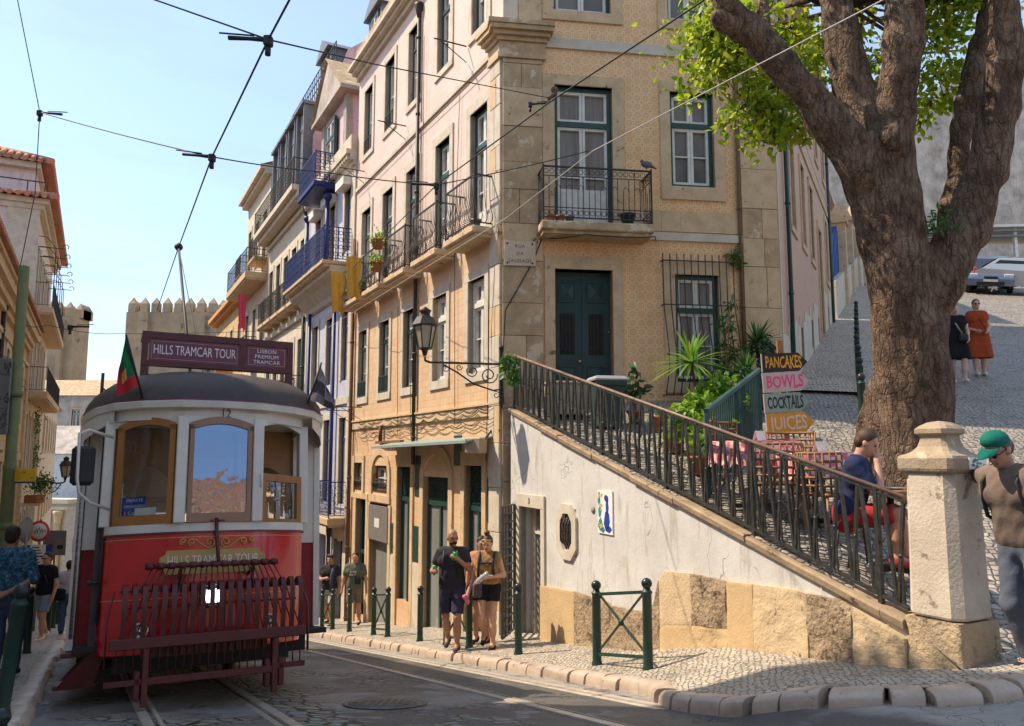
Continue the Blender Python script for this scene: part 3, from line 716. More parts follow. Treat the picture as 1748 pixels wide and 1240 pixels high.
    cable(mb, FL, [(0, .05, 7.5), (4.3, .05, 7.52), (9.3, .05, 7.5)], .009, .02)
    mb.build('wall_cables', M['black'], b)
    mb = MB(FL)                                             # clothes-line brackets
    for (u, z) in ((1.6, 8.4), (5.2, 8.05), (8.6, 8.0), (8.4, 1.3), (9.35, 1.25)):
        mb.bar((u, .03, z), (u, .75, z), .022); mb.bar((u, .03, z-.35), (u, .6, z-.01), .014)
    mb.build('clothes_line_brackets', M['iron'], b)
    mb = MB(FL); mb.box(5.0, 6.9, .03, .12, .3, .36)
    mb.tube([(6.6, .08, .75), (6.6, .08, .35)], .05, 6); mb.build('cable_box', M['rust'], b)
    # ---- right facade, x from the corner to the right
    w1 = (.98, 2.1, 4.15, 6.96); w2 = (3.24, 4.12, 5.09, 6.98); dr = (.97, 2.06, .5, 3.41); lw = (3.26, 4.12, 1.35, 3.38)
    u1 = (.98, 2.1, 8.45, 10.6); u2 = (3.24, 4.12, 8.45, 10.6)
    RW = 5.34
    mb = MB(FR); mb.wall(.74, 4.62, -1.2, 11.1, [w1, w2, dr, lw, u1, u2]); mb.build('wall', M['azulejo'], b)
    mb = MB(FR)
    for h, kw in ((w1, dict(w=.23, sill=0, lint=.2)), (w2, dict(w=.2, sill=.26, lint=.2)), (dr, dict(w=.19, sill=0, lint=.24, d=.3)), (lw, dict(w=.22, sill=.2, lint=.25)), (u1, dict(w=.23, sill=.2)), (u2, dict(w=.2, sill=.2))): surrounds(FR, b, [h], 'stone', **kw)
    window(FR, b, *w1, panel=.75, trans=.26, fw=.075, rec=.13, glass='glass_curtain'); window(FR, b, *w2, trans=.34, fw=.07, rec=.12)
    window(FR, b, *lw, trans=.33, fw=.075, rec=.12, glass='glass_curtain'); window(FR, b, *u1, trans=.3); window(FR, b, *u2, trans=.3)
    mb = MB(FR); mb.box(.74, 4.62, -.05, .05, 7.68, 7.88); mb.build('string_course', M['stone_pale'], b)
    mb = MB(FR)
    for (a, c) in ((2.42, 3.02), (3.024, 3.40), (3.404, 4.62)): mb.box(a, c, -.05, .03, 4.20, 4.60)
    mb.box(.74, .76, -.05, .03, 4.2, 4.6); mb.build('stone_belt', M['stone'], b)
    mb = MB(FR); mb.box(.74, 3.4, -.05, .055, 4.02, 4.17); mb.box(3.404, 4.62, -.05, .055, 4.02, 4.17); mb.build('string_course', M['stone_pale'], b)
    balcony(FR, b, .66, 2.66, 4.15, prot=.55, h=1.0, style='scroll', spacing=.105, th=.16, slabm='stone_dirty')
    # panelled double door
    mb = MB(FR); y = -.2
    for (a, c) in ((.975, 1.512), (1.518, 2.055)):
        mb.box(a, c, y-.04, y, .5, 3.4)
        for (z0, z1) in ((2.86, 3.2), (1.28, 1.62), (.6, 1.1)):
            cx0, cx1 = a+.13, c-.13
            mb.box(cx0-.03, cx1+.03, y, y+.02, z0-.03, z0); mb.box(cx0-.03, cx1+.03, y, y+.02, z1, z1+.03); mb.box(cx0-.03, cx0, y, y+.02, z0, z1); mb.box(cx1, cx1+.03, y, y+.02, z0, z1)
            m_ = ((cx0+cx1)/2, y+.045, (z0+z1)/2)
            mb.add([(cx0+.02, y+.002, z0+.02), (cx1-.02, y+.002, z0+.02), (cx1-.02, y+.002, z1-.02), (cx0+.02, y+.002, z1-.02), m_], [(0, 1, 4), (1, 2, 4), (2, 3, 4), (3, 0, 4)])
    d = mb.build('door', M['door_green'], b)
    mb = MB(FR)
    for (a, c) in ((.975, 1.512), (1.518, 2.055)): mb.box(a+.13, c-.13, y+.001, y+.006, 1.85, 2.62)
    mb.build('pane', M['dark'], d)
    mb = MB(FR)
    for (a, c) in ((.975, 1.512), (1.518, 2.055)):
        a2, c2 = a+.13, c-.13
        for k in range(4):
            u = a2+(c2-a2)*(k+.5)/4; mb.bar((u, y+.012, 1.85), (u, y+.012, 2.62), .01)
            for z in (1.92, 2.23, 2.55): mb.tube([(u+.033*math.cos(t*math.pi/4), y+.014, z+.033*math.sin(t*math.pi/4)) for t in range(8)], .004, 4, closed=True)
    mb.build('grille', M['iron'], d)
    mb = MB(FR); mb.ball((1.46, y+.05, 1.72), .032); mb.ball((2.02, y+.05, 2.28), .02); mb.build('knob', M['brass'], d)
    text('door_number', '5 1 8', .13, M['stone_pale'], b, tmat(FR @ V((1.5, .046, 3.53)), RD), bold=.002)
    # bulging iron window grille
    mb = MB(FR); a, c = 3.0, 4.38
    for z, o_ in ((3.62, .12), (2.78, .14), (1.1, .16)): mb.bar((a, o_, z), (c, o_, z), .02); mb.bar((a, 0, z), (a, o_, z), .02); mb.bar((c, 0, z), (c, o_, z), .02)
    for k in range(11):
        u = a+(c-a)*k/10; mb.tube([(u, .12, 3.75), (u, .12, 3.62), (u, .14, 2.78), (u, .22, 2.45), (u, .36, 1.9), (u, .36, 1.55), (u, .2, 1.2), (u, .16, 1.1)], .011, 5)
    mb.build('window_grille', M['iron'], b)
    downpipe(FR, b, 4.57, .3, 7.3, r=.035, o=.06, mat='rust', hopper=False)
    mb = MB(FR); cable(mb, FR, [(.74, .1, 3.95), (1.4, .64, 3.9), (2.7, .6, 3.92), (2.9, .05, 4.0)], .01, .03); cable(mb, FR, [(.74, .07, 4.0), (.55, .07, 3.5), (.05, .07, 2.6), (-.02, .09, 1.5), (.02, .09, .9)], .01)
    mb.build('wall_cables', M['black'], b)
    # corner pillars of rough ashlar, block by block, and the capital
    def pilaster(F, u0, u1, z0, z1, name, mats, o=.06, seed=1, bh=.62):
        rr = random.Random(seed); z = z0; mm_ = MB(F)
        while z < z1-.05:
            h = min(bh*rr.uniform(.75, 1.3), z1-z); split = rr.random() < .45; mid = u0+(u1-u0)*rr.uniform(.35, .65); oo = o+rr.uniform(-.006, .008)
            for (a, c) in ((u0, mid-.004), (mid+.004, u1)) if split else ((u0, u1),):
                mm_.m = rr.randrange(len(mats)); mm_.box(a, c, -.15, oo+rr.uniform(-.004, .004), z, z+h-.008, .006)
            z += h
        mm_.build(name, [M[q] for q in mats], b)
    pilaster(FR, 0., .74, -1., 7.4, 'corner_pillar', ['stone_dirty', 'stone', 'stone_dirty'], seed=3)
    pilaster(FL, .0, .42, -4.6, 7.4, 'corner_pillar', ['stone_pale', 'stone', 'stone_pale'], seed=8)
    pilaster(FR, 4.62, RW, -1., 7.4, 'corner_pillar', ['stone', 'stone_dirty', 'stone'], seed=5)
    pilaster(FR, .0, .74, 8.06, 11.1, 'corner_pillar', ['stone_pale', 'stone'], seed=9, o=.05); pilaster(FR, 4.7, RW, 8.1, 11.1, 'corner_pillar', ['stone_pale', 'stone'], seed=10, o=.05)
    mb = MB(FR); mb2 = MB(FL)
    for (o_, z0, z1) in ((.10, 7.4, 7.5), (.08, 7.5, 7.72), (.13, 7.72, 7.8), (.2, 7.8, 7.88), (.27, 7.88, 7.97), (.30, 7.97, 8.06)):
        mb.box(-o_, .74+o_*.7, -.1, o_, z0, z1-.003); mb.box(4.62-o_*.7, RW+o_, -.1, o_-.004, z0, z1-.004); mb2.box(-.02, .42+o_*.6, -.1, o_-.002, z0+.002, z1-.005)
    mb.build('capital', M['stone_dirty'], b); mb2.build('capital', M['stone'], b)
    mb = MB(FR)
    for (o0, z0, z1) in ((.10, 11.02, 11.16), (.24, 11.16, 11.26), (.36, 11.26, 11.36)): mb.box(-.1, RW+.1, -.2, o0, z0, z1)
    mb.build('cornice', M['stone_pale'], b)
    # ---- hill-street side
    SL = 11.6
    hs = [(2.2, 2.9, 5.0, 7.1), (4.1, 4.75, 5.05, 7.1), (5.9, 6.6, 5.1, 7.1), (9.9, 10.5, 5.3, 7.2)]; hd = [(7.7, 8.5, 2.9, 6.4)]
    hb = [(3.0, 3.5, 2.2, 2.9), (5.1, 5.6, 2.7, 3.4), (6.7, 7.2, 3.0, 3.7), (9.6, 10.1, 3.8, 4.5)]; ht = [(c, c+.6, 8.5, 10.2) for c in (2.3, 4.2, 6.1, 7.9, 9.9)]
    mb = MB(FS); mb.wall(0, SL, -.5, 11.1, hs+hd+hb+ht); mb.build('wall', M['tile_side'], b)
    mb = MB(FS)
    mb.box(0, SL, -.05, .04, 7.5, 7.68); mb.build('string_course', M['stone'], b)
    surrounds(FS, b, hs+ht, 'stone', w=.14, sill=.14, lint=.14, o=.03); surrounds(FS, b, hd, 'stone', w=.16, sill=0, lint=.16)
    mb = MB(FS)
    k = 0
    while k < 12:                                           # stepped pale plinth following the hill
        a, c = k*.97, min(SL, (k+1)*.97); y = E0.y+(a+.5)*SD.y
        cut = [h for h in hb if h[0] < c and h[1] > a]
        zt = zsau(y)+1.15
        if hd[0][0] < c and hd[0][1] > a: k += 1; continue
        if cut: mb.box(a, min(c, cut[0][0]) if cut[0][0] > a else a+.001, -.05, .02, -.4, zt); mb.box(min(c, cut[0][1]), c, -.05, .02, -.4, zt) if cut[0][1] < c else None
        else: mb.box(a, c, -.05, .02, -.4, zt)
        k += 1
    mb.build('plinth', M['plaster_cream'], b)
    for h in hs+ht: window(FS, b, *h, trans=.25)
    for h in hb: window(FS, b, *h, trans=0, fm='iron', mull=False)
    mb = MB(FS); mb.box(7.7, 8.5, -.3, -.18, 2.9, 6.4); mb.build('door', M['stone_dirty'], b)
    downpipe(FS, b, 1.2, .8, 10.6, mat='green_paint'); downpipe(FS, b, 10.9, 3., 10.6, mat='green_paint')
    mb = MB(FS); mb.box(0, .12, -.1, .05, -.5, 11.0); cable(mb, FS, [(1.3, .06, 8.2), (5, .06, 7.9), (10.9, .06, 7.9)], .01, .1); mb.build('corner_trim', M['plaster_cream'], b)
    mb = MB(FS); mb.box(0, SL, -.3, .3, 11.1, 11.4); mb.build('cornice', M['stone_pale'], b)
    # flat roof body closing the volume
    a, c, d_, e = C0-V((-.3, -.3, 0))*0, C0+DS*LT, E0+SD*SL, E0
    mb = MB(); mb.add([(a.x, a.y, 11.35), (c.x, c.y, 11.35), (d_.x, d_.y, 11.35), (e.x, e.y, 11.35), ((a.x+c.x+d_.x)/3, (a.y+c.y+d_.y)/3, 13.2)], [(0, 1, 4), (1, 2, 4), (2, 3, 4), (3, 0, 4)]); mb.build('roof', M['rooftile'], b)
    mb = MB(); cb = c; db = d_; mb.add([(cb.x, cb.y, -5), (db.x, db.y, -5), (db.x, db.y, 11.3), (cb.x, cb.y, 11.3)], [(0, 1, 2, 3)]); mb.build('back_wall', M['plaster_pink'], b)
    return b
M['shop_glass'] = pm('shop_glass', (.16, .165, .155), (.26, .255, .235), .8, .08, .0, spec=.6)
M['sign_grey'] = flat('grey_sign_board', (.18, .165, .15)); M['awning'] = pm('green_grey_zinc', (.20, .27, .25), (.28, .33, .30), 3, .5, .1, 30)
M['door_green'] = pm('door_green_paint', (.012, .040, .042), (.02, .055, .055), 5, .42, .12, 40, spot=(.04, .06, .055), ssc=20, sth=.72)
M['brass'] = flat('brass', (.6, .38, .12), .3, .9)
corner_building()
from mathutils import noise as mnoise
# ============================================================ retaining wall, railing, gate pillar
FW = frame(W0, WD, WN)
def wy(s): return W0.y+WD.y*s
def wtop(s): return zsau(W0.y)+(zsau(W1.y)-zsau(W0.y))*s/WL
def ws(u, v): return onv(u, v, W0, WD)
def retaining_wall():
    b = thing('retaining_wall', 'white plastered wall with rough stone base rising along the pavement below the iron railing', 'wall', (W0.x, W0.y, -3.2))
    d0, d1 = ws(889, 970)[0], ws(926, 970)[0]; dz = ws(905, 866)[1]
    o0, o1 = ws(955, 905)[0], ws(984, 905)[0]; oz0, oz1 = ws(968, 948)[1], ws(968, 868)[1]
    holes = [(d0, d1, -9, dz), (o0, o1, oz0, oz1)]
    br = sorted({0., WL, *[h[0] for h in holes], *[h[1] for h in holes], *[WL*i/60 for i in range(60)]})
    mb = MB(FW)
    for a, c in zip(br, br[1:]):
        m_ = (a+c)/2; segs = [(-4.5, None)]
        for h in holes:
            if h[0] < m_ < h[1]: segs = [(-4.5, h[2])] if h[2] > -5 else []; segs.append((h[3], None))
        for z0, z1 in segs:
            za = z1 if z1 is not None else wtop(a)-.05; zb = z1 if z1 is not None else wtop(c)-.05
            mb.add([(a, 0, z0), (c, 0, z0), (c, 0, zb), (a, 0, za)], [(0, 1, 2, 3)])
    for h in holes:
        a, c, z0, z1 = h; z0 = max(z0, -4.5)
        for q in ([(a, 0, z0), (a, -.3, z0), (a, -.3, z1), (a, 0, z1)], [(c, 0, z0), (c, -.3, z0), (c, -.3, z1), (c, 0, z1)], [(a, 0, z1), (c, 0, z1), (c, -.3, z1), (a, -.3, z1)], [(a, 0, z0), (c, 0, z0), (c, -.3, z0), (a, -.3, z0)]): mb.add(q, [(0, 1, 2, 3)])
    mb.build('plaster_face', M['plaster_white'], b)
    # rough stone base: one relief with joints
    top = [ws(*p) for p in ((926, 999), (985, 1010), (1040, 1028), (1046, 1034), (1080, 1040), (1112, 1046), (1121, 1030), (1129, 992), (1139, 975), (1180, 978), (1247, 993), (1292, 997), (1356, 1005), (1387, 1013), (1451, 1026), (1494, 1036), (1520, 1046))]
    def topz(s):
        for (a, za), (c, zc) in zip(top, top[1:]):
            if a <= s <= c: return za+(zc-za)*(s-a)/(c-a)
        return min(top[-1][1], wtop(s)-.13) if s > top[-1][0] else top[0][1]
    joints = [ws(x, 1040)[0] for x in (985, 1046, 1131, 1186, 1247, 1292, 1385, 1460)]
    hj = [(joints[2], joints[4], ws(1180, 1062)[1], ws(1247, 1085)[1]), (joints[4], WL, ws(1300, 1110)[1]-.1, ws(1500, 1130)[1]-.1)]
    zbt = lambda q: pavez(*(W0+WD*q).xy)-.25
    ztp = lambda q: min(topz(q)+.015*mnoise.noise((q*5, 3, 0)), wtop(q)-.12)
    J = [top[0][0]]+joints+[WL]; cols = []
    spec = [(0, 0, .25), (1, 1, 1.5), (2, 1, .9), (3, 0, .45), (4, 1, 1.5), (5, 2, .3), (6, 0, .4), (7, 1, 1.5), (8, 2, 1.2)]
    spec = [(.25, 0), (1.5, 1), (1.3, 1), (.35, 2), (1.4, 1), (.3, 0), (.8, 2), (1.5, 1), (1.2, 2)]
    for ci, (a, c) in enumerate(zip(J, J[1:])):
        rgh, mi = spec[min(ci, 8)]; bands = [(0., 1.)]
        if ci in (3, 4): bands = [(0., .46), (.46, 1.)]
        elif ci > 5: bands = [(0., .27), (.27, 1.)]
        for bi, (f0, f1) in enumerate(bands):
            mb = MB(FW); rows = []; ns = max(6, int((c-a)/.03)); nz = max(6, int(34*(f1-f0)))
            for i_ in range(ns+1):
                q = a+.0015+(c-a-.003)*i_/ns; z0, z1 = zbt(q), ztp(q); za = z0+(z1-z0)*f0+(.0015 if f0 else 0); zb2 = z0+(z1-z0)*f1-.0015; r = []
                for k in range(nz+1):
                    z = za+(zb2-za)*k/nz; n_ = mnoise.fractal((q*4, z*4, 7.3+ci), .9, 2.1, 5); o_ = .05+.0015*((ci*7+bi*3) % 4)+.018*(rgh if bi else rgh*.8)*n_
                    e = min(i_, ns-i_, k, nz-k); o_ -= (.003, 0, 0)[min(e, 2)]
                    if e == 0 and k in (0, nz) or i_ in (0, ns): pass
                    r.append((q, o_, z))
                rows.append([(q, -.04, za)]+r+[(q, -.04, zb2)])
            rows = [[(x, -.04, z) for x, y, z in rows[0]]]+rows+[[(x, -.04, z) for x, y, z in rows[-1]]]
            mb.grid(rows, smooth=False); mb.build('stone_block', M[('base_ochre', 'base_rough', 'base_pale')[mi if bi or len(bands) == 1 else 0]], b)
    # coping stones
    mb = MB(FW); s = 0.; rr = random.Random(2)
    while s < WL-.1:
        l = min(rr.uniform(.7, 1.25), WL-s); a, c = s+.006, s+l-.006; jz = rr.uniform(-.012, .012); jo = rr.uniform(-.012, .015)
        za, zc = wtop(a)+jz, wtop(c)+jz
        vs = []
        for (q, z) in ((a, za), (c, zc)): vs += [(q, .05+jo, z-.075), (q, .06+jo, z-.02), (q, .045+jo, z), (q, -.22, z), (q, -.22, z-.075)]
        mb.add(vs, [(0, 1, 6, 5), (1, 2, 7, 6), (2, 3, 8, 7), (3, 4, 9, 8), (4, 0, 5, 9), (4, 3, 2, 1, 0), (5, 6, 7, 8, 9)]); s += l
    mb.build('coping', M['coping'], b)
    # shop doorway
    mb = MB(FW); w = .13
    mb.box(d0-w, d0, -.1, .035, -4, dz); mb.box(d1, d1+w, -.1, .035, -4, dz); mb.box(d0-w, d1+w, -.1, .038, dz, dz+.2); mb.build('door_surround', M['stone_pale'], b)
    zf = pavez(*(W0+WD*d0).xy)
    mb = MB(FW); mb.box(d0-w, d1+w, -.3, .1, zf-.4, zf+.06); mb.build('doorstep', M['stone_pale'], b)
    mb = MB(FW); f = .05
    mb.box(d0, d0+f*3, -.25, -.18, -4, dz); mb.box(d1-f, d1, -.25, -.18, -4, dz); mb.box(d0+f*3, d1-f, -.25, -.18, dz-f, dz); mb.box(d0+f*3, d1-f, -.25, -.18, dz-.45, dz-.41); dd = mb.build('door', M['plaster_cream'], b)
    mb = MB(FW); mb.box(d0, d1, -.23, -.22, -4, dz); mb.build('pane', M['shop_glass'], dd)
    text('house_number', '3', .13, M['iron'], b, tmat(FW @ V(((d0+d1)/2, .042, dz+.1)), WD))
    # open iron gate leaf, hinged on the left jamb and folded back against the house corner
    gp = thing_part('gate', b); mb = MB(FW); gw = .78; ang = math.radians(37)
    h0 = V((d0-.16, .05, 0)); gd = V((math.cos(ang), math.sin(ang), 0))
    gz0, gz1 = zf+.1, dz+.02
    def gpnt(q, z): return (h0.x+gd.x*q, h0.y+gd.y*q, z)
    for q in (0, gw): mb.bar(gpnt(q, gz0), gpnt(q, gz1), .04)
    for k in range(1, 4): mb.bar(gpnt(gw*k/4, gz0), gpnt(gw*k/4, gz1), .022)
    n = 15
    for k in range(n+1): z = gz0+(gz1-gz0)*k/n; mb.bar(gpnt(0, z), gpnt(gw, z), .026)
    mb.build('bars', M['gate_iron'], gp)
    # octagonal window
    c = V(((o0+o1)/2, 0, (oz0+oz1)/2)); hw, hh = (o1-o0)/2, (oz1-oz0)/2
    def octa(a, h, k=.45): return [(c.x-a*k, c.z+h), (c.x+a*k, c.z+h), (c.x+a, c.z+h*.55), (c.x+a, c.z-h*.55), (c.x+a*k, c.z-h), (c.x-a*k, c.z-h), (c.x-a, c.z-h*.55), (c.x-a, c.z+h*.55)]
    inn, out = octa(hw*.68, hh*.78), octa(hw*1.15, hh*1.18); mb = MB(FW)
    for i in range(8): j = (i+1) % 8; mb.prism([inn[i], inn[j], out[j], out[i]], -.12, .04)
    mb.build('octagonal_surround', M['stone_pale'], b)
    mb = MB(FW); mb.box(o0, o1, -.3, -.28, oz0, oz1); mb.build('pane', M['dark'], b)
    mb = MB(FW)
    for k in range(5): u = c.x+hw*.6*(k-2)/2; mb.tube([(u, -.02, c.z-hh*.75), (u, .04, c.z-hh*.3), (u, .04, c.z+hh*.3), (u, -.02, c.z+hh*.75)], .012, 5)
    for z in (-.4, 0, .4): mb.bar((c.x-hw*.66, .02, c.z+hh*z), (c.x+hw*.66, .02, c.z+hh*z), .014)
    mb.build('window_bars', M['iron'], b)
    s, z = ws(1013, 870); mb = MB(FW); mb.lathe([(.0, 0), (.05, 0), (.05, .015), (.0, .015)], (s, .0, z), 12, axis=(0, 1, 0)); mb.build('vent', M['plaster_grey'], b)
    return b
M['coping'] = pm('worn_coping_stone', (.40, .29, .18), (.24, .165, .10), 4, .9, .6, 30, spot=(.10, .07, .05), ssc=6, sth=.58)
M['base_ochre'] = pm('ochre_limestone_slab', (.58, .40, .21), (.46, .32, .175), 2.5, .85, .5, 30, spot=(.26, .19, .12), ssc=5, sth=.64, bd=.015)
M['base_rough'] = pm('rough_brown_limestone', (.44, .32, .20), (.25, .18, .115), 3.5, .95, 1., 24, spot=(.13, .095, .065), ssc=7, sth=.55, bd=.04)
M['base_pale'] = pm('pale_yellow_slab', (.60, .45, .27), (.48, .36, .22), 2.5, .9, .6, 30, spot=(.22, .16, .11), ssc=9, sth=.6, bd=.02)
M['wall_stone'] = pm('yellow_limestone_base', (.52, .39, .24), (.38, .28, .18), 2.2, .9, .8, 26, spot=(.19, .135, .085), ssc=3.2, sth=.57, bd=.03)
M['gate_iron'] = pm('grey_gate_iron', (.10, .105, .11), (.06, .06, .06), 8, .45, .1, 60, metal=.4)
M['rail_brown'] = pm('worn_brown_handrail', (.17, .10, .065), (.26, .17, .12), 7, .5, .15, 50)
M['rail_green'] = pm('weathered_green_iron', (.040, .045, .040), (.10, .095, .085), 14, .36, .25, 90, metal=.5)
retaining_wall()
def tile_picture():
    s0, z1 = ws(1022, 837); s1, z0 = ws(1048, 914)
    t = thing('tile_picture', 'blue and yellow tile picture fixed on the white wall beside the octagonal window', 'picture', FW @ V((s0, 0, z0)))
    mb = MB(FW); mb.box(s0, s1, .002, .02, z0, z1); mb.build('panel', M['tile_white'], t)
    w = s1-s0; h = z1-z0; rr = random.Random(4)
    def blob(name, mat, pts, o_):
        mb = MB(FW)
        for (x, z, rx, rz) in pts:
            n = 9; mb.prism([(s0+w*(x+rx*math.cos(2*math.pi*i/n)*rr.uniform(.7, 1.1)), z0+h*(z+rz*math.sin(2*math.pi*i/n)*rr.uniform(.8, 1.1))) for i in range(n)], .0205, o_)
        mb.build(name, mat, t)
    blob('blue_shapes', M['tile_blue_ink'], [(.62, .82, .16, .09), (.66, .62, .1, .2), (.62, .3, .2, .26), (.75, .12, .2, .09)], .0225)
    blob('green_shapes', M['tile_green_ink'], [(.12, .8, .1, .16), (.16, .5, .12, .15), (.2, .2, .16, .16), (.35, .1, .14, .08)], .0235)
    blob('yellow_shapes', M['tile_yellow_ink'], [(rr.uniform(.06, .3), rr.uniform(.1, .95), .055, .028) for _ in range(14)], .0245)
M['tile_white'] = flat('white_glaze', (.8, .79, .74), .25); M['tile_blue_ink'] = flat('blue_glaze', (.03, .07, .32), .25); M['tile_green_ink'] = flat('teal_glaze', (.05, .25, .26), .25); M['tile_yellow_ink'] = flat('yellow_glaze', (.65, .5, .08), .25)
tile_picture()
def railing():
    r = thing('iron_railing', 'dark iron railing of zigzag bars sloping along the top of the white wall', 'railing', FW @ V((0, 0, wtop(0))))
    y = -.06; h = .95; b0 = .07; L = WL-.03
    mb = MB(FW); mb.tube([(.0, y, wtop(0)+h), (L, y, wtop(L)+h)], .020, 8); mb.build('handrail', M['rail_brown'], r)
    mb = MB(FW); mb.bar((0, y, wtop(0)+b0), (L, y, wtop(L)+b0), .045, .025); mb.bar((0, y, wtop(0)+h-.035), (L, y, wtop(L)+h-.035), .035, .012); mb.build('bottom_rail', M['rail_green'], r)
    mb = MB(FW); n = 35; rr = random.Random(6)
    for k in range(n):
        a = L*k/n; w = L/n; j = rr.uniform(-.008, .008)
        def q(s, f): return (s, y, wtop(s)+b0+(h-b0-.03)*f)
        mb.bar(q(a+w*.08, 1), q(a+w*.52+j, .0), .026, .026); mb.bar(q(a+w*.58+j, .0), q(a+w*.74, .46), .026, .026); mb.bar(q(a+w*.74, .46), q(a+w*.96, 1), .026, .026); mb.bar(q(a+w*.96, .995), q(a+w*1.08, .995), .026, .022)
        mb.bar(q(a+w*.74, .46), q(a+w*1.08, .56), .012) if k < n-1 else 0; mb.bar(q(a+w*.74, .44), q(a+w*.80, .0), .016, .016); mb.ball(q(a+w*.74, .46), .021, 8)
    mb.build('bars', M['rail_green'], r)
    for k in range(6): s = L*(k+.02)/5.2; mb = MB(FW); mb.bar((s, y, wtop(s)-.02), (s, y, wtop(s)+h), .04); mb.build('post', M['rail_green'], r)
railing()
def gate_pillar():
    A = Matrix.Translation(st(0, 0)); c = V((3.40, 6.36, 0)); F = frame(c, NV, DS); zb = -1.66
    p = thing('gate_pillar', 'weathered limestone pillar with moulded cap ending the iron railing on the corner', 'pillar', (c.x, c.y, zb))
    def sq(h, z): return [(-h, -h, z), (h, -h, z), (h, h, z), (-h, h, z)]
    def loft(mb, secs, bev=.03):
        rows = []
        for h, z in secs:
            b_ = min(bev, h*.3)
            rows.append([(-h+b_, -h, z), (h-b_, -h, z), (h, -h+b_, z), (h, h-b_, z), (h-b_, h, z), (-h+b_, h, z), (-h, h-b_, z), (-h, -h+b_, z)])
        mb.grid(rows, smooth=False, closed=True); n = len(rows)
        base = len(mb.v)-8*n; mb.f.append(tuple(base+8*(n-1)+i for i in range(8))); mb.mi.append(0); mb.sm.append(False)
    mb = MB(F); rows = []
    for k in range(15):                                     # plinth, rough
        z = zb-.3+(.3+.42)*k/14; r = []
        for i in range(40):
            e = i//10; f = (i % 10)/10; h = .228+.012*(14-k)/14
            cs = [(-h, -h), (h, -h), (h, h), (-h, h)]; a, b2 = cs[e], cs[(e+1) % 4]; x = a[0]+(b2[0]-a[0])*f; y = a[1]+(b2[1]-a[1])*f
            m_ = 1+.05*mnoise.fractal((x*6, y*6, z*6), 1, 2, 4); r.append((x*m_, y*m_, z))
        rows.append(r)
    mb.grid(rows, closed=True); mb.add([(-.22, -.22, zb+.42), (.22, -.22, zb+.42), (.22, .22, zb+.42), (-.22, .22, zb+.42)], [(0, 1, 2, 3)]); mb.build('plinth', M['wall_stone'], p)
    mb = MB(F); loft(mb, [(.218, zb+.432), (.226, zb+.45), (.217, zb+.8), (.21, zb+1.3), (.204, -.14)], .07); mb.build('shaft', M['pillar_stone'], p)
    mb = MB(F); loft(mb, [(.204, -.139), (.228, -.12), (.236, -.1), (.236, -.02), (.225, .0), (.19, .012), (.155, .035), (.13, .07), (.115, .12), (.112, .155), (.125, .165), (.14, .175), (.14, .21), (.115, .235), (.07, .262), (.0, .275)], .03); mb.build('cap', M['cap_stone'], p)
    t = thing('tile_plaque', 'small green and white tile plaque fixed on the cap of the stone pillar', 'plaque', F @ V((0, -.238, -.09)))
    mb = MB(F); mb.box(-.02, .19, -.246, -.2365, -.105, -.015); mb.build('panel', M['tile_white'], t)
    mb = MB(F); rr = random.Random(8)
    for k in range(12):
        x, z = rr.uniform(.0, .15), rr.uniform(-.095, -.04); mb.prism([(x, z), (x+.03, z+.004), (x+.018, z+.02), (x-.008, z+.012)], -.2495, -.2462)
    mb.build('green_shapes', M['tile_green_ink'], t)
M['pillar_stone'] = pm('pillar_limestone', (.66, .56, .44), (.46, .37, .28), 2.2, .85, .5, 40, spot=(.25, .19, .14), ssc=3.5, sth=.58, bd=.015)
M['cap_stone'] = pm('cap_limestone', (.42, .33, .23), (.28, .21, .14), 5, .9, .6, 40, spot=(.5, .41, .3), ssc=7, sth=.58, bd=.015)
gate_pillar()
# ============================================================ bollards and cross barriers
def bollard_parts(par, M_=None, h=.95):
    mb = MB(M_); mb.lathe([(.062, -.15), (.062, .02), (.052, .05), (.05, h-.16), (.057, h-.155), (.057, h-.135), (.045, h-.13), (.036, h-.10)], (0, 0, 0), 14); a = mb.build('post', M['bollard'], par, world=False)
    mb = MB(M_); mb.ball((0, 0, h-.055), .058, 14); return mb.build('ball_cap', M['ball'], par, world=False)
BN = 5.27
def bt(u, v): return onv(u, v, NV*BN, DS)[0]
def bpos(t, n=BN): p = st(t, n); p.z = pavez(p.x, p.y); return p
proto = None
for u, v, lab in ((885, 1100, 'green bollard with round top by the barred gate, nearest the woman with the topknot'), (717, 1075, 'green bollard with round top in front of the arched shop door'), (597, 1050, 'green bollard with round top in front of the young man in the grey green shirt'), (530, 1050, 'green bollard half hidden by the right edge of the tram')):
    p = bpos(bt(u, v))
    if proto is None:
        proto = thing('bollard', lab, 'bollard', p, 0, 'bollards along the right kerb'); bollard_parts(proto)
    else: dup(proto, TR(p), lab)
barr = None
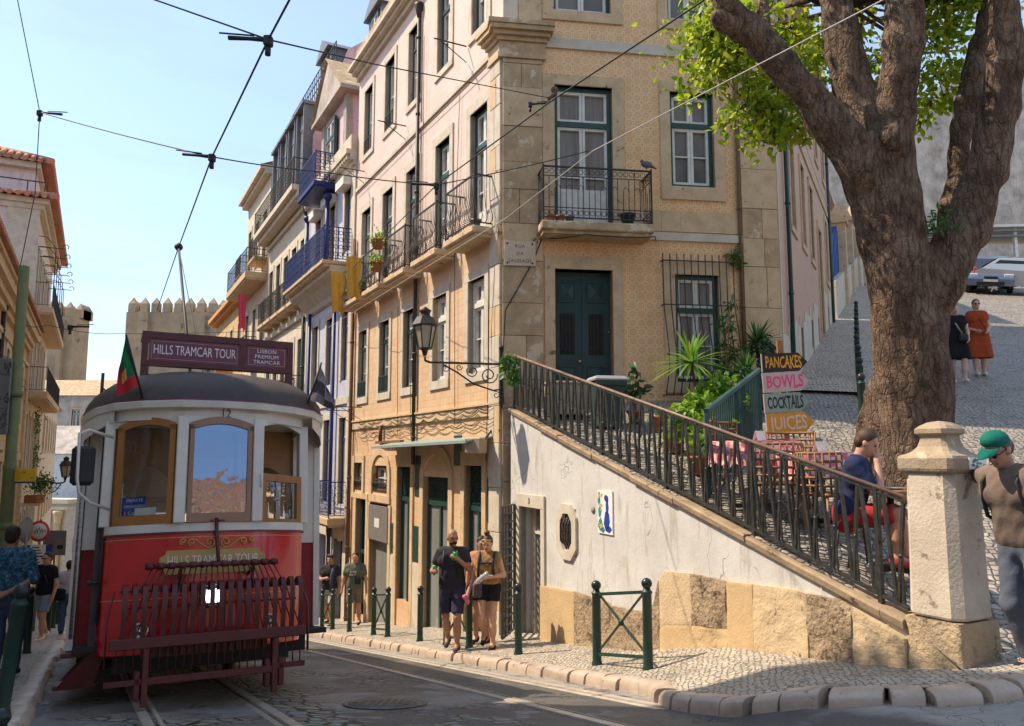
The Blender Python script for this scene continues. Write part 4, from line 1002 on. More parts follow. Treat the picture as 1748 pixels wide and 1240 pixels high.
for (u0, u1, v, lab) in ((1019, 1106, 1110, 'green cross barrier standing before the white wall, nearest of the barriers'), (762, 801, 1080, 'green cross barrier in front of the bald man drinking from a can'), (638, 662, 1060, 'green cross barrier in front of the shop with the grey sign board'), (550, 568, 1050, 'green cross barrier in front of the young man with a scarf, farthest of the barriers')):
    a, c = bpos(bt(u0, v)), bpos(bt(u1, v)); 
    L = (c-a).length; L = max(.8, min(1.0, L)) if u0 != 1019 else L
    c = a+(c-a).normalized()*L; rz = math.atan2(c.y-a.y, c.x-a.x); dz = c.z-a.z
    t = thing('cross_barrier', lab, 'barrier', a, rz, 'cross barriers along the right kerb')
    Lh = math.hypot(c.x-a.x, c.y-a.y)
    for x, z in ((0, 0), (Lh, dz)):
        mb = MB(); h = .95; mb.lathe([(.062, -.15), (.062, .02), (.052, .05), (.05, h-.16), (.057, h-.155), (.057, h-.135), (.045, h-.13), (.036, h-.10)], (x, 0, z), 14); mb.build('post', M['bollard'], t, world=False)
        mb = MB(); mb.ball((x, 0, z+h-.055), .058, 14); mb.build('ball_cap', M['ball'], t, world=False)
    mb = MB(); mb.bar((.04, 0, .16), (Lh-.04, 0, dz+.80), .03, .012); mb.bar((.04, .012, .80), (Lh-.04, .012, dz+.16), .03, .012)
    mb.lathe([(.0, 0), (.035, 0), (.035, .03), (0, .03)], (Lh/2, -.012, .48+dz/2), 10, axis=(0, 1, 0))
    mb.bar((.04, 0, .80), (Lh-.04, 0, dz+.80), .03, .035); mb.bar((.04, 0, .13), (Lh-.04, 0, dz+.13), .03, .035); mb.build('cross_frame', M['bollard'], t, world=False)
# left kerb
def lp(t, n): p = st(t, n); p.z = leftz(p.x, p.y); return p
for i, (p, lab, tilt) in enumerate([(V((-3.9, 6.35, leftz(-3.86, 6.35))), 'leaning dark green bollard behind the man in the blue shirt', .10), (V((-3.22, 5.25, -2.5)), 'dark bollard at the bottom left corner, only its round top in view', 0),
        (lp(15.0, -.78), 'green bollard on the left pavement just beyond the man in the blue shirt', 0), (lp(20.0, -.78), 'second green bollard beyond the man in the blue shirt', 0), (lp(23., -.78), 'third green bollard beyond the man in the blue shirt', 0), (lp(26.5, -.78), 'fourth green bollard beyond the man in the blue shirt', 0), (lp(30, -.78), 'fifth green bollard beyond the man in the blue shirt', 0)]):
    M_ = TR(p, 0, 1.02 if i == 0 else (.96 if i == 1 else 1.08)) @ Matrix.Rotation(tilt, 4, 'Y')
    dup(proto, M_, lab, 'bollards along the left kerb')
# hill street bollards
hb = [(1463, 720, 627), (1476, 740, 652), (1468, 700, 603), (1462, 690, 610), (1466, 668, 586), (1470, 652, 572), (1473, 640, 565), (1478, 618, 552)]
names = ['nearest', 'second', 'third', 'fourth', 'fifth', 'sixth', 'seventh', 'farthest']
for k in range(8):
    y = 11.9+k*1.55; u = 1474-k*1.5+(0 if k < 3 else 2*(k-3)); x = (u-874)/FPX*y*.998
    dup(proto, TR((x, y, sauz(x, y)), 0, 1.05), f'dark green bollard left of the tree trunk on the hill street, {names[k]} of its row', 'bollards up the hill street')
# ============================================================ other houses on the right of the street
def blue_house():
    b = thing('blue_balcony_house', 'lilac tiled house with a long deep blue balcony and a pink dormer', 'house', st(C0.y/.887+0, 6.4, -5))
    T0, T1 = 9.46, 15.2
    hu = [(T0+.5+k*1.8, T0+1.2+k*1.8, 6.1, 8.0) for k in range(3)]
    hm = [(T0+.5+k*1.8, T0+1.2+k*1.8, 2.2, 4.3) for k in range(3)]; hl = [(T0+.5+k*1.8, T0+1.2+k*1.8, -1.4, 1.1) for k in range(3)]
    hg = [(T0+.5+k*1.8, T0+1.5+k*1.8, -6.5, -2.4) for k in range(3)]
    mb = MB(FL); mb.wall(T0, T1, -7.5, 8.6, hu+hm+hl+hg); mb.build('wall', M['tile_blue'], b)
    surrounds(FL, b, hu+hm+hl, 'stone_pale', w=.16, sill=.0, lint=.18, o=.03); mb = MB(FL)
    for h in hg: mb.box(h[0]-.2, h[0], -.2, .04, -7, -2.4); mb.box(h[1], h[1]+.2, -.2, .04, -7, -2.4); mb.box(h[0]-.2, h[1]+.2, -.2, .043, -2.4, -2.1)
    mb.box(T0, T0+.32, -.1, .05, -7.5, 8.5); mb.build('door_surrounds', M['stone_pale'], b)
    for i, h in enumerate(hu+hm+hl): window(FL, b, *h, trans=.25, fm='blue_paint')
    for h in hg: mb = MB(FL); mb.box(h[0], h[1], -.3, -.2, -7, -2.4); mb.build('door', M['dark'], b)
    mb = MB(FL)
    for (o0, z0, z1) in ((.12, 8.5, 8.65), (.22, 8.65, 8.8), (.34, 8.8, 8.95), (.2, 8.95, 9.4)): mb.box(T0, T1, -.2, o0, z0, z1-.003)
    for k in range(25): u = T0+.1+k*.22; mb.box(u, u+.1, .02, .3, 8.655, 8.79)
    mb.box(T0, T1, -.05, .05, 1.5, 1.7); mb.build('cornice', M['stone_pale'], b)
    mb = MB(FL)                                             # moulded support of the long balcony
    rows = []
    for o_, z in ((0.02, 4.75), (.1, 4.8), (.14, 4.95), (.3, 5.1), (.42, 5.22), (.66, 5.3), (.68, 5.48)): rows.append([(T0+.25, o_, z), (T1-.1, o_, z)])
    mb.grid(rows, smooth=False)
    for u in (T0+.25, T1-.1): mb.add([(u, r[0][1], r[0][2]) for r in rows]+[(u, 0, 5.48)], [tuple(range(8))])
    mb.build('balcony_moulding', M['stone_pale'], b)
    balcony(FL, b, T0+.3, T1-.1, 5.62, prot=.85, h=1.0, iron='blue_paint', style='dense', bw=1.7, spacing=.14, th=.12)
    mb = MB(FL)
    for u in (T0+2.2, T0+4.9): mb.tube([(u, .3, 5.6), (u, .3, 8.0)], .07, 8); mb.lathe([(.08, 0), (.14, .1), (.14, .2)], (u, .3, 8.0), 8)
    mb.tube([(T0+1.7, .12, -6), (T0+1.7, .12, 4.8)], .06, 8); mb.tube([(T0+4.9, .12, -6), (T0+4.9, .12, 4.8)], .06, 8); mb.build('blue_pipes', M['blue_paint'], b)
    mb = MB(FL)
    for h in hu: mb.box(h[0]-.1, h[1]+.1, .032, .3, 8.0, 8.25)
    mb.build('roller_boxes', M['white_paint'], b)
    balcony(FL, b, T0+.3, T0+2.0, -1.75, prot=.5, h=1.0, iron='blue_paint', style='dense', spacing=.14, th=.2, brackets=2)
    # dormer with a stone gable and its own little balcony
    mb = MB(FL); d0, d1 = 11.2, 14.3
    mb.box(d0, d1, -3.5, -.15, 8.9, 11.6); mb.build('dormer_wall', M['plaster_pink'], b)
    mb = MB(FL); mb.prism([(d0-.3, 11.6), (d1+.3, 11.6), ((d0+d1)/2, 13.1)], -.6, .15); mb.box(d0-.35, d1+.35, -3.6, .2, 11.47, 11.597)
    mb.box(d0-.03, d0+.3, -.3, -.1, 8.9, 11.47); mb.box(d1-.3, d1+.03, -.3, -.1, 8.9, 11.47); mb.build('dormer_gable', M['plaster_grey'], b)
    mb = MB(FL); r = [(d0-.35, -3.6, 11.6), ((d0+d1)/2, -3.6, 13.25), ((d0+d1)/2, .25, 13.25), (d0-.35, .25, 11.6)]; mb.add(r, [(0, 1, 2, 3)]); r2 = [(d1+.35, -3.6, 11.6), ((d0+d1)/2, -3.6, 13.25), ((d0+d1)/2, .25, 13.25), (d1+.35, .25, 11.6)]; mb.add(r2, [(0, 1, 2, 3)]); mb.build('dormer_roof', M['stone_dirty'], b)
    window(FL, b, d0+1.0, d1-1.0, 8.9, 11.1, o=-.02, rec=.02)
    balcony(FL, b, d0+.3, d1-.6, 8.55, prot=.75, h=.95, iron='blue_paint', style='dense', bw=1.7, spacing=.14, th=.14, slabm='blue_paint')
    mb = MB(FL); mb.add([(T0, 0, 9.3), (T1, 0, 9.3), (T1, -4.5, 11.4), (T0, -4.5, 11.4), (T1, -12, 9.3), (T0, -12, 9.3)], [(0, 1, 2, 3), (3, 2, 4, 5)]); mb.build('roof', M['rooftile'], b)
    mb = MB(FL); mb.add([(T0+.01, 0, -7), (T0+.01, -12, -7), (T0+.01, -12, 9.3), (T0+.01, -4.5, 11.4), (T0+.01, 0, 9.3)], [(0, 1, 2, 3, 4)]); mb.build('side_wall', M['plaster_pink'], b)
blue_house()
def mansard_house():
    T0, T1 = 15.26, 23.0
    b = thing('mansard_house', 'cream house with a grey zinc mansard storey, roof terrace and many small iron balconies', 'house', st(30, 6.4, -6))
    cs = [T0+.9+k*1.5 for k in range(5)]
    hu = [(c-.4, c+.4, 5.6, 7.9) for c in cs]; hm = [(c-.4, c+.4, 1.9, 4.2) for c in cs]; hl = [(c-.42, c+.42, -1.4, 1.) for c in cs]; hg = [(c-.5, c+.5, -7, -3.0) for c in cs]
    mb = MB(FL); mb.wall(T0, T1, -8.5, 9.2, hu+hm+hl+hg); mb.build('wall', M['plaster_cream'], b)
    surrounds(FL, b, hu+hm+hl, 'stone_pale', w=.15, sill=0, lint=.2, o=.03); mb = MB(FL)
    for z in (8.95, 4.9, 1.3): mb.box(T0, T1, -.1, .12, z, z+.16)
    mb.box(T0-.1, T1+.1, -.1, .5, 9.2, 9.4); mb.box(T0-.05, T1, -.1, .7, 9.403, 9.6); mb.build('cornice', M['stone_pale'], b)
    for h in hu+hm+hl: window(FL, b, *h, trans=.25)
    for h in hg: mb = MB(FL); mb.box(h[0], h[1], -.3, -.2, -7.5, -3.); mb.build('door', M['dark'], b)
    for c in cs:
        for z in (5.55, 1.85, -1.45): balcony(FL, b, c-.62, c+.62, z, prot=.4, h=.95, style='dense', spacing=.16, th=.16)
    balcony(FL, b, T0, T1, 9.6, prot=.65, h=1.0, style='dense', spacing=.2, slab=False)
    # zinc mansard with box dormers
    mb = MB(FL); q = [(T0+.05, -.1, 9.6), (T1, -.1, 9.6), (T1, -.75, 14.2), (T0+.05, -.75, 14.2)]; mb.add(q, [(0, 1, 2, 3)])
    mb.box(T0+.05, T1, -8, -.75, 13.9, 14.4); mb.build('mansard', M['zinc'], b)
    for c in cs[:4]:
        mb = MB(FL); mb.box(c-.62, c-.52, -.8, .28, 9.7, 12.8); mb.box(c+.52, c+.62, -.8, .28, 9.7, 12.8); mb.box(c-.7, c+.7, -.9, .36, 12.8, 12.92); d = mb.build('dormer', M['zinc'], b)
        window(FL, d, c-.5, c+.5, 9.7, 12.75, o=.15, rec=.05, trans=.2, fm='zinc')
    mb = MB(FL)
    for z in (14.7, 15.05, 15.4): mb.bar((T0+.1, -.8, z), (T1, -.8, z), .03)
    for k in range(24): u = T0+.1+(T1-T0-.1)*k/23; mb.bar((u, -.8, 14.4), (u, -.8, 15.4), .028)
    mb.build('terrace_railing', M['iron'], b)
    mb = MB(FL)                                             # pink party wall towards the corner house
    mb.add([(T0-.03, .0, -8), (T0-.03, -12, -8), (T0-.03, -12, 19.0), (T0-.03, -7.2, 19.9), (T0-.03, -1.2, 15.1), (T0-.03, 0, 11.5)], [(0, 1, 2, 3, 4, 5)]); mb.build('party_wall', M['plaster_pink'], b)
    for (o_, z, u) in ((-2.6, 16.2, T0+.3), (-1.2, 15.0, T0+2.4), (-5.2, 18.0, T0+.2)):
        mb = MB(FL); mb.box(u, u+1.7, o_-2.6, o_, z-1, z+1.35); mb.prism([(u-.15, z+1.35), (u+1.85, z+1.35), (u+.85, z+2.0)], o_-2.7, o_+.2); d = mb.build('roof_dormer', M['zinc'], b)
        window(FL, d, u+.3, u+1.4, z-.3, z+1.25, o=o_+.03, rec=.02, trans=0)
    mb = MB(FL); mb.add([(T0, -1.2, 15.0), (T1, -1.2, 15.0), (T1, -7.2, 19.8), (T0, -7.2, 19.8)], [(0, 1, 2, 3)]); mb.build('roof', M['zinc'], b)
    downpipe(FL, b, T0+.3, -7, 8.6, mat='green_paint', r=.06)
mansard_house()
def far_house(name, label, T0, T1, top, mat, wins, floors, seedv, balc=True, eave='stone_pale', orange=False):
    b = thing(name, label, 'house', st(T0+12.5, 6.4, -8)); zs = floors; holes = []
    n = wins
    for z in zs:
        for k in range(n): c = T0+(T1-T0)*(k+.5)/n; holes.append((c-.42, c+.42, z, z+2.3))
    mb = MB(FL); mb.wall(T0, T1, -14, top, holes); mb.add([(T0+.01, 0, -14), (T0+.01, -10, -14), (T0+.01, -10, top), (T0+.01, 0, top)], [(0, 1, 2, 3)]); mb.build('wall', M[mat], b)
    surrounds(FL, b, holes, 'stone_pale', w=.14, sill=0, lint=.18, o=.03); mb = MB(FL)
    mb.box(T0-.1, T1+.1, -.1, .3, top-.3, top-.12); mb.box(T0-.1, T1+.1, -.1, .5, top-.117, top+.1); mb.build('cornice', M[eave], b)
    for h in holes: window(FL, b, *h, trans=.25)
    for i, h in enumerate(holes):
        if balc and (i+seedv) % 2 == 0: balcony(FL, b, h[0]-.3, h[1]+.3, h[2]-.05, prot=.55, h=.95, style='plain', th=.16)
    mb = MB(FL); mb.add([(T0, .5, top+.1), (T1, .5, top+.1), (T1, -5, top+2.4), (T0, -5, top+2.4), (T1, -10, top), (T0, -10, top)], [(0, 1, 2, 3), (3, 2, 4, 5)]); mb.build('roof', M['rooftile'], b)
    return b
fb = far_house('tall_grey_house', 'tall narrow cream house with a heavy cornice beyond the mansard house', 23.1, 29.2, 12.9, 'plaster_cream', 3, (8.9, 4.6, .6, -3.4, -8.2), 0)
balcony(FL, fb, 23.3, 29.0, 8.1, prot=.9, h=1.05, style='dense', spacing=.2, th=.3)
far_house('orange_eaved_house', 'white house with orange tiled eaves at the far end of the right hand row', 29.3, 40, 8.3, 'plaster_yellow', 4, (4.6, 1., -3, -7.5), 1, eave='plaster_orange')
far_house('far_cream_house', 'distant cream house beyond the orange eaved house on the right', 40.1, 62, 4.6, 'plaster_cream', 6, (.2, -3.8, -8.), 0, balc=True)
# ============================================================ left row
LN = -2.9
FLL = frame(NV*LN, DS, NV)
def tiled_roof(mb, u0, u1, o0, z0, o1, z1, pitch=.24):
    """rows of barrel tiles running up the slope"""
    k = 0; u = u0
    while u < u1:
        r = pitch*.3
        mb.tube([(u, o0, z0+.05), (u, o1, z1+.05)], r, 6, smooth=True); u += pitch
    mb.add([(u0, o0, z0), (u1, o0, z0), (u1, o1, z1), (u0, o1, z1)], [(0, 1, 2, 3)])
def ochre_house():
    b = thing('ochre_house', 'long ochre house with tiled eaves on the left of the street', 'house', FLL @ V((20, 0, -6)))
    T0, T1, top = 15.5, 41.5, 5.4; holes = []
    for z, h in ((1.3, 2.4), (-2.6, 2.8), (-7.0, 2.6)):
        for k in range(9): c = T0+1.6+k*3.1; holes.append((c-.5, c+.5, z, z+h))
    mb = MB(FLL); mb.wall(T0, T1, -12, top, holes, depth=.3); mb.add([(T0, 0, -8), (T0, -9, -8), (T0, -9, top), (T0, 0, top)], [(0, 1, 2, 3)]); mb.build('wall', M['plaster_yellow'], b)
    surrounds(FLL, b, holes, 'stone_pale', w=.2, sill=.2, lint=.25, o=.05); mb = MB(FLL)
    for (o_, z0, z1) in ((.14, 4.6, 4.8), (.26, 4.8, 5.05), (.42, 5.05, 5.35), (.5, 5.35, 5.48)): mb.box(T0, T1, -.1, o_, z0, z1-.003)
    mb.box(T0, T1, -.1, .1, 3.9, 4.05); mb.box(T0, T1, -.1, .07, -.2, .1); mb.box(T1-.5, T1, -.1, .09, -12, 4.6)
    mb.build('cornice', M['stone'], b)
    for h in holes: window(FLL, b, *h, trans=.25, rec=.2)
    mb = MB(FLL); tiled_roof(mb, T0, T1, .62, 5.5, -4.5, 7.5); mb.build('roof', M['rooftile'], b)
    mb = MB(FLL)
    rr = random.Random(12)
    for k in range(4): cable(mb, FLL, [(T0+i*4, .09, 3.9-k*.25+rr.uniform(-.2, .2)-i*.1) for i in range(8)], .012, .15)
    mb.build('wall_cables', M['black'], b)
    downpipe(FLL, b, 30, -8, 4.6, r=.07); downpipe(FLL, b, 41.2, -10, 4.6, r=.07, mat='stone')
ochre_house()
def pink_house():
    b = thing('pink_house', 'pink house with two stepped red tiled roofs and iron brackets, rising behind the ochre house', 'house', FLL @ V((44, 0, -9)))
    T0, T1, t1 = 41.6, 56, 11.7; holes = []
    for z in (6.9, 3.0, -1., -5.5):
        for k in range(5): c = T0+1.4+k*2.4; holes.append((c-.5, c+.5, z, z+2.9))
    mb = MB(FLL); mb.wall(T0, T1, -14, t1, holes); mb.build('wall', M['plaster_cream'], b)
    mb = MB(FLL); mb.add([(T0, 0, -9), (T0, -14, -9), (T0, -14, t1), (T0, 0, t1)], [(0, 1, 2, 3)])
    mb.box(T0+3.0, T0+9, -14, -.4, t1, 14.3); mb.build('end_wall', M['plaster_pink_pale'], b)
    surrounds(FLL, b, holes, 'stone_pale', w=.2, sill=.1, lint=.25, o=.05); mb = MB(FLL)
    mb.box(T0-.15, T1, -14, .25, t1-.5, t1-.25); mb.box(T0-.3, T1, -14.1, .45, t1-.247, t1); mb.box(T0+2.6, T0+9.2, -14, -.2, 14.0, 14.3)
    mb.box(T0-.1, T0, -1.2, .1, -9, t1-.5); mb.box(T0-.06, T0, -3.9, -2.6, 9.9, 10.35); mb.box(T0-.06, T0, -3.5, -2.9, 4, 9.9); mb.build('trim', M['stone_pale'], b)
    for h in holes: window(FLL, b, *h, trans=.25)
    for (a, c, o0, o1, z, pk) in ((T0-.6, T1, .75, -14, t1, 1.9), (T0+2.4, T0+9.4, .3, -14, 14.3, 1.6)):
        mb = MB(FLL); q = min((c-a), o0-o1)/2; p0, p1 = (a+q, o0-q, z+pk), (a+q, o1+q, z+pk)
        mb.add([(a, o0, z), (c, o0, z), (c, o1, z), (a, o1, z), (a+q, o0-q, z+pk), (a+q, o1+q, z+pk)], [(0, 1, 4), (0, 4, 5, 3), (1, 2, 5, 4), (2, 3, 5)])
        n = int((o0-o1)/.34)
        for k in range(n):                                  # barrel tiles on the slope that faces the camera
            o_ = o0-.17-k*.34; f = min(1, (o0-o_)/q, (o_-o1)/q); mb.tube([(a-.06, o_, z+.04), (a+q*f, o_, z+pk*f+.06)], .12, 6)
        for k in range(int((c-a)/.34)):
            u = a+.17+k*.34; f = min(1, (u-a)/q, .6); mb.tube([(u, o0+.05, z+.04), (u, o0-q*f, z+pk*f+.05)], .12, 6)
        mb.tube([(a, o0, z+.1), p0], .16, 6); mb.tube([p0, p1], .16, 6); mb.build('roof', M['rooftile'], b)
    mb = MB(FLL)
    for z in (11.9, 12.6): mb.bar((T0+.2, .2, z), (T0+.2, -13, z), .05)
    for o_ in (.2, -.5, -4, -9): mb.bar((T0+.2, o_, t1), (T0+.2, o_, 12.6), .05)
    mb.build('terrace_railing', M['iron'], b)
    balcony(FLL, b, T0+.2, T1-.4, 2.9, prot=.8, h=1.1, style='plain', spacing=.2, th=.3)
    balcony(FLL, b, T0+.2, T1-.4, 6.8, prot=.8, h=1.1, style='plain', spacing=.2, th=.3)
    mb = MB(FLL)
    for k in range(6):
        u = T0+.4+k*2.1
        for z in (9.6,): mb.bar((u, 0, z), (u, 1.2, z), .035); mb.tube([(u, 1.2+.12*math.cos(t), z+.12*math.sin(t)+.1) for t in (3.1, 2.2, 1.2, .2, -.8)], .02, 4); mb.tube([(u, .8, 7.8), (u, .8, z), (u, .4, z+.5), (u, .0, z+.5)], .02, 4)
    mb.build('iron_brackets', M['iron'], b)
M['plaster_pink_pale'] = plaster('pale_pink_plaster', (.70, .58, .56), (.62, .50, .48))
pink_house()
def simple_house(name, label, F, T0, T1, dep, zb, top, mat, roofm, n, floors, pk=2., cat='house', hip=False):
    b = thing(name, label, cat, F @ V(((T0+T1)/2, 0, zb))); holes = []
    for z in floors:
        for k in range(n): c = T0+(T1-T0)*(k+.5)/n; holes.append((c-.5, c+.5, z, z+2.1))
    mb = MB(F); mb.wall(T0, T1, zb, top, holes)
    for u in (T0, T1): mb.add([(u, 0, zb), (u, -dep, zb), (u, -dep, top), (u, -dep/2, top+pk), (u, 0, top)], [(0, 1, 2, 3, 4)])
    mb.build('wall', M[mat], b)
    if holes:
        surrounds(F, b, holes, 'stone', w=.18, sill=.15, lint=.2, o=.04)
    for h in holes: window(F, b, *h, trans=.25)
    mb = MB(F); mb.add([(T0-.2, .3, top), (T1+.2, .3, top), (T1+.2, -dep/2, top+pk+.1), (T0-.2, -dep/2, top+pk+.1), (T1+.2, -dep-.3, top), (T0-.2, -dep-.3, top)], [(0, 1, 2, 3), (3, 2, 4, 5)])
    if roofm == 'rooftile':
        u = T0
        while u < T1: mb.tube([(u, .32, top+.03), (u, -dep/2, top+pk+.13)], .09, 5); u += .3
    mb.build('roof', M[roofm], b); return b
simple_house('cream_house', 'cream house with shutters beyond the pink house on the left', FLL, 56.1, 76, 9, -15, 3.6, 'plaster_cream', 'rooftile', 6, (.3, -4, -8.5))
M['plaster_white_cool'] = plaster('cool_white_plaster', (.66, .68, .70), (.52, .54, .57))
# cross houses closing the street where it bends
FX = frame(V((-52, 84, 0)), (1, 0, 0), (0, -1, 0))
simple_house('white_gable_house', 'large blank white house closing the street behind the tram', FX, 0, 18, 10, -16, 0.2, 'plaster_white_cool', 'plaster_grey', 0, (), 3.)
FX2 = frame(V((-74, 96, 0)), (1, 0, 0), (0, -1, 0))
simple_house('ruined_stone_house', 'old grey stone house with bare walls above the white house', FX2, 8, 26, 9, -16, 7.2, 'plaster_grey', 'stone_dirty', 2, (3.4,), 2.2)
M_ = None
FX3 = frame(V((-49.5, 80, 0)), (.95, -.3, 0), (-.3, -.95, 0))
def portal():
    b = thing('carved_portal', 'pale stone church portal with carved capitals at the bend of the street', 'portal', FX3 @ V((2, 0, -14)))
    mb = MB(FX3); mb.box(0, 7, -2, 0, -16, -4.6); mb.box(-.3, 7.3, -2, .35, -4.6, -4.2); mb.box(-.15, 7.15, -2, .2, -5.2, -4.9); mb.build('wall', M['stone_pale'], b)
    for u in (.8, 2.2, 4.8, 6.2):
        mb = MB(FX3); mb.lathe([(.42, -16), (.42, -14.6), (.32, -14.4), (.27, -6.6), (.34, -6.4), (.3, -6.2), (.46, -5.6), (.5, -5.3)], (u, .3, 0), 10); mb.build('column', M['stone'], b)
    mb = MB(FX3); mb.box(2.9, 4.1, .001, .02, -15, -9); mb.build('doorway', M['dark'], b)
portal()
def cathedral():
    b = thing('cathedral', 'crenellated stone cathedral with twin towers rising at the end of the street', 'cathedral', (-56, 128, -22))
    F = frame(V((0, 126, 0)), (1, 0, 0), (0, -1, 0))
    def kx(u, v=600): r = ray(u, v); return r.x/r.y*126
    def kz(v): r = ray(300, v); return r.z/r.y*126
    def tower(x0, x1, dep, ztop, octo, lab, n):
        t = thing_part('tower', b); mb = MB(F); mb.wall(x0, x1, -24, ztop, []); 
        for x in (x0, x1): mb.add([(x, 0, -24), (x, -dep, -24), (x, -dep, ztop), (x, 0, ztop)], [(0, 1, 2, 3)])
        mb.add([(x0, 0, ztop), (x1, 0, ztop), (x1, -dep, ztop), (x0, -dep, ztop)], [(0, 1, 2, 3)])
        mb.box(x0+(x1-x0)*.15, x0+(x1-x0)*.26, 0, .8, -24, ztop); mb.box(x1-(x1-x0)*.2, x1-(x1-x0)*.12, 0, .9, -24, ztop-.6)
        rr = random.Random(1); 
        mb.build('walls', M['rubble'], t)
        mb = MB(F); w = (x1-x0)/n
        for k in range(n):
            a = x0+w*(k+.18); c = x0+w*(k+.82)
            for o_ in (.0, -dep+1):
                mb.box(a, c, o_-1., o_+.1, ztop, ztop+1.4); m_ = ((a+c)/2, o_-.45, ztop+2.5); mb.add([(a, o_+.1, ztop+1.4), (c, o_+.1, ztop+1.4), (c, o_-1, ztop+1.4), (a, o_-1, ztop+1.4), m_], [(0, 1, 4), (1, 2, 4), (2, 3, 4), (3, 0, 4)])
        for k in range(5):
            o_ = -1.5-k*(dep-2)/5
            for x in (x0, x1): mb.box(x-.5, x+.5, o_-1.2, o_, ztop, ztop+1.4); mb.add([(x-.5, o_, ztop+1.4), (x+.5, o_, ztop+1.4), (x+.5, o_-1.2, ztop+1.4), (x-.5, o_-1.2, ztop+1.4), (x, o_-.6, ztop+2.5)], [(0, 1, 4), (1, 2, 4), (2, 3, 4), (3, 0, 4)])
        mb.build('battlements', M['rubble'], t)
        mb = MB(F)
        xc = (x0+x1)/2
        mb.prism([(xc-1.1, 2), (xc+1.1, 2), (xc+1.1, 8), (xc+.6, 9.4), (xc, 10), (xc-.6, 9.4), (xc-1.1, 8)], .02, .08); mb.build('bell_opening', M['dark'], t)
    tower(kx(212), kx(369), 5, kz(533), 0, '', 8)
    tower(kx(20), kx(121), 5, kz(540), 0, '', 6)
    mb = MB(F); mb.box(kx(121), kx(212), -9, -5.1, -24, -4); mb.build('nave_front', M['rubble'], b)
cathedral()
# ============================================================ houses behind the camera and up the hill
FB = frame(NV*-3.6, -DS, NV)
FQ = frame(NV*-3.4, DS, NV)
simple_house('unseen_row_house', 'unseen tall narrow house added beside the camera to shade the corner pavement', FQ, 8.6, 12.0, 7, -3.2, 12.3, 'plaster_cream', 'rooftile', 2, (4, 8.5), 1.)  # out of view; height and width set so its shadow covers the corner pavement
simple_house('unseen_row_house', 'unseen low house added behind the camera, kept low to let the sun in', FQ, -14, 8.5, 7, -2.9, 3.4, 'plaster_cream', 'rooftile', 5, (.4,), 1.4)  # out of view; low so sunlit ground bounces light onto the fronts
simple_house('unseen_row_house', 'unseen low house added before the ochre house, kept low to leave the road sunlit', FQ, 12.1, 15.4, 8, -3.9, 5.0, 'plaster_cream', 'rooftile', 0, (), 1.6)  # out of view; low so its shadow stops short of the right-hand road
FBk = frame(V((13, -20, 0)), V((-.87, -.49, 0)), V((-.49, .87, 0)))
simple_house('red_roofed_house', 'house with a broad red roof uphill behind the camera, mirrored in the tram windscreen', FBk, -24, 24, 22, -6, 5.9, 'plaster_cream', 'rooftile', 9, (3.1,), 5.8)
for _u, _o, _lab in ((2., -4.5, 'white roof dormer low on the red roof behind the camera'), (-9., -7., 'white roof dormer high on the red roof behind the camera'), (12., -6., 'white chimney block on the red roof behind the camera')):
    _t = thing('roof_dormer', _lab, 'dormer', FBk @ V((_u, _o, 7.5))); mb = MB(FBk); mb.box(_u-1, _u+1, _o-2, _o, 6.2, 9.6); mb.prism([(_u-1.2, 9.6), (_u+1.2, 9.6), (_u, 10.5)], _o-2.2, _o+.2); mb.build('walls', M['plaster_white'], _t)
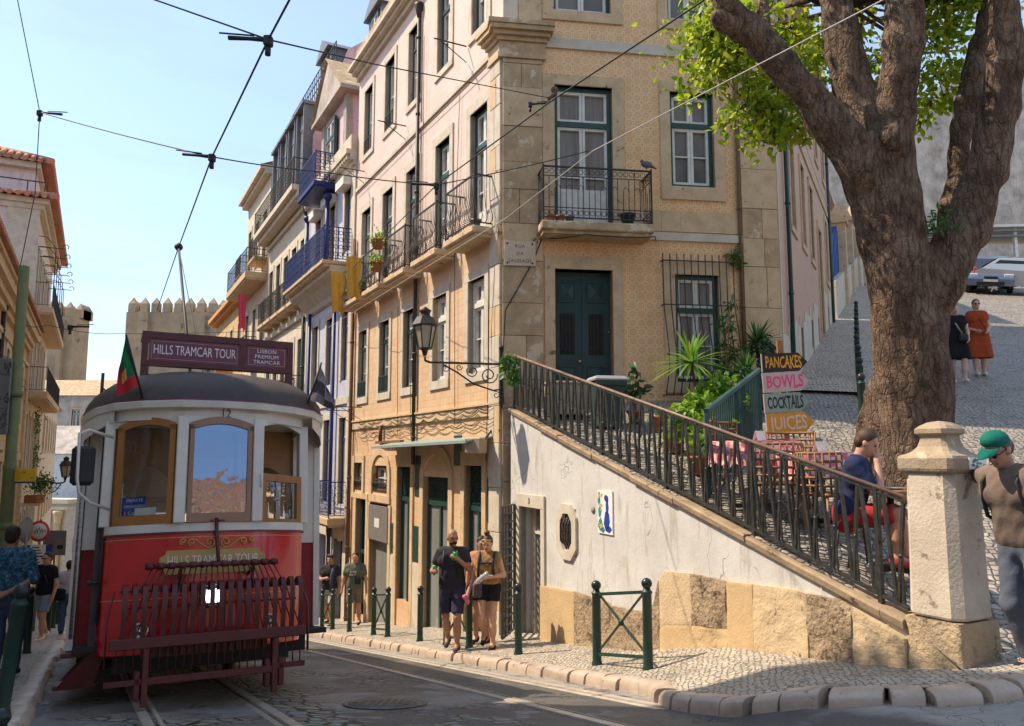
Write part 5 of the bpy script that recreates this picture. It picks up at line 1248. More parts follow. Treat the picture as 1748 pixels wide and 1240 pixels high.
def hill_side():
    # orange house, blue fence on a low wall, grey gable, canopy
    o = E0+SD*11.75; F = frame(o, SD, V((SD.y, -SD.x, 0)))
    b = thing('orange_house', 'narrow orange house beyond the corner house on the hill street', 'house', o)
    mb = MB(F); mb.box(.3, 13.5, -6, -.8, 1, 11.3); mb.build('wall', M['plaster_orange'], b)
    mb = MB(F); mb.box(.2, 13.6, -6.2, -.6, 11.3, 11.6); mb.build('cornice', M['stone_pale'], b)
    mb = MB(F); cable(mb, F, [(9, -.78, 10.5), (9.2, -.78, 7.), (9., -.78, 5)], .02); mb.build('wall_cables', M['black'], b)
    # the low wall with blue fence
    w = thing('fence_wall', 'cream garden wall with stone posts beyond the orange house', 'wall', o+SD*4.6)
    mb = MB(F); L = 16.
    q = []
    for u in (.1, .1+26): y = (o+SD*u).y; q.append((u, zsau(y)-1, zsau(y)+1.3))
    mb.add([(q[0][0], .1, q[0][1]), (q[1][0], .1, q[1][1]), (q[1][0], .1, q[1][2]), (q[0][0], .1, q[0][2]), (q[0][0], -.3, q[0][1]), (q[1][0], -.3, q[1][1]), (q[1][0], -.3, q[1][2]), (q[0][0], -.3, q[0][2])], [(0, 1, 2, 3), (3, 2, 6, 7), (0, 3, 7, 4), (1, 2, 6, 5)]); mb.build('plaster_face', M['plaster_cream'], w)
    for u in (4.5, 8.6, 13.5, 18.4):
        z = zsau((o+SD*u).y); mb = MB(F); mb.box(u-.3, u+.3, -.4, .2, z-.5, z+3.1); mb.box(u-.38, u+.38, -.48, .28, z+3.1, z+3.25); m_ = (u, -.1, z+4.0)
        mb.add([(u-.3, .2, z+3.25), (u+.3, .2, z+3.25), (u+.3, -.4, z+3.25), (u-.3, -.4, z+3.25), m_], [(0, 1, 4), (1, 2, 4), (2, 3, 4), (3, 0, 4)]); mb.build('post', M['stone'], w)
    f = thing('blue_fence', 'blue sheet metal fence standing on the garden wall up the hill', 'fence', o+SD*5)
    for (a, c) in ((.2, 4.3), (4.7, 8.3), (8.9, 13.2), (13.8, 18), (18.8, 26)):
        za, zc = zsau((o+SD*a).y)+1.32, zsau((o+SD*c).y)+1.32; mb = MB(F)
        n = 14
        for k in range(n):
            u0 = a+(c-a)*k/n; u1 = a+(c-a)*(k+.9)/n; z = za+(zc-za)*k/n; mb.box(u0, u1, -.12+.02*(k % 2), -.09+.02*(k % 2), z, z+1.6); mb.bar(((u0+u1)/2, -.1, z+1.6), ((u0+u1)/2, -.1, z+1.8), .03)
        mb.build('panel', M['fence_blue'], f)
    g = thing('grey_gable_building', 'huge blank grey gable wall with streaked render behind the tree', 'building', (26, 56, 8))
    F2 = frame(V((20.5, 58, 0)), (1, 0, 0), (0, -1, 0))
    mb = MB(F2); mb.add([(0, 0, 0), (45, 0, 0), (45, 0, 22), (27, 0, 26), (22.3, 0, 29.5), (17.5, 0, 31.3), (13.5, 0, 30), (10, 0, 25), (3, 0, 24), (0, 0, 21)], [tuple(range(10))]); mb.add([(0, 0, 0), (0, -20, 0), (0, -20, 21), (0, 0, 21)], [(0, 1, 2, 3)]); mb.build('gable_wall', M['plaster_grey'], g)
    mb = MB(F2); mb.bar((27, .1, 26.2), (45, .1, 22.2), .5, .35); mb.bar((17.5, .1, 31.5), (22.3, .1, 29.7), .5, .35); mb.bar((22.3, .1, 29.7), (27, .1, 26.2), .5, .35); mb.bar((10, .1, 25.2), (17.5, .1, 31.5), .5, .35); mb.build('roof_edge', M['stone_pale'], g)
    c = thing('canopy_shed', 'open shed with a white roof and pale yellow back wall behind the parked cars', 'shed', (26, 44, 8))
    F3 = frame(V((15, 46, 0)), (1, 0, 0), (0, -1, 0))
    mb = MB(F3); mb.add([(2, 2.6, 12.6), (26, 2.6, 13.2), (26, -6, 14.2), (2, -6, 14.2), (2, 2.6, 12.45), (26, 2.6, 13.05), (26, -6, 14.05), (2, -6, 14.05)], [(0, 1, 2, 3), (7, 6, 5, 4), (0, 4, 5, 1), (1, 5, 6, 2), (3, 2, 6, 7), (0, 3, 7, 4)]); mb.build('roof', M['white_paint'], c)
    mb = MB(F3); mb.box(3, 28, -6, -5.8, 6, 12.8); mb.build('back_wall', M['pale_yellow'], c)
    mb = MB(F3); mb.box(3, 14, -5.7, -5.0, 6, 10.6); mb.add([(10, -2, 8.4), (19.5, -2, 8.4), (12, -2, 12.6), (10, -2, 12.6)], [(0, 1, 2, 3)]); mb.build('dark_partition', M['dark'], c)
    for u in (3, 9.6, 13.2, 19, 25):
        mb = MB(F3); mb.box(u, u+.16, 2.2, 2.4, 6.5, 12.7); mb.build('post', M['white_paint'], c)
    mb = MB(F3)
    for z in (9.2, 9.7): mb.bar((3, 2.3, z), (13, 2.3, z), .06)
    for k in range(12): mb.bar((9.7+k*.3, 2.3, 7.), (9.7+k*.3, 2.3, 10), .03)
    for z in (12.3, 12.0): mb.bar((2, 2.5, z), (26, 2.5, z+.5), .1)
    mb.build('rails', M['zinc'], c)
    mb = MB(F3); mb.add([(-.5, 1.5, 7), (2.5, 1.5, 7), (2.5, 1.5, 13), (-.5, 1.5, 11.0)], [(0, 1, 2, 3)]); mb.build('gable_end', M['dark'], c)
M['fence_blue'] = flat('blue_sheet_metal', (.03, .09, .33), .5); M['pale_yellow'] = flat('pale_yellow_wall', (.75, .62, .3), .7)
hill_side()
# ============================================================ the tram
TN = 1.035; TT = 7.74
pd = V((DS.x, DS.y, -.171*DS.y)).normalized(); tl = (NV+V((0, 0, -.016))).normalized(); pd = (pd-tl*pd.dot(tl)).normalized(); pu = tl.cross(pd).normalized()
tp = st(TT, TN); TM = Matrix.Identity(4)
for i in range(3): TM[i][0] = tl[i]; TM[i][1] = pd[i]; TM[i][2] = pu[i]
TM[0][3], TM[1][3], TM[2][3] = tp.x, tp.y, zroad(tp.y)
def tram_mats():
    g = G('tram_red_paint'); o = g.obj(); n = g.noise(o, 3, 5)
    M['tram_red'] = g.fin(g.ramp(n, [(.3, (.56, .008, .013)), (.7, (.46, .007, .011))]), .22, g.bump(g.noise(o, 60, 2), .03, .004), 0, .5, **{"Coat Weight": .6, "Coat Roughness": .08})
    M['tram_cream'] = pm('tram_cream_paint', (.66, .61, .53), (.55, .50, .43), 3, .35, .08, 40, spec=.5, spot=(.40, .35, .29), ssc=10, sth=.70)
    M['tram_roof'] = pm('tram_roof_canvas', (.05, .038, .033), (.085, .066, .056), 4, .65, .3, 60)
    M['tram_maroon'] = pm('maroon_ironwork', (.070, .011, .010), (.105, .022, .019), 8, .42, .2, 60, spot=(.17, .09, .07), ssc=16, sth=.66)
    M['tram_wood'] = pm('varnished_window_wood', (.36, .15, .035), (.27, .10, .022), 4, .35, .12, 40, stretch=(1, 1, .12), spec=.5)
    M['tram_wood_old'] = pm('faded_window_wood', (.33, .19, .12), (.25, .14, .09), 4, .5, .15, 40, stretch=(1, 1, .12))
    M['tram_purple'] = flat('plum_sign_enamel', (.14, .025, .055), .35); M['gold'] = flat('gold_paint', (.55, .36, .10), .45, .2); M['gold_plate'] = flat('gold_sign_plate', (.40, .27, .09), .45, .2)
    M['cream_letter'] = flat('cream_lettering', (.75, .66, .58), .5); M['chrome'] = flat('chrome', (.6, .6, .62), .12, 1.)
    M['rubber'] = flat('black_rubber', (.015, .015, .016), .6); M['lamp_on'] = emis('lit_headlamp', (.85, .92, 1), 2.6)
    M['inner'] = pm('panelled_interior_wood', (.42, .24, .11), (.30, .16, .07), 2, .5, .0); M['ceiling'] = flat('tram_ceiling', (.62, .57, .48), .6)
    for nm, f in (('tram_glass', .13), ('tram_mirror_glass', .66)):
        g = G(nm); g.fin((.9, .92, .95), .02, None, 0, .5)
        lw = g.n("LayerWeight", {0: .25}).outputs[1]
        gl = g.n("BsdfGlossy", {0: (.27, .36, .50, 1), 1: .012, "Normal": g.bump(g.noise(g.obj(), 3.2, 2), .10, .02)}); tr = g.n("BsdfTransparent", {0: (.90, .92, .92, 1)})
        mx = g.n("MixShader", {0: g.m('ADD', f, g.m('MULTIPLY', lw, .5))}); g.t.links.new(tr.outputs[0], mx.inputs[1]); g.t.links.new(gl.outputs[0], mx.inputs[2]); g.t.links.new(mx.outputs[0], g.out.inputs[0]); M[nm] = g.mat
tram_mats()
def tram():
    t = thing('tramcar', 'red and cream vintage tramcar with folded cowcatcher and a plum roof sign, climbing the street', 'tram', M=TM)
    B = lambda: MB()
    def part(mb, name, m, par=None): return mb.build(name, M[m] if isinstance(m, str) else m, par or t, world=False)
    plan = [(-.965, .42), (-.87, .26), (-.345, 0), (.345, 0), (.80, .26), (.885, .42)]
    inner = [(-.965, 1.02)]+plan+[(.885, 1.02)]
    def band(mb, pl, z0, z1, bulge=0., th=.03, sm=False):
        rows = []
        for k in range(5):
            f = k/4; z = z0+(z1-z0)*f; b = bulge*math.sin(math.pi*f)
            rows.append([(x*(1+b), y-b*.3, z) for x, y in pl])
        mb.grid(rows, smooth=sm)
    # body: dash panel, belt, pillars, letter board
    m = B(); 
    dense = []
    for (a, c) in zip(inner, inner[1:]):
        for k in range(4): dense.append((a[0]+(c[0]-a[0])*k/4, a[1]+(c[1]-a[1])*k/4))
    dense.append(inner[-1])
    for it in range(2): dense = [dense[0]]+[((dense[i-1][0]+2*dense[i][0]+dense[i+1][0])/4, (dense[i-1][1]+2*dense[i][1]+dense[i+1][1])/4) for i in range(1, len(dense)-1)]+[dense[-1]]
    rows = []
    for z, s_ in ((.46, .975), (.5, .985), (.75, .995), (1.0, 1.), (1.3, 1.), (1.50, 1.)): rows.append([(x*s_, (y-.4)*s_+.4, z) for x, y in dense])
    m.grid(rows, smooth=True); part(m, 'dash_panel', 'tram_red')
    def along(pl, z0, z1, o, mb):
        rows = [[(x*(1+o), y-o*.8, z0) for x, y in pl], [(x*(1+o), y-o*.8, z1) for x, y in pl]]
        rows = [[(x, y, z0) for x, y in pl]]+rows+[[(x, y, z1) for x, y in pl]]
        mb.grid(rows, smooth=False)
    m = B(); along(dense, 1.50, 1.585, .012, m); along(dense, 2.56, 2.72, .006, m); part(m, 'belt_and_letterboard', 'tram_cream')
    m = B(); along(dense, 1.493, 1.51, .022, m); part(m, 'belt_moulding', 'tram_purple')
    m = B(); along(dense, .925, .932, .0045, m); along(dense, 1.455, 1.461, .0045, m); part(m, 'gold_line', 'gold')
    # three windscreens
    facets = [((-.925, .335), (-.345, .0)), ((-.345, 0), (.345, 0)), ((.345, 0), (.84, .335))]
    def onf(f, q, o=0.):
        a, c = f; L = math.hypot(c[0]-a[0], c[1]-a[1]); nx, ny = (c[1]-a[1])/L, -(c[0]-a[0])/L
        return (a[0]+(c[0]-a[0])*q+nx*o, a[1]+(c[1]-a[1])*q+ny*o)
    def fbox(mb, f, q0, q1, z0, z1, o0, o1):
        pts = [onf(f, q0, o0), onf(f, q1, o0), onf(f, q1, o1), onf(f, q0, o1)]
        vs = [(x, y, z0) for x, y in pts]+[(x, y, z1) for x, y in pts]
        mb.add(vs, [(3, 2, 1, 0), (4, 5, 6, 7), (0, 1, 5, 4), (1, 2, 6, 5), (2, 3, 7, 6), (3, 0, 4, 7)])
    m = B()
    for (x, y) in ((-.345, 0), (.345, 0)): m.box(x-.05, x+.05, y-.02, y+.06, 1.585, 2.58, .008)
    for x, s_ in ((-.95, 1), (.86, -1)): m.box(x-.045, x+.045, .33, .45, 1.585, 2.58, .008)
    for i, f in enumerate(facets):                          # arched head filler
        pts = []; n = 10
        for k in range(n+1): q = .02+.96*k/n; pts.append((q, 2.495+.065*math.sin(math.pi*k/n)))
        for (q0, z0), (q1, z1) in zip(pts, pts[1:]):
            a, c = onf(f, q0, .004), onf(f, q1, .004); a2, c2 = onf(f, q0, -.03), onf(f, q1, -.03)
            m.add([(*a, z0), (*c, z1), (*c, 2.59), (*a, 2.59), (*a2, z0), (*c2, z1)], [(0, 1, 2, 3), (0, 4, 5, 1)])
    part(m, 'window_pillars', 'tram_cream')
    for i, f in enumerate(facets):
        m = B(); q0, q1 = .09, .91; w = .06 if i != 1 else .045
        z0, z1 = 1.588, 2.56
        if i < 2:
            fbox(m, f, q0, q0+w*1.3, z0, z1-.06, -.01, .025); fbox(m, f, q1-w*1.3, q1, z0, z1-.06, -.01, .025); fbox(m, f, q0+w*1.3, q1-w*1.3, z0, z0+.085, -.01, .025)
            n = 10; 
            for k in range(n):
                qa, qb = q0+(q1-q0)*k/n, q0+(q1-q0)*(k+1)/n; za, zb_ = 2.47+.065*math.sin(math.pi*k/n), 2.47+.065*math.sin(math.pi*(k+1)/n)
                a, c = onf(f, qa, .025), onf(f, qb, .025); a2, c2 = onf(f, qa, -.01), onf(f, qb, -.01)
                m.add([(*a, za-.02), (*c, zb_-.02), (*c, zb_+.05), (*a, za+.05), (*a2, za-.02), (*c2, zb_-.02)], [(0, 1, 2, 3), (0, 4, 5, 1)])
            w_ = part(m, 'windscreen', 'tram_wood' if i == 0 else 'tram_wood_old')
        else:                                               # half-height wooden drop light, upper half open
            fbox(m, f, q0-.04, q1+.04, z0+.39, z0+.46, -.01, .03); fbox(m, f, q0-.04, q0+.06, z0, z0+.39, -.01, .03); fbox(m, f, q1-.06, q1+.04, z0, z0+.39, -.01, .03); fbox(m, f, q0+.06, q1-.06, z0, z0+.03, -.01, .03)
            w_ = part(m, 'windscreen', 'tram_wood')
        m = B(); zt = 2.52 if i < 2 else z0+.4
        a, c = onf(f, q0, .0), onf(f, q1, .0); m.add([(*a, z0+.03), (*c, z0+.03), (*c, zt), (*a, zt)], [(0, 1, 2, 3)]); part(m, 'pane', 'tram_mirror_glass' if i == 1 else 'tram_glass', w_)
    # saloon body behind the platform
    HW = 1.19; Y0 = 1.04; Y1 = 8.2
    m = B()
    for s_ in (-1, 1):
        m.box(s_*HW, s_*(HW-.05), Y0, Y1, .55, 1.42)
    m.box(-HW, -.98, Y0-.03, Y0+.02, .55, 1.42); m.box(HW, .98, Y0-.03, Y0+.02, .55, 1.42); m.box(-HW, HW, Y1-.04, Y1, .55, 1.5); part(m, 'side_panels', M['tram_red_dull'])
    m = B()
    for s_ in (-1, 1):
        m.box(s_*(HW+.012), s_*(HW-.05), Y0, Y1, 1.42, 1.55); m.box(s_*HW, s_*(HW-.05), Y0, Y1, 2.42, 2.72)
        for k in range(8): y = Y0+(Y1-Y0-.14)*k/7; m.box(s_*(HW-.002), s_*(HW-.06), y, y+.14, 1.55, 2.42)
        m.box(s_*(HW+.004), s_*(HW-.06), Y0-.06, Y0-.031, .55, 2.7); m.box(s_*.90, s_*(HW-.061), Y0-.05, Y0+.01, 1.42, 2.7)
    m.box(-HW, HW, Y1-.05, Y1, 2.4, 2.72)
    for x in (-HW, -.5, .38, HW-.12): m.box(x, x+.12, Y1-.05, Y1, 1.5, 2.4)
    part(m, 'saloon_posts', 'tram_cream')
    m = B()                                                 # bulkhead with arched wooden windows
    m.box(-.90, -.30, Y0, Y0+.04, .55, 1.45); m.box(.30, .90, Y0, Y0+.04, .55, 1.45); m.box(-.9, .9, Y0, Y0+.04, 2.35, 2.7)
    for x in (-.90, -.36, .30, .84): m.box(x, x+.06, Y0, Y0+.04, 1.45, 2.35)
    for x0 in (-.84, .36): m.box(x0, x0+.48, Y0+.005, Y0+.035, 1.45, 1.5); m.box(x0, x0+.48, Y0+.005, Y0+.035, 1.88, 1.93); m.box(x0, x0+.48, Y0+.005, Y0+.035, 2.25, 2.35)
    for x0 in (-.84, .36):
        n = 8
        for k in range(n): a, c = x0+.48*k/n, x0+.48*(k+1)/n; za, zc = 2.12+.13*math.sin(math.pi*k/n), 2.12+.13*math.sin(math.pi*(k+1)/n); m.add([(a, Y0+.003, za), (c, Y0+.003, zc), (c, Y0+.003, 2.26), (a, Y0+.003, 2.26)], [(0, 1, 2, 3)])
    m.box(-.28, .28, Y0+.02, Y0+.04, .55, .9); part(m, 'bulkhead', 'inner')
    m = B(); m.box(-HW+.06, HW-.06, .42, Y1-.06, .50, .55); m.box(-HW+.1, HW-.1, 1.15, Y1, .30, .50); m.box(-.8, .75, .4, 1.15, .30, .49); part(m, 'underframe', 'rubber')
    m = B(); m.box(-HW+.06, HW-.06, Y0+.05, Y1-.06, 2.66, 2.69); m.add([(x, y, 2.64) for x, y in inner], [tuple(range(len(inner)))]); part(m, 'ceiling', 'ceiling')
    m = B()
    for k in range(6):
        for s_ in (-1, 1): y = Y0+.7+k*1.1; m.box(s_*1.1, s_*.35, y, y+.45, .95, 1.02, .02); m.box(s_*1.1, s_*.35, y+.42, y+.48, 1.02, 1.5, .02)
    part(m, 'seats', 'inner')
    m = B(); m.tube([(-.12, .62, .55), (-.12, .62, 2.0)], .03, 8); m.lathe([(.06, 0), (.16, .02), (.16, .35), (.12, .4)], (-.12, .62, 1.2), 12); m.tube([(-.24, .55, 1.62), (0, .68, 1.62)], .02, 6)
    for x in (-.28, .28): m.tube([(x, Y0-.05, .55), (x, Y0-.05, 2.6)], .02, 8)
    part(m, 'controller', 'iron')
    # roof
    edge = [(-HW-.01, 1.35), (-HW-.01, 1.05), (-1.17, .8), (-1.08, .48), (-.93, .22), (-.70, .06), (-.36, -.06), (0, -.09), (.36, -.06), (.70, .06), (.93, .22), (1.08, .48), (1.17, .8), (HW+.01, 1.05), (HW+.01, 1.35)]
    m = B(); rows = []
    for (z, s_) in ((2.655, .965), (2.66, 1.0), (2.715, 1.012), (2.735, 1.0)): rows.append([(x*s_, (y-1.35)*s_+1.35, z) for x, y in edge])
    m.grid(rows, smooth=False); m.add([(x*.965, (y-1.35)*.965+1.35, 2.655) for x, y in edge], [tuple(range(len(edge)))])
    for s_ in (-1, 1): m.box(s_*HW, s_*(HW+.03), 1.35, Y1, 2.64, 2.735)
    part(m, 'cornice', 'tram_cream')
    m = B(); rows = [[(x*1.016, (y-1.35)*1.016+1.35, 2.722) for x, y in edge], [(x*1.016, (y-1.35)*1.016+1.35, 2.738) for x, y in edge]]; m.grid(rows); part(m, 'gutter_line', 'tram_purple')
    # canopy skirt round the platform sides (cream, below the roof)
    m = B(); sk = [(-HW, 1.04), (-1.16, .8), (-1.07, .5), (-.93, .26)]
    for sgn in (1, -1): m.grid([[(x*sgn, y, 2.46+.1*(i/3)**2) for i, (x, y) in enumerate(sk)], [(x*sgn, y, 2.66) for x, y in sk]], smooth=True)
    part(m, 'canopy_sides', 'tram_cream')
    m = B(); rows = []
    for k in range(9):
        a = k/8*math.pi/2; s_ = math.cos(a)**.75; z = 2.74+.46*math.sin(a)
        rows.append([(x*s_, (y-1.5)*(.18+.82*s_)+1.5, z) for x, y in edge])
    m.grid(rows, smooth=True)
    rows = []
    for y in (1.35, 3, 5, 7, Y1): rows.append([(HW*1.005*math.cos(math.pi*(1-k/12))**1 if True else 0, y, 2.74+.46*math.sin(math.pi*k/12)**.75) for k in range(13)])
    m.grid(rows, smooth=True); part(m, 'roof', 'tram_roof')
    for (xa, xc, y, z) in ((-.78, -.30, .28, 2.85), (-.22, .38, .12, 2.85), (.42, .86, .24, 2.845)):   # rain ledges
        m = B(); m.tube([(xa+(xc-xa)*k/8, y+.22*(2*k/8-1)**2*abs(xc+xa)*.6, z+.012*math.sin(math.pi*k/8)-.02*abs(2*k/8-1)) for k in range(9)], .014, 5); part(m, 'rain_ledge', 'tram_roof')
    # roof sign board
    SX0, SX1, SY = -.72, .80, .62; zt, zm = 3.58, 3.27
    m = B(); m.box(SX0, SX1, SY, SY+.06, zt-.07, zt); m.box(SX0, SX1, SY, SY+.06, zm-.05, zm); m.box(SX0, SX0+.06, SY, SY+.06, zm, zt-.07); m.box(SX1-.06, SX1, SY, SY+.06, zm, zt-.07); m.box(.24, .30, SY, SY+.06, zm, zt-.07)
    for x in (SX0, SX1-.075): m.box(x, x+.075, SY+.005, SY+.055, 2.92, zm-.05)
    m.box(SX0+.06, SX1-.06, SY+.02, SY+.05, 3.1, 3.13); m.box(SX0, SX1, SY+.061, SY+.35, zt-.03, zt-.005); 
    sgn = part(m, 'sign_frame', 'tram_maroon')
    for (x0, x1, body, sz, ls) in ((SX0+.07, .235, 'HILLS TRAMCAR TOUR', .115, 1.), (.305, SX1-.065, 'LISBON\nPREMIUM\nTRAMCAR', .058, 1.)):
        m = B(); m.box(x0, x1, SY+.012, SY+.03, zm+.004, zt-.075); q = part(m, 'sign_panel', 'tram_purple', sgn)
        m = B(); a, c, d, e = x0+.025, x1-.025, zm+.025, zt-.1
        for p_, r_ in (((a, d), (c, d)), ((c, d), (c, e)), ((c, e), (a, e)), ((a, e), (a, d))): m.bar((p_[0], SY+.0105, p_[1]), (r_[0], SY+.0105, r_[1]), .006, .003)
        part(m, 'gold_line', 'gold', sgn)
        o = text('lettering', body, sz, M['cream_letter'], None, Matrix.Identity(4), spacing=1.08 if '\n' in body else .98, ext=.002, line=1.05)
        xs_ = [v.co.x for v in o.data.vertices]; wdt = max(xs_)-min(xs_); k = min(1, (x1-x0-.08)/wdt)
        o.data.transform(TT_(((x0+x1)/2, SY+.0095, (zm+zt)/2-.035)) @ Matrix.Scale(k, 4, (1, 0, 0)) @ Matrix.Scale(1.25 if '\n' not in body else 1, 4, (0, 1, 0))); o.parent = sgn
    # trolley gear
    m = B(); m.box(-.28, .34, 2.6, 3.5, 3.02, 3.4); part(m, 'trolley_base', 'tram_maroon')
    m = B(); A = TM.inverted() @ (P(305, 422, 1)*(13.3/ray(305, 422).y)); m.tube([(0.03, 3.0, 3.35), A], .022, 6); m.ball(A, .07, 8); part(m, 'trolley_pole', 'black')
    m = B(); m.tube([A, (.0, 1.2, 3.05)], .007, 4); part(m, 'trolley_rope', 'black')
    m = B(); m.tube([(-1.05, 1.0, 2.75), (-1.05, 1.0, 3.2)], .018, 6); m.tube([(-1.05, 1., 3.05), (-.85, 1.05, 2.85)], .01, 5); part(m, 'roof_bracket', 'iron')
    # dash fittings
    o = text('fleet_number', '12', .10, M['iron'], None, Matrix.Identity(4), ext=.001); o.data.transform(TT_((.03, -.022, 2.612)) @ Matrix.Scale(1.15, 4, (0, 1, 0))); o.parent = t
    m = B()
    x0, x1, d, e = -.49, .43, 1.13, 1.34; m.prism([(x0+.05, d), (x1-.05, d), (x1-.05, d+.03), (x1, d+.06), (x1, e-.06), (x1-.05, e-.03), (x1-.05, e), (x0+.05, e), (x0+.05, e-.03), (x0, e-.06), (x0, d+.06), (x0+.05, d+.03)], -.02, .02); q = part(m, 'name_plate', 'gold_plate')
    o = text('lettering', 'HILLS TRAMCAR TOUR', .12, M['cream_letter'], None, Matrix.Identity(4), ext=.001); o.data.transform(TT_((-.03, -.0215, 1.24)) @ Matrix.Scale(.80/max(.01, max(v.co.x for v in o.data.vertices)*2), 4, (1, 0, 0)) @ Matrix.Scale(1.1, 4, (0, 1, 0))); o.parent = q
    m = B()
    for s_ in (-1, 1):                                      # gold scroll ornament
        def sp(c, r, ph, dr, turns=1.25): m.tube([(s_*(c[0]+r*(1-.75*k/16)*math.cos(ph+dr*turns*2*math.pi*k/16)), -.014, c[1]+r*(1-.75*k/16)*math.sin(ph+dr*turns*2*math.pi*k/16)) for k in range(17)], .0065, 4)
        sp((.07, 1.405), .048, -1.57, -1); sp((.225, 1.41), .034, -1.57, 1); sp((.30, 1.42), .03, -1.57, 1)
        m.tube([(s_*x, -.014, z) for x, z in ((.0, 1.35), (.05, 1.345), (.1, 1.36), (.15, 1.395), (.2, 1.435), (.24, 1.44))], .0065, 4)
    part(m, 'gold_scrolls', 'gold')
    m = B(); m.lathe([(.0, 0), (.10, 0), (.115, .03), (.10, .06), (.085, .065), (.083, .04), (0, .04)], (-.03, .0, .93), 18, axis=(0, -1, 0)); q = part(m, 'headlamp', 'chrome')
    m = B(); m.lathe([(.0, .055), (.062, .060), (.06, .05), (0, .05)], (-.03, 0, .93), 18, axis=(0, -1, 0)); part(m, 'lens', 'lamp_on', q)
    for x in (-.61, .50):
        m = B(); m.lathe([(.0, .02), (.05, .02), (.072, .04), (.075, .0)], (x, .12, .66), 16, axis=(0, -1, 0)); m.lathe([(.0, .05), (.03, .03), (.03, .0)], (x, .12, .66), 12, axis=(0, -1, 0)); part(m, 'round_lamp', 'chrome')
    m = B(); m.tube([(.375, .0, 1.9), (.375, -.04, 1.93), (.375, -.04, 2.02), (.375, 0, 2.05)], .008, 6); part(m, 'grab_handle', 'tram_cream')
    # folded lifeguard (cowcatcher) hung on the dash
    m = B(); y = -.25
    m.tube([(-.62, y, 1.20), (.50, y, 1.20)], .022, 10)
    for k in range(13): x = -.58+k*.087; m.tube([(x-.025, y, 1.20), (x+.025, y, 1.20)], .029, 8)
    for k in range(24):                                     # thin rods fanning from the top bar
        f = k/23; xt = -.55+1.0*f; xb = -.80+1.5*f; m.tube([(xt, y, 1.2), (xt*.5+xb*.5+(.03 if 0 else 0), y-.05, .96), (xb, y-.06, .60), (xb, y-.05, .30)], .0055, 4)
    part(m, 'lifeguard_rods', 'tram_maroon')
    m = B()
    m.bar((-.80, y+.12, 1.0), (.72, y+.12, 1.0), .02); m.bar((-.76, y+.05, .86), (.68, y+.05, .86), .018)
    for k in range(20):                                     # curved slats
        x = -.76+k*.0765
        pts = [(y+.10, .98), (y+.06, 1.045), (y-.01, 1.06), (y-.075, 1.03), (y-.105, .95), (y-.10, .80), (y-.06, .58)]
        rows = [[(x-.021, a, z), (x+.021, a, z)] for a, z in pts]; m.grid(rows, smooth=True); m.grid([[(x-.021, a+.008, z-.004), (x+.021, a+.008, z-.004)] for a, z in pts], smooth=True)
    part(m, 'lifeguard_slats', 'tram_maroon')
    m = B(); m.box(-.86, .74, y-.10, y-.04, .535, .625, .008); m.box(-.60, .46, y-.08, y-.03, .245, .305, .006); m.box(-.88, -.60, y-.07, y-.03, .255, .30); m.box(.46, .74, y-.07, y-.03, .275, .32)
    for x in (-.60, .45): m.box(x, x+.05, y-.085, y-.02, .08, .62, .006); m.box(x-.06, x-.005, y-.07, y+.03, .13, .36, .01)
    m.box(.505, .56, y-.07, y+.03, .13, .36, .01)
    m.box(-.60, .46, y+.2, y+.25, .44, .53); 
    for k in range(17): x = -.52+k*.058; m.box(x, x+.025, y+.14, y+.199, .45, .52)
    part(m, 'lifeguard_beams', 'tram_maroon')
    m = B(); m.tube([(-.02, -.02, 1.62), (-.02, -.06, 1.5), (-.02, y-.0, 1.22)], .018, 6); m.bar((-.08, -.02, 1.60), (.05, -.02, 1.60), .03, .015)
    for x in (-.33, .28): m.bar((x, 0.02, 1.1), (x, y, 1.18), .02); m.bar((x, y, 1.18), (x, y+.08, .98), .025)
    part(m, 'lifeguard_strap', 'tram_maroon')
    m = B(); m.tube([(-.84, y+.1, 1.0), (-.88, y, .8), (-.885, y-.04, .40)], .008, 5); m.tube([(.73, y+.1, 1.0), (.78, y, .8), (.77, y-.04, .40)], .012, 5); part(m, 'lifeguard_hoop', 'tram_maroon')
    # steps, wheels, left door
    m = B(); rows = [[(-1.30, .6+k*.1, .30-.20*(k/6)**.6) for k in range(7)], [(-.95, .6+k*.1, .42-.2*(k/6)**.6) for k in range(7)]]
    m.box(-1.26, -.92, .5, 1.0, .20, .24, .01); m.box(-1.22, -.92, .55, 1.02, .46, .5); m.add([(-1.25, .5, .2), (-.95, .5, .2), (-.86, .45, .5), (-.98, .45, .5)], [(0, 1, 2, 3)]); m.add([(-1.25, 1.0, .2), (-.95, 1.0, .2), (-.86, 1.02, .5), (-.98, 1.02, .5)], [(0, 1, 2, 3)]); part(m, 'step', 'tram_maroon')
    m = B(); m.box(-1.01, -.955, .43, .47, .5, 2.5); m.box(-1.17, -1.12, .98, 1.01, .6, 2.6); m.tube([(-.95, .38, .75), (-.95, .38, 2.3)], .015, 6); m.tube([(-.95, .38, 1.1), (-1.02, .36, 1.1)], .014, 6); m.ball((-1.03, .36, 1.1), .026, 8); part(m, 'door_post', 'iron')
    for y in (2.2, 5.0):
        for s_ in (-.45, .45): m = B(); m.lathe([(.0, -.03), (.33, -.03), (.36, -.02), (.36, .02), (.33, .05), (.1, .06), (0, .06)], (s_, y, .36), 20, axis=(1, 0, 0)); part(m, 'wheel', 'rust')
    # mirror
    m = B(); m.tube([(-.93, .22, 2.40), (-1.13, -.02, 2.42), (-1.2, -.06, 2.38), (-1.19, -.06, 1.98), (-1.17, -.05, 1.86), (-1.08, .02, 1.78), (-.92, .25, 1.74)], .014, 6); q = part(m, 'mirror_arm', 'tram_cream')
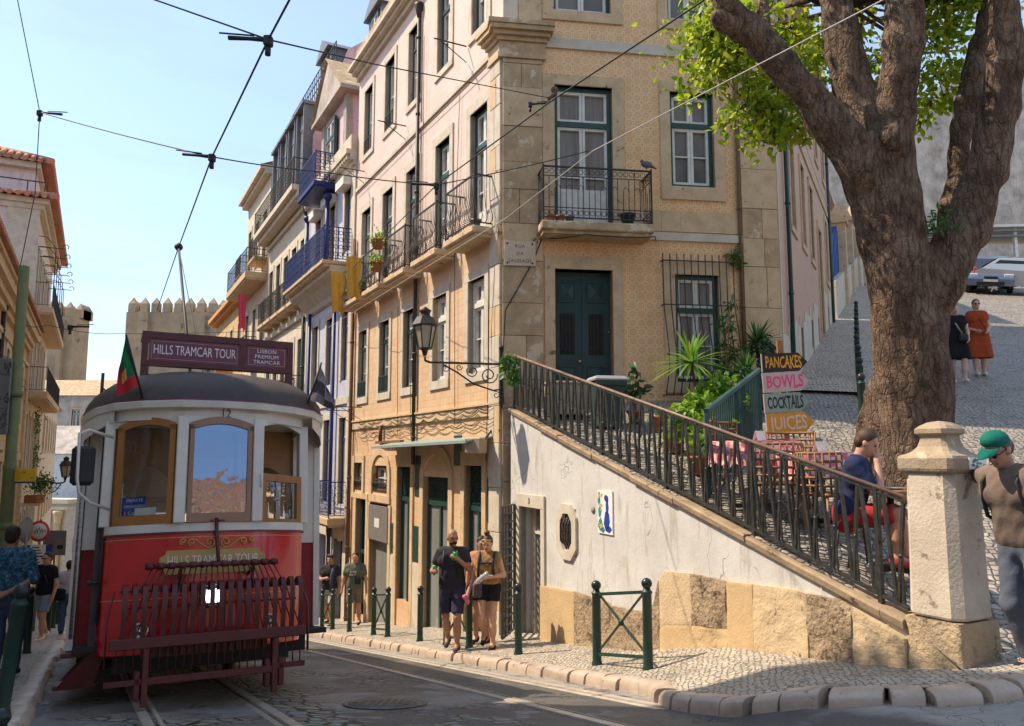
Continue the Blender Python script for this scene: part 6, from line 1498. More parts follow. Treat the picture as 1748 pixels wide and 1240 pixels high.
    m = B(); m.box(-1.25, -1.06, -.02, .06, 1.93, 2.28, .03); part(m, 'mirror', 'rubber', q)
    # notices behind the left windscreen
    f = facets[0]; m = B(); fbox(m, f, .17, .50, 1.66, 1.85, -.03, -.025); q = part(m, 'notice', M['notice_blue'])
    a, c = onf(f, .0), onf(f, 1.); rt = V((c[0]-a[0], c[1]-a[1], 0))
    for body, z, s_, qq in (('PRIVATE', 1.815, .042, .35), ('ORGANISED', 1.762, .036, .35), ('1 Co', 1.70, .05, .28)):
        p = onf(f, qq, -.022); o = text('lettering', body, s_, M['white_paint'], None, tmat((p[0], p[1], z), rt), ext=.001); o.parent = q
    m = B(); fbox(m, f, .36, .66, 1.66, 1.745, -.02, -.018); part(m, 'paper', M['white_paint'])
    m = B(); fbox(m, f, .13, .17, 1.72, 1.98, -.03, -.028); fbox(m, f, .13, .19, 1.66, 1.71, -.03, -.028); part(m, 'sticker', M['tile_white'])
    # flags
    def flag(x, y, z, dx, hgt, wid, name, mats, dirn):
        m = B(); tip = V((x+dx*hgt, y-.05, z+hgt)); m.tube([(x, y, z), tip], .011, 6); pole = part(m, 'flag_pole', 'rubber')
        m = B(); rows = []
        base = V((x+dx*hgt*.25, y-.05, z+hgt*.22))
        for i in range(9):
            f = i/8; a = tip.lerp(base, f*.98); r = []
            for k in range(9):
                g_ = k/8; reach = wid*(.15+.85*f**.8)*g_
                r.append(a+V((dirn*reach*(1-.25*g_), .03*math.sin(g_*9+f*3), -hgt*(.42*g_*(1-f*.55))-.02)))
            rows.append(r)
        m.grid(rows, smooth=True)
        for i in range(len(m.f)):
            r_, c_ = divmod(i, 8); m.mi[i] = mats[1](r_, c_)
        m.build('flag', mats[0], pole, world=False)
    flag(-.70, .06, 2.72, -.30, .62, .24, 'flag', ([M['flag_green'], M['flag_red'], M['gold']], lambda r, c: 1 if c > 4 or r > 5 else (2 if (r in (4, 5) and c in (3, 4)) else 0)), -1)
    flag(.84, .20, 2.72, .30, .52, .34, 'flag', ([M['flag_grey'], M['flag_dark'], M['flag_mid']], lambda r, c: (r//3+(c//4)*2) % 3), 1)
def TT_(loc): return Matrix.Translation(V(loc)) @ Matrix.Rotation(math.pi/2, 4, 'X')
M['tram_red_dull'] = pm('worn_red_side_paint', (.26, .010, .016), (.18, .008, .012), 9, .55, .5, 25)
M['notice_blue'] = flat('blue_notice', (.02, .05, .28), .4); M['flag_green'] = cloth('green_flag', (.02, .13, .05)); M['flag_red'] = cloth('red_flag', (.42, .03, .03)); M['flag_grey'] = cloth('grey_flag', (.32, .27, .27)); M['flag_dark'] = cloth('dark_flag', (.07, .055, .06)); M['flag_mid'] = cloth('mid_grey_flag', (.18, .15, .15))
tram()
def tracks():
    for lab, nc in (('grooved steel tram rails under the red tram', .93), ('grooved steel tram rails in the empty near track', 3.96)):
        t = thing('tram_track', lab, 'track', st(0, nc, zroad(0)), 0, 'tram tracks')
        for s_ in (-.45, .45):
            m = MB(); rows = []
            for k in range(150):
                tt = -6+k*.5; p = st(tt, nc+s_); z = zroad(p.y)+(0 if p.x < 1.3 else kraise(p.x, p.y))
                r = []
                for o_, h in ((-.085, .006), (-.05, .016), (-.048, -.004), (-.012, -.004), (-.010, .018), (.062, .018), (.066, .004)):
                    q = p+NV*o_*(1 if s_ > 0 else -1); q.z = z+h; r.append(q)
                rows.append(r)
            m.grid(rows, smooth=False); m.build('rail', M['steel'], t)
tracks()
# ============================================================ smooth bodies: signed distance fields + surface nets
def sdf_mesh(name, prims, vox, par, mats, kk=.03, cutz=None, smooth_it=1, warp=None):
    lo = np.full(3, 1e9); hi = -lo
    for p in prims:
        if p[0] == 'c': pts = (p[1], p[2]); r = max(p[3], p[4])
        else: pts = (p[1],); r = max(p[2])
        for q in pts: q = np.array(q, float); lo = np.minimum(lo, q-r); hi = np.maximum(hi, q+r)
    lo -= vox*2.5+kk*.3; hi += vox*2.5+kk*.3
    n = np.maximum(4, np.ceil((hi-lo)/vox).astype(int)+1)
    ax = [lo[i]+vox*np.arange(n[i]) for i in range(3)]
    D = np.full(n, 9., np.float32); Lb = np.zeros(n, np.int8); best = np.full(n, 9., np.float32)
    for p in prims:
        k = p[-1].get('k', kk); sub = p[-1].get('sub', False)
        if p[0] == 'c': pts = np.array((p[1], p[2]), float); r = max(p[3], p[4])
        else: pts = np.array((p[1],), float); r = max(p[2])
        mg = r+max(k, vox)*2+vox
        i0 = np.clip(((pts.min(0)-mg-lo)/vox).astype(int), 0, n-1); i1 = np.clip(((pts.max(0)+mg-lo)/vox).astype(int)+2, 1, n)
        sl_ = tuple(slice(a, b) for a, b in zip(i0, i1))
        X, Y, Z = np.meshgrid(*[ax[i][sl_[i]] for i in range(3)], indexing='ij')
        if p[0] == 'c':
            a, b = pts; ba = b-a; L2 = max(1e-9, ba@ba)
            h = np.clip(((X-a[0])*ba[0]+(Y-a[1])*ba[1]+(Z-a[2])*ba[2])/L2, 0, 1)
            d = np.sqrt((X-a[0]-h*ba[0])**2+(Y-a[1]-h*ba[1])**2+(Z-a[2]-h*ba[2])**2)-(p[3]+(p[4]-p[3])*h)
            if p[-1].get('cut'):
                u = ba/math.sqrt(L2); d = np.maximum(d, (X-b[0])*u[0]+(Y-b[1])*u[1]+(Z-b[2])*u[2])
        else:
            r3 = np.array(p[2], float); c = pts[0]; q0, q1, q2 = (X-c[0]), (Y-c[1]), (Z-c[2])
            k0 = np.sqrt((q0/r3[0])**2+(q1/r3[1])**2+(q2/r3[2])**2); k1 = np.sqrt((q0/r3[0]**2)**2+(q1/r3[1]**2)**2+(q2/r3[2]**2)**2)
            d = k0*(k0-1)/np.maximum(k1, 1e-6)
        cz = p[-1].get('zmin')
        if cz is not None: d = np.maximum(d, cz-Z)
        pl = p[-1].get('plane')
        if pl is not None: o_, nn = np.array(pl[0]), np.array(pl[1]); d = np.maximum(d, (X-o_[0])*nn[0]+(Y-o_[1])*nn[1]+(Z-o_[2])*nn[2])
        A = D[sl_]
        if sub: D[sl_] = np.maximum(A, -d); continue
        h = np.clip(.5+.5*(A-d)/k, 0, 1); D[sl_] = A*(1-h)+d*h-k*h*(1-h)
        bb = best[sl_]; m = d < bb; bb[m] = d[m]; Lb[sl_][m] = p[-1].get('m', 0)
    if warp is not None:
        X, Y, Z = np.meshgrid(*ax, indexing='ij'); D = D+warp(X, Y, Z).astype(np.float32)
    s = D < 0; nx, ny, nz = n
    c = [s[i:nx-1+i, j:ny-1+j, k:nz-1+k] for i in (0, 1) for j in (0, 1) for k in (0, 1)]
    cnt = sum(x.astype(np.int8) for x in c); act = (cnt > 0) & (cnt < 8)
    idx = np.full(act.shape, -1, np.int64); ii = np.argwhere(act); idx[act] = np.arange(len(ii))
    acc = np.zeros((len(ii), 3)); ct = np.zeros(len(ii))
    cor = [(i, j, k) for i in (0, 1) for j in (0, 1) for k in (0, 1)]
    dv = {o: D[ii[:, 0]+o[0], ii[:, 1]+o[1], ii[:, 2]+o[2]] for o in cor}
    for a in cor:
        for b in cor:
            if sum(b) == sum(a)+1 and all(y >= x for x, y in zip(a, b)):
                da, db = dv[a], dv[b]; x = (da < 0) != (db < 0); t = np.where(x, da/np.where(x, da-db, 1), 0)
                for d_ in range(3): acc[:, d_] += np.where(x, a[d_]+(b[d_]-a[d_])*t, 0)
                ct += x
    Vv = (ii+acc/ct[:, None])*vox+lo
    F = []
    for axis in range(3):
        sl0 = [slice(1, -1)]*3; sl0[axis] = slice(0, -1); sl1 = list(sl0); sl1[axis] = slice(1, None)
        sh = [slice(0, m) for m in n]
        e = np.argwhere(s[tuple(slice(0, -1) if q == axis else slice(None) for q in range(3))] != s[tuple(slice(1, None) if q == axis else slice(None) for q in range(3))])
        o1, o2 = [q for q in range(3) if q != axis]
        e = e[(e[:, o1] > 0) & (e[:, o2] > 0) & (e[:, o1] < n[o1]-1) & (e[:, o2] < n[o2]-1)]
        def g(d1, d2): q = e.copy(); q[:, o1] -= d1; q[:, o2] -= d2; return idx[q[:, 0], q[:, 1], q[:, 2]]
        f = np.stack([g(0, 0), g(1, 0), g(1, 1), g(0, 1)], 1); flip = s[e[:, 0], e[:, 1], e[:, 2]]
        if axis == 1: flip = ~flip
        f[~flip] = f[~flip][:, ::-1]; F.append(f)
    F = np.concatenate(F); F = F[(F >= 0).all(1)]
    for _ in range(smooth_it):
        sm = np.zeros_like(Vv); c_ = np.zeros(len(Vv))
        for a in range(4):
            b = (a+1) % 4; np.add.at(sm, F[:, a], Vv[F[:, b]]); np.add.at(c_, F[:, a], 1); np.add.at(sm, F[:, b], Vv[F[:, a]]); np.add.at(c_, F[:, b], 1)
        Vv = Vv*.5+.5*sm/np.maximum(c_, 1)[:, None]
    me = bpy.data.meshes.new(name); me.from_pydata(Vv.tolist(), [], F.tolist())
    mats = mats if isinstance(mats, (list, tuple)) else [mats]
    for m in mats: me.materials.append(m)
    me.polygons.foreach_set("use_smooth", np.ones(len(F), bool))
    if len(mats) > 1:
        lab = Lb[tuple(np.clip(np.round((Vv-lo)/vox).astype(int), 0, n-1).T)]; me.polygons.foreach_set("material_index", np.clip(lab[F[:, 0]], 0, len(mats)-1).astype(np.int32))
    me.update(); return link(name, me, par)
FOLD = lambda X, Y, Z: -.007+.0022*np.sin(Z*30+8*np.sin(X*9)+7*Y)*np.sin(X*15+Z*9)+.0012*np.sin(Z*60+X*50-Y*40)
def C(a, b, ra, rb, **k): return ('c', tuple(a), tuple(b), ra, rb, k)
def L_(c, r, **k): return ('e', tuple(c), tuple(r), k)
SKIN = {}
def skin(nm, c):
    if nm not in SKIN:
        g = G('skin_'+nm); n = g.noise(g.obj(), 12, 4); g.fin(g.ramp(n, [(.3, c), (.7, tuple(x*.85 for x in c))]), .5, None, 0, .35, **{"Subsurface Weight": .08, "Subsurface Radius": (.02, .008, .004)}); SKIN[nm] = g.mat
    return SKIN[nm]
def person(label, pos, yaw, H=1.72, lean=0., lean_side=0., arms=None, legs=None, head=(0, 0), sk=(.52, .29, .19), skn='tan', hair=None, hairm=None, top=None, sleeve=.55, bottom=None, blen=.5, shoes=None, female=False, seat=None, dress=None, vox=.011, group=None, hem=.93, neck=True, build=1., eyes=True, sk_lips=True, tank=False, fat=0.):
    """one continuous body facing +y; clothes, hair and shoes are its children. Points in metres for a 1.75 m figure."""
    s = H/1.75; root = thing('person', label, 'person', pos, yaw, group)
    RX = Matrix.Rotation(-lean, 3, 'X') @ Matrix.Rotation(lean_side, 3, 'Y'); hipc = V((0, 0, .95))
    def U(p): return (RX @ (V(p)-hipc)+hipc)*s            # upper body follows the lean
    W_ = lambda p: V(p)*s
    sw = .165*build if female else .19*build; hw = .095
    arms = arms or {}; legs = legs or {}
    HR = Matrix.Rotation(head[0], 3, 'X') @ Matrix.Rotation(head[1], 3, 'Z') if False else Matrix.Rotation(head[1], 3, 'Z') @ Matrix.Rotation(-head[0], 3, 'X')
    nk = V((0, -.005, 1.50)); 
    def Hd(p): return U(nk+V((0, .01, .04))+HR @ (V(p)-V((0, 0, 1.54))))
    m = RX
    body = []; f = fat
    cw = .085 if female else .10
    torso = [C(U((-.07, 0, 1.0)), U((.07, 0, 1.0)), .115+f*.5, .115+f*.5), C(U((-.055, .01, 1.14)), U((.055, .01, 1.14)), .10+f, .10+f), C(U((-cw, .01, 1.30)), U((cw, .01, 1.30)), .105+f*.6, .105+f*.6), C(U((-sw*.72, -.01, 1.41)), U((sw*.72, -.01, 1.41)), .075, .075), C(U((0, 0, 1.2)), U((0, 0, 1.35)), .11, .1)]
    if female: torso += [L_(U((-.075, .085, 1.27)), (.06*s, .055*s, .06*s)), L_(U((.075, .085, 1.27)), (.06*s, .055*s, .06*s))]
    torso = [t if t[0] == 'e' else C(t[1], t[2], t[3]*s, t[4]*s) for t in torso]
    body += torso
    body += [C(U((0, -.015, 1.44)), Hd((0, -.01, 1.55)), .058*s, .052*s)]
    # head: cranium, jaw, nose, brow, ears, lips
    hs = s*1.0
    body += [L_(Hd((0, -.012, 1.665)), (.074*hs, .092*hs, .092*hs)), L_(Hd((0, .022, 1.60)), (.058*hs, .068*hs, .078*hs)), C(Hd((0, .07, 1.548)), Hd((0, .05, 1.555)), .022*hs, .03*hs, k=.03),
             C(Hd((0, .09, 1.645)), Hd((0, .108, 1.608)), .009*hs, .014*hs, k=.012), C(Hd((-.035, .078, 1.665)), Hd((.035, .078, 1.665)), .012*hs, .012*hs, k=.02),
             L_(Hd((-.077, -.005, 1.625)), (.012*hs, .022*hs, .032*hs), k=.008), L_(Hd((.077, -.005, 1.625)), (.012*hs, .022*hs, .032*hs), k=.008),
             C(Hd((-.02, .083, 1.574)), Hd((.02, .083, 1.574)), .009*hs, .009*hs, k=.008, m=1)]
    def arm(sd):
        A = arms.get('l' if sd < 0 else 'r', {}); sh = U((sd*sw, -.01, 1.405)); el = U(A.get('e', (sd*(sw+.06), -.03, 1.12))); wr = U(A.get('w', (sd*(sw+.07), .05, .88)))
        if 'ew' in A: el = W_(A['ew'])
        if 'ww' in A: wr = W_(A['ww'])
        return sh, el, wr, A
    clothA = []
    for sd in (-1, 1):
        sh, el, wr, A = arm(sd)
        body += [C(sh, el, .050*s, .040*s), C(el, wr, .041*s, .028*s)]
        if not tank: clothA.append((sh, el, wr))
        fd = (wr-el).normalized(); pn = V(A.get('pn', (-sd, 0, 0))); pn = (pn-fd*pn.dot(fd)).normalized(); ac = fd.cross(pn)*(1)
        curl = A.get('curl', .35); pc = wr+fd*.05*s
        body += [C(wr, pc, .026*s, .033*s, k=.02)]
        for i, (o_, ln, st_) in enumerate(((-.030, .075, .0), (-.010, .085, .006), (.010, .08, .004), (.029, .062, -.006))):
            b0 = pc+ac*o_*s+fd*(.026+st_)*s; d1 = (fd*math.cos(curl)+pn*math.sin(curl)); d2 = (fd*math.cos(curl*2.4)+pn*math.sin(curl*2.4))
            k1 = b0+d1*ln*.5*s; k2 = k1+d2*ln*.5*s
            body += [C(b0, k1, .0105*s, .0095*s, k=.006), C(k1, k2, .0095*s, .0082*s, k=.006)]
        tb = wr+fd*.03*s-ac*.028*s; tm_ = tb+(fd*.6-ac*.65+pn*.35).normalized()*.035*s; body += [C(tb, tm_, .014*s, .011*s, k=.01), C(tm_, tm_+(fd*.9+pn*.35).normalized()*.03*s, .011*s, .009*s, k=.006)]
    LG = {}
    for sd in (-1, 1):
        A = legs.get('l' if sd < 0 else 'r', {}); hp = W_((sd*hw, 0, .93)); kn = W_(A.get('k', (sd*(hw+.01), .02, .49))); an = W_(A.get('a', (sd*(hw+.01), -.02, .085))); toe = A.get('t', (0, .16, -.055))
        LG[sd] = (hp, kn, an, V(toe)*s)
        body += [C(hp, kn, .083*s+f*.2, .056*s), C(kn, an+(kn-an)*.45, .054*s, .054*s), C(kn+(an-kn)*.35, an, .056*s, .036*s), C(an, an+V(toe)*.9*s, .038*s, .030*s, k=.02), C(an, an-V(toe).normalized()*.045*s+V((0, 0, -.03*s)), .036*s, .032*s)]
    sdf_mesh('body', body, vox, root, [skin(skn, sk), skin(skn+'_lips', (sk[0]*.75, sk[1]*.55, sk[2]*.55))], kk=.035)
    if eyes:
        for sd in (-1, 1):
            mb = MB(); c = Hd((sd*.03, .082, 1.640)); mb.ball(c, .0105*s, 8, 1.15, 1, .7); mb.build('eye', M['eye'], root, world=False)
    off = .013
    if top is not None:
        pr = [C(t[1], t[2], t[3]+off*1.3, t[4]+off*1.3) if t[0] == 'c' else L_(t[1], tuple(x+off for x in t[2])) for t in torso]
        pr[0] = C(U((-.075, 0, hem+.03)), U((.075, 0, hem+.03)), (.125+f*.5)*s, (.125+f*.5)*s); pr.append(C(U((-.06, 0, 1.05)), U((.06, 0, 1.05)), (.122+f*.8)*s, (.122+f*.8)*s))
        if neck: pr.append(C(U((0, -.02, 1.42)), U((0, -.012, 1.475)), .072*s, .062*s, cut=True))
        for sh, el, wr in clothA:
            if sleeve <= 1: pr.append(C(sh, sh.lerp(el, sleeve), .064*s, .060*s, cut=True))
            else: pr += [C(sh, el, .064*s, .054*s), C(el, el.lerp(wr, sleeve-1), .055*s, .045*s, cut=True)]
        sdf_mesh('shirt', pr, vox, root, top, kk=.04, warp=FOLD)
    if bottom is not None:
        pr = [C(W_((-.06, -.005, .98)), W_((.06, -.005, .98)), .122*s+f*.5*s, .122*s+f*.5*s), C(W_((-.06, -.01, .90)), W_((.06, -.01, .90)), .115*s, .115*s)]
        for sd in (-1, 1):
            hp, kn, an, _ = LG[sd]
            if blen <= 1: pr.append(C(hp, hp.lerp(kn, blen), .100*s, (.083 if blen > .6 else .09)*s, cut=True))
            else: pr += [C(hp, kn, .098*s, .073*s), C(kn, kn.lerp(an, blen-1), .073*s, .060*s, cut=True)]
        if seat: pr = [q for q in pr]
        sdf_mesh('trousers' if blen > 1 else 'shorts', pr, vox, root, bottom, kk=.03, warp=FOLD)
    if shoes is not None:
        for sd in (-1, 1):
            hp, kn, an, toe = LG[sd]; tn = toe.normalized(); sdv = tn.cross(V((0, 0, 1))).normalized()
            low = V((0, 0, -.035*s)); pr = [C(an+low-tn*.045*s, an+toe*.92+V((0, 0, .0)), .042*s, .036*s, k=.02), C(an+V((0, 0, .0)), an+low, .046*s, .046*s)]
            sdf_mesh('shoe', pr, vox*.9, root, shoes)
    if dress is not None:
        mat, zl, wd, slv = dress
        pr = [C(t[1], t[2], t[3]+off*1.3, t[4]+off*1.3) if t[0] == 'c' else L_(t[1], tuple(x+off for x in t[2])) for t in torso]
        for sh, el, wr in clothA: pr.append(C(sh, sh.lerp(el, slv), .064*s, .066*s, cut=True))
        n = 5
        for i in range(n): z = .95-(.95-zl)*i/(n-1); r = .122+(wd-.118)*i/(n-1)*.8; pr.append(C(W_((-wd*.55, .0, z)), W_((wd*.55, .0, z)), r*s, r*s, zmin=zl*s))
        pr = [q if 'zmin' in q[-1] else q for q in pr]; sdf_mesh('dress', pr, vox, root, mat, kk=.04)
    if hair:
        hm = hairm; hr = .012*s
        pr = [L_(Hd((0, -.016, 1.672)), (.079*hs+.004, .094*hs+.006, .094*hs+.006), k=.01, plane=(tuple(Hd((0, .045, 1.70))), tuple((Hd((0, .10, 1.66))-Hd((0, 0, 1.72))).normalized()))), L_(Hd((0, -.055, 1.62)), (.072*hs, .055*hs, .07*hs), k=.01)]
        if hair == 'curly':
            rr = random.Random(3); pr += [L_(Hd((rr.uniform(-.07, .07), rr.uniform(-.08, .07), 1.73+rr.uniform(-.02, .03))), (.026, .026, .026), k=.01) for _ in range(18)]
        if hair == 'bun': pr += [L_(Hd((0, -.03, 1.80)), (.05*hs, .05*hs, .042*hs)), L_(Hd((0, -.09, 1.68)), (.05*hs, .04*hs, .06*hs))]
        if hair == 'back': pr += [L_(Hd((0, -.10, 1.64)), (.045*hs, .05*hs, .05*hs))]
        if hair == 'long': pr += [C(Hd((-.06, -.04, 1.66)), Hd((-.075, -.03, 1.50)), .04, .035), C(Hd((.06, -.04, 1.66)), Hd((.075, -.03, 1.50)), .04, .035), C(Hd((0, -.07, 1.66)), Hd((0, -.07, 1.48)), .05, .05)]
        if hair == 'beard':
            pr = [L_(Hd((0, .035, 1.578)), (.061*hs, .068*hs, .05*hs), k=.01, plane=(tuple(Hd((0, .06, 1.585))), tuple((Hd((0, -.03, 1.63))-Hd((0, .0, 1.54))).normalized())))]
        sdf_mesh('beard' if hair == 'beard' else 'hair', pr, vox*.9, root, hm, kk=.012, smooth_it=1)
    return root, dict(U=U, W=W_, Hd=Hd, s=s, sw=sw)
M['eye'] = flat('dark_eyes', (.02, .015, .012), .2)
def hairmat(n, c): M[n] = pm(n, c, tuple(x*.55 for x in c), 30, .55, .5, 120, stretch=(1, 1, .2))
hairmat('dark_hair', (.03, .018, .012)); hairmat('brown_hair', (.085, .045, .025)); hairmat('blond_hair', (.40, .26, .12)); hairmat('grey_hair', (.10, .085, .075)); hairmat('auburn_hair', (.12, .055, .03))
CL = lambda n, c, c2=None: cloth(n, c, c2)
def sunglasses(r, k):
    mb = MB()
    for sd in (-1, 1): a = k['Hd']((sd*.032, .094, 1.642)); mb.ball(a, .022, 10, 1.05, .35, .8)
    mb.tube([k['Hd']((-.078, .0, 1.648)), k['Hd']((-.06, .085, 1.648)), k['Hd']((.06, .085, 1.648)), k['Hd']((.078, .0, 1.648))], .004, 5); mb.build('sunglasses', M['rubber'], r, world=False)
def strap(r, pts, w, mat, name='strap'):
    mb = MB(); mb.tube(pts, w, 6); mb.build(name, mat, r, world=False)
def ground(y_px, d, u):
    p = ray(u, 700); x = p.x/p.y*d; return x
def at(u, y, zf):
    r = ray(u, 778+0); k = (u-874)/FPX/1.03; x = k*y; z = zf(x, y); 
    for _ in range(4): dep = y*CP+z*SP; x = (u-874)/FPX*dep; z = zf(x, y)
    return V((x, y, z))
def people():
    PI = math.pi
    white = CL('white_canvas', (.75, .72, .68)); black = CL('black_fabric', (.018, .017, .02)); dk = CL('charcoal_fabric', (.045, .042, .048)); denim = CL('blue_denim', (.07, .11, .19), (.045, .07, .13))
    # --- bald man drinking from a green can
    p = at(771, 12.5, lambda x, y: pavez(x, y)+.0)
    r, k = person('bald bearded man in charcoal T-shirt and navy shorts drinking from a green can', p, PI*.96, 1.80, arms={'l': {'e': (-.27, .10, 1.20), 'w': (-.13, .27, 1.36), 'curl': .9, 'pn': (1, 0, 0)}, 'r': {'e': (.30, -.02, 1.14), 'w': (.24, .22, 1.17), 'curl': .9, 'pn': (-1, 0, 0)}},
        legs={'l': {'k': (-.11, .16, .50), 'a': (-.10, .10, .10)}, 'r': {'k': (.10, -.02, .49), 'a': (.11, -.25, .13), 't': (0, .13, -.10)}}, head=(.1, .5), hair='beard', hairm=M['dark_hair'], skn='brown', sk=(.40, .20, .12), top=dk, sleeve=.6, bottom=CL('navy_shorts', (.05, .045, .075)), blen=.85, shoes=CL('grey_trainers', (.10, .08, .09)), hem=.92)
    for a, b in (((-.10, .12, 1.46), (-.12, .15, 1.1)), ((.10, .12, 1.46), (.12, .15, 1.1))): strap(r, [k['U'](a), k['U'](((a[0]+b[0])/2, .16, 1.28)), k['U'](b)], .016, M['rubber'], 'backpack_strap')
    mb = MB(); c = k['U']((0, -.20, 1.25)); mb.box(c.x-.14, c.x+.14, c.y-.08, c.y+.08, c.z-.22, c.z+.2, .05); mb.build('backpack', black, r, world=False)
    for (w, lab) in (((-.10, .30, 1.40), 'green drinks can held to the mouth of the bald man'), ((.21, .27, 1.20), 'green drinks can held at chest height by the bald man')):
        q = MW[r.name] @ k['U'](w); t = thing('drinks_can', lab, 'can', q); mb = MB(); mb.lathe([(.024, -.06), (.032, -.052), (.032, .05), (.025, .062), (0, .062)], (0, 0, 0), 12); mb.build('can_body', M['can_green'], t, world=False); mb = MB(); mb.lathe([(.0, .063), (.024, .063), (.024, .066), (0, .066)], (0, 0, 0), 10); mb.build('lid', M['chrome'], t, world=False)
    # --- woman with topknot
    p = at(833, 12.3, lambda x, y: pavez(x, y))
    r, k = person('woman with topknot and yellow headband in black shorts carrying a clear bottle', p, PI*.93, 1.66, female=True, arms={'l': {'e': (-.25, .0, 1.14), 'w': (-.05, .22, 1.13), 'curl': .7, 'pn': (1, 0, .2)}, 'r': {'e': (.25, -.02, 1.12), 'w': (.30, .10, .86), 'curl': .6}},
        legs={'l': {'k': (-.10, .10, .49), 'a': (-.10, .10, .085)}, 'r': {'k': (.09, .10, .51), 'a': (.10, -.16, .16), 't': (0, .12, -.11)}}, head=(.35, -.1), hair='bun', hairm=M['brown_hair'], sk=(.60, .33, .20), skn='fair', top=CL('mustard_top', (.50, .27, .06), (.10, .075, .07)), sleeve=.0, tank=True, hem=1.12, bottom=CL('black_shorts', (.02, .018, .022)), blen=.42, shoes=CL('dark_sandals', (.05, .03, .025)))
    for sd in (-1, 1): strap(r, [k['U']((sd*.10, -.10, 1.42)), k['U']((sd*.12, .05, 1.485)), k['U']((sd*.115, .155, 1.36)), k['U']((sd*.12, .165, 1.24)), k['U']((sd*.13, .145, 1.13)), k['U']((sd*.14, .0, 1.08))], .02, dk, 'backpack_strap')
    strap(r, [k['U']((-.12, .155, 1.34)), k['U']((0, .17, 1.34)), k['U']((.12, .155, 1.34))], .014, dk, 'backpack_strap')
    mb = MB(); c = k['U']((0, -.21, 1.25)); mb.box(c.x-.15, c.x+.15, c.y-.08, c.y+.09, c.z-.22, c.z+.2, .05); mb.build('backpack', dk, r, world=False)
    mb = MB(); c = k['W']((.14, .14, .93)); mb.box(c.x-.07, c.x+.07, c.y-.04, c.y+.05, c.z-.13, c.z+.08, .03); mb.build('hip_bag', CL('plum_bag', (.12, .08, .10)), r, world=False)
    mb = MB(); mb.tube([k['Hd']((-.078, .02, 1.70)), k['Hd']((-.05, .075, 1.725)), k['Hd']((0, .085, 1.735)), k['Hd']((.05, .075, 1.725)), k['Hd']((.078, .02, 1.70))], .01, 6); mb.build('headband', M['gold'], r, world=False)
    q = MW[r.name] @ k['U']((.03, .28, 1.12)); t = thing('water_bottle', 'clear water bottle carried across the body of the woman with the topknot', 'bottle', q, PI*.93); mb = MB(); mb.lathe([(.0, -.12), (.038, -.12), (.04, -.09), (.04, .07), (.02, .11), (.02, .13), (0, .13)], (0, 0, 0), 12, axis=(.75, .1, -.6)); mb.build('bottle_body', M['bottle'], t, world=False)
    q = MW[r.name] @ k['U']((.315, .15, .76)); t = thing('pink_bottle', 'small pink bottle hanging from the hand of the woman with the topknot', 'bottle', q); mb = MB(); mb.lathe([(.0, -.08), (.032, -.08), (.036, -.05), (.034, .04), (.018, .07), (0, .075)], (0, 0, 0), 10, axis=(.4, .1, -.8)); mb.build('bottle_body', M['pink_plastic'], t, world=False)
    # --- companion behind her
    p = at(822, 13.15, lambda x, y: pavez(x, y))
    person('person walking close behind the woman with the topknot, mostly hidden', p, PI*.9, 1.67, head=(.1, .6), hair='back', hairm=M['dark_hair'], sk=(.56, .31, .2), skn='fair2', top=CL('coral_top', (.55, .24, .15)), sleeve=.5, bottom=black, blen=.5, shoes=dk, arms={'l': {'e': (-.25, -.02, 1.12), 'w': (-.25, .06, .86)}})
    # --- two young men by the shop
    p = at(561, 21.2, lambda x, y: pavez(x, y))
    r, k = person('young man with curly hair, black T-shirt, beige shorts and a dark jacket over his shoulder', p, PI*.95, 1.78, arms={'l': {'e': (-.27, -.02, 1.12), 'w': (-.26, .02, .86)}, 'r': {'e': (.25, .02, 1.14), 'w': (.04, .22, 1.20), 'curl': .6, 'pn': (-1, 0, 0)}}, legs={'l': {'k': (-.10, .14, .5), 'a': (-.1, .10, .085)}, 'r': {'k': (.1, .03, .49), 'a': (.11, -.2, .11)}}, hair='curly', hairm=M['brown_hair'], sk=(.55, .29, .19), skn='sunned', top=dk, sleeve=.55, bottom=CL('beige_shorts', (.55, .46, .38)), blen=.85, shoes=black, vox=.014)
    mb = MB(); mb.tube([k['U']((-.13, -.1, 1.40)), k['U']((-.13, .03, 1.49)), k['U']((-.12, .15, 1.3)), k['U']((-.10, .15, 1.05)), k['W']((-.09, .15, .85))], [.05, .05, .05, .05, .04], 8); mb.build('jacket', CL('grey_jacket', (.09, .09, .12)), r, world=False)
    p = at(604, 19.8, lambda x, y: pavez(x, y))
    r, k = person('young man in grey green printed T-shirt and khaki shorts with a bag strap', p, PI*1.02, 1.75, arms={'l': {'e': (-.26, -.03, 1.12), 'w': (-.28, .02, .86)}, 'r': {'e': (.27, -.03, 1.12), 'w': (.30, .04, .87)}}, legs={'l': {'k': (-.1, .02, .49), 'a': (-.1, -.18, .11)}, 'r': {'k': (.1, .13, .5), 'a': (.1, .12, .085)}}, hair='short', hairm=M['dark_hair'], sk=(.52, .28, .18), skn='tan', top=CL('grey_green_shirt', (.13, .14, .11)), sleeve=.65, bottom=CL('khaki_shorts', (.19, .15, .11)), blen=.8, shoes=dk, vox=.014)
    strap(r, [k['U']((.12, -.05, 1.45)), k['U']((.05, .135, 1.3)), k['U']((-.10, .13, 1.1))], .016, M['rubber'], 'bag_strap')
    mb = MB(); c = k['U']((-.09, .15, 1.13)); mb.box(c.x-.07, c.x+.07, c.y-.03, c.y+.03, c.z-.1, c.z+.06, .02); mb.build('bag', M['rubber'], r, world=False)
    mb = MB()
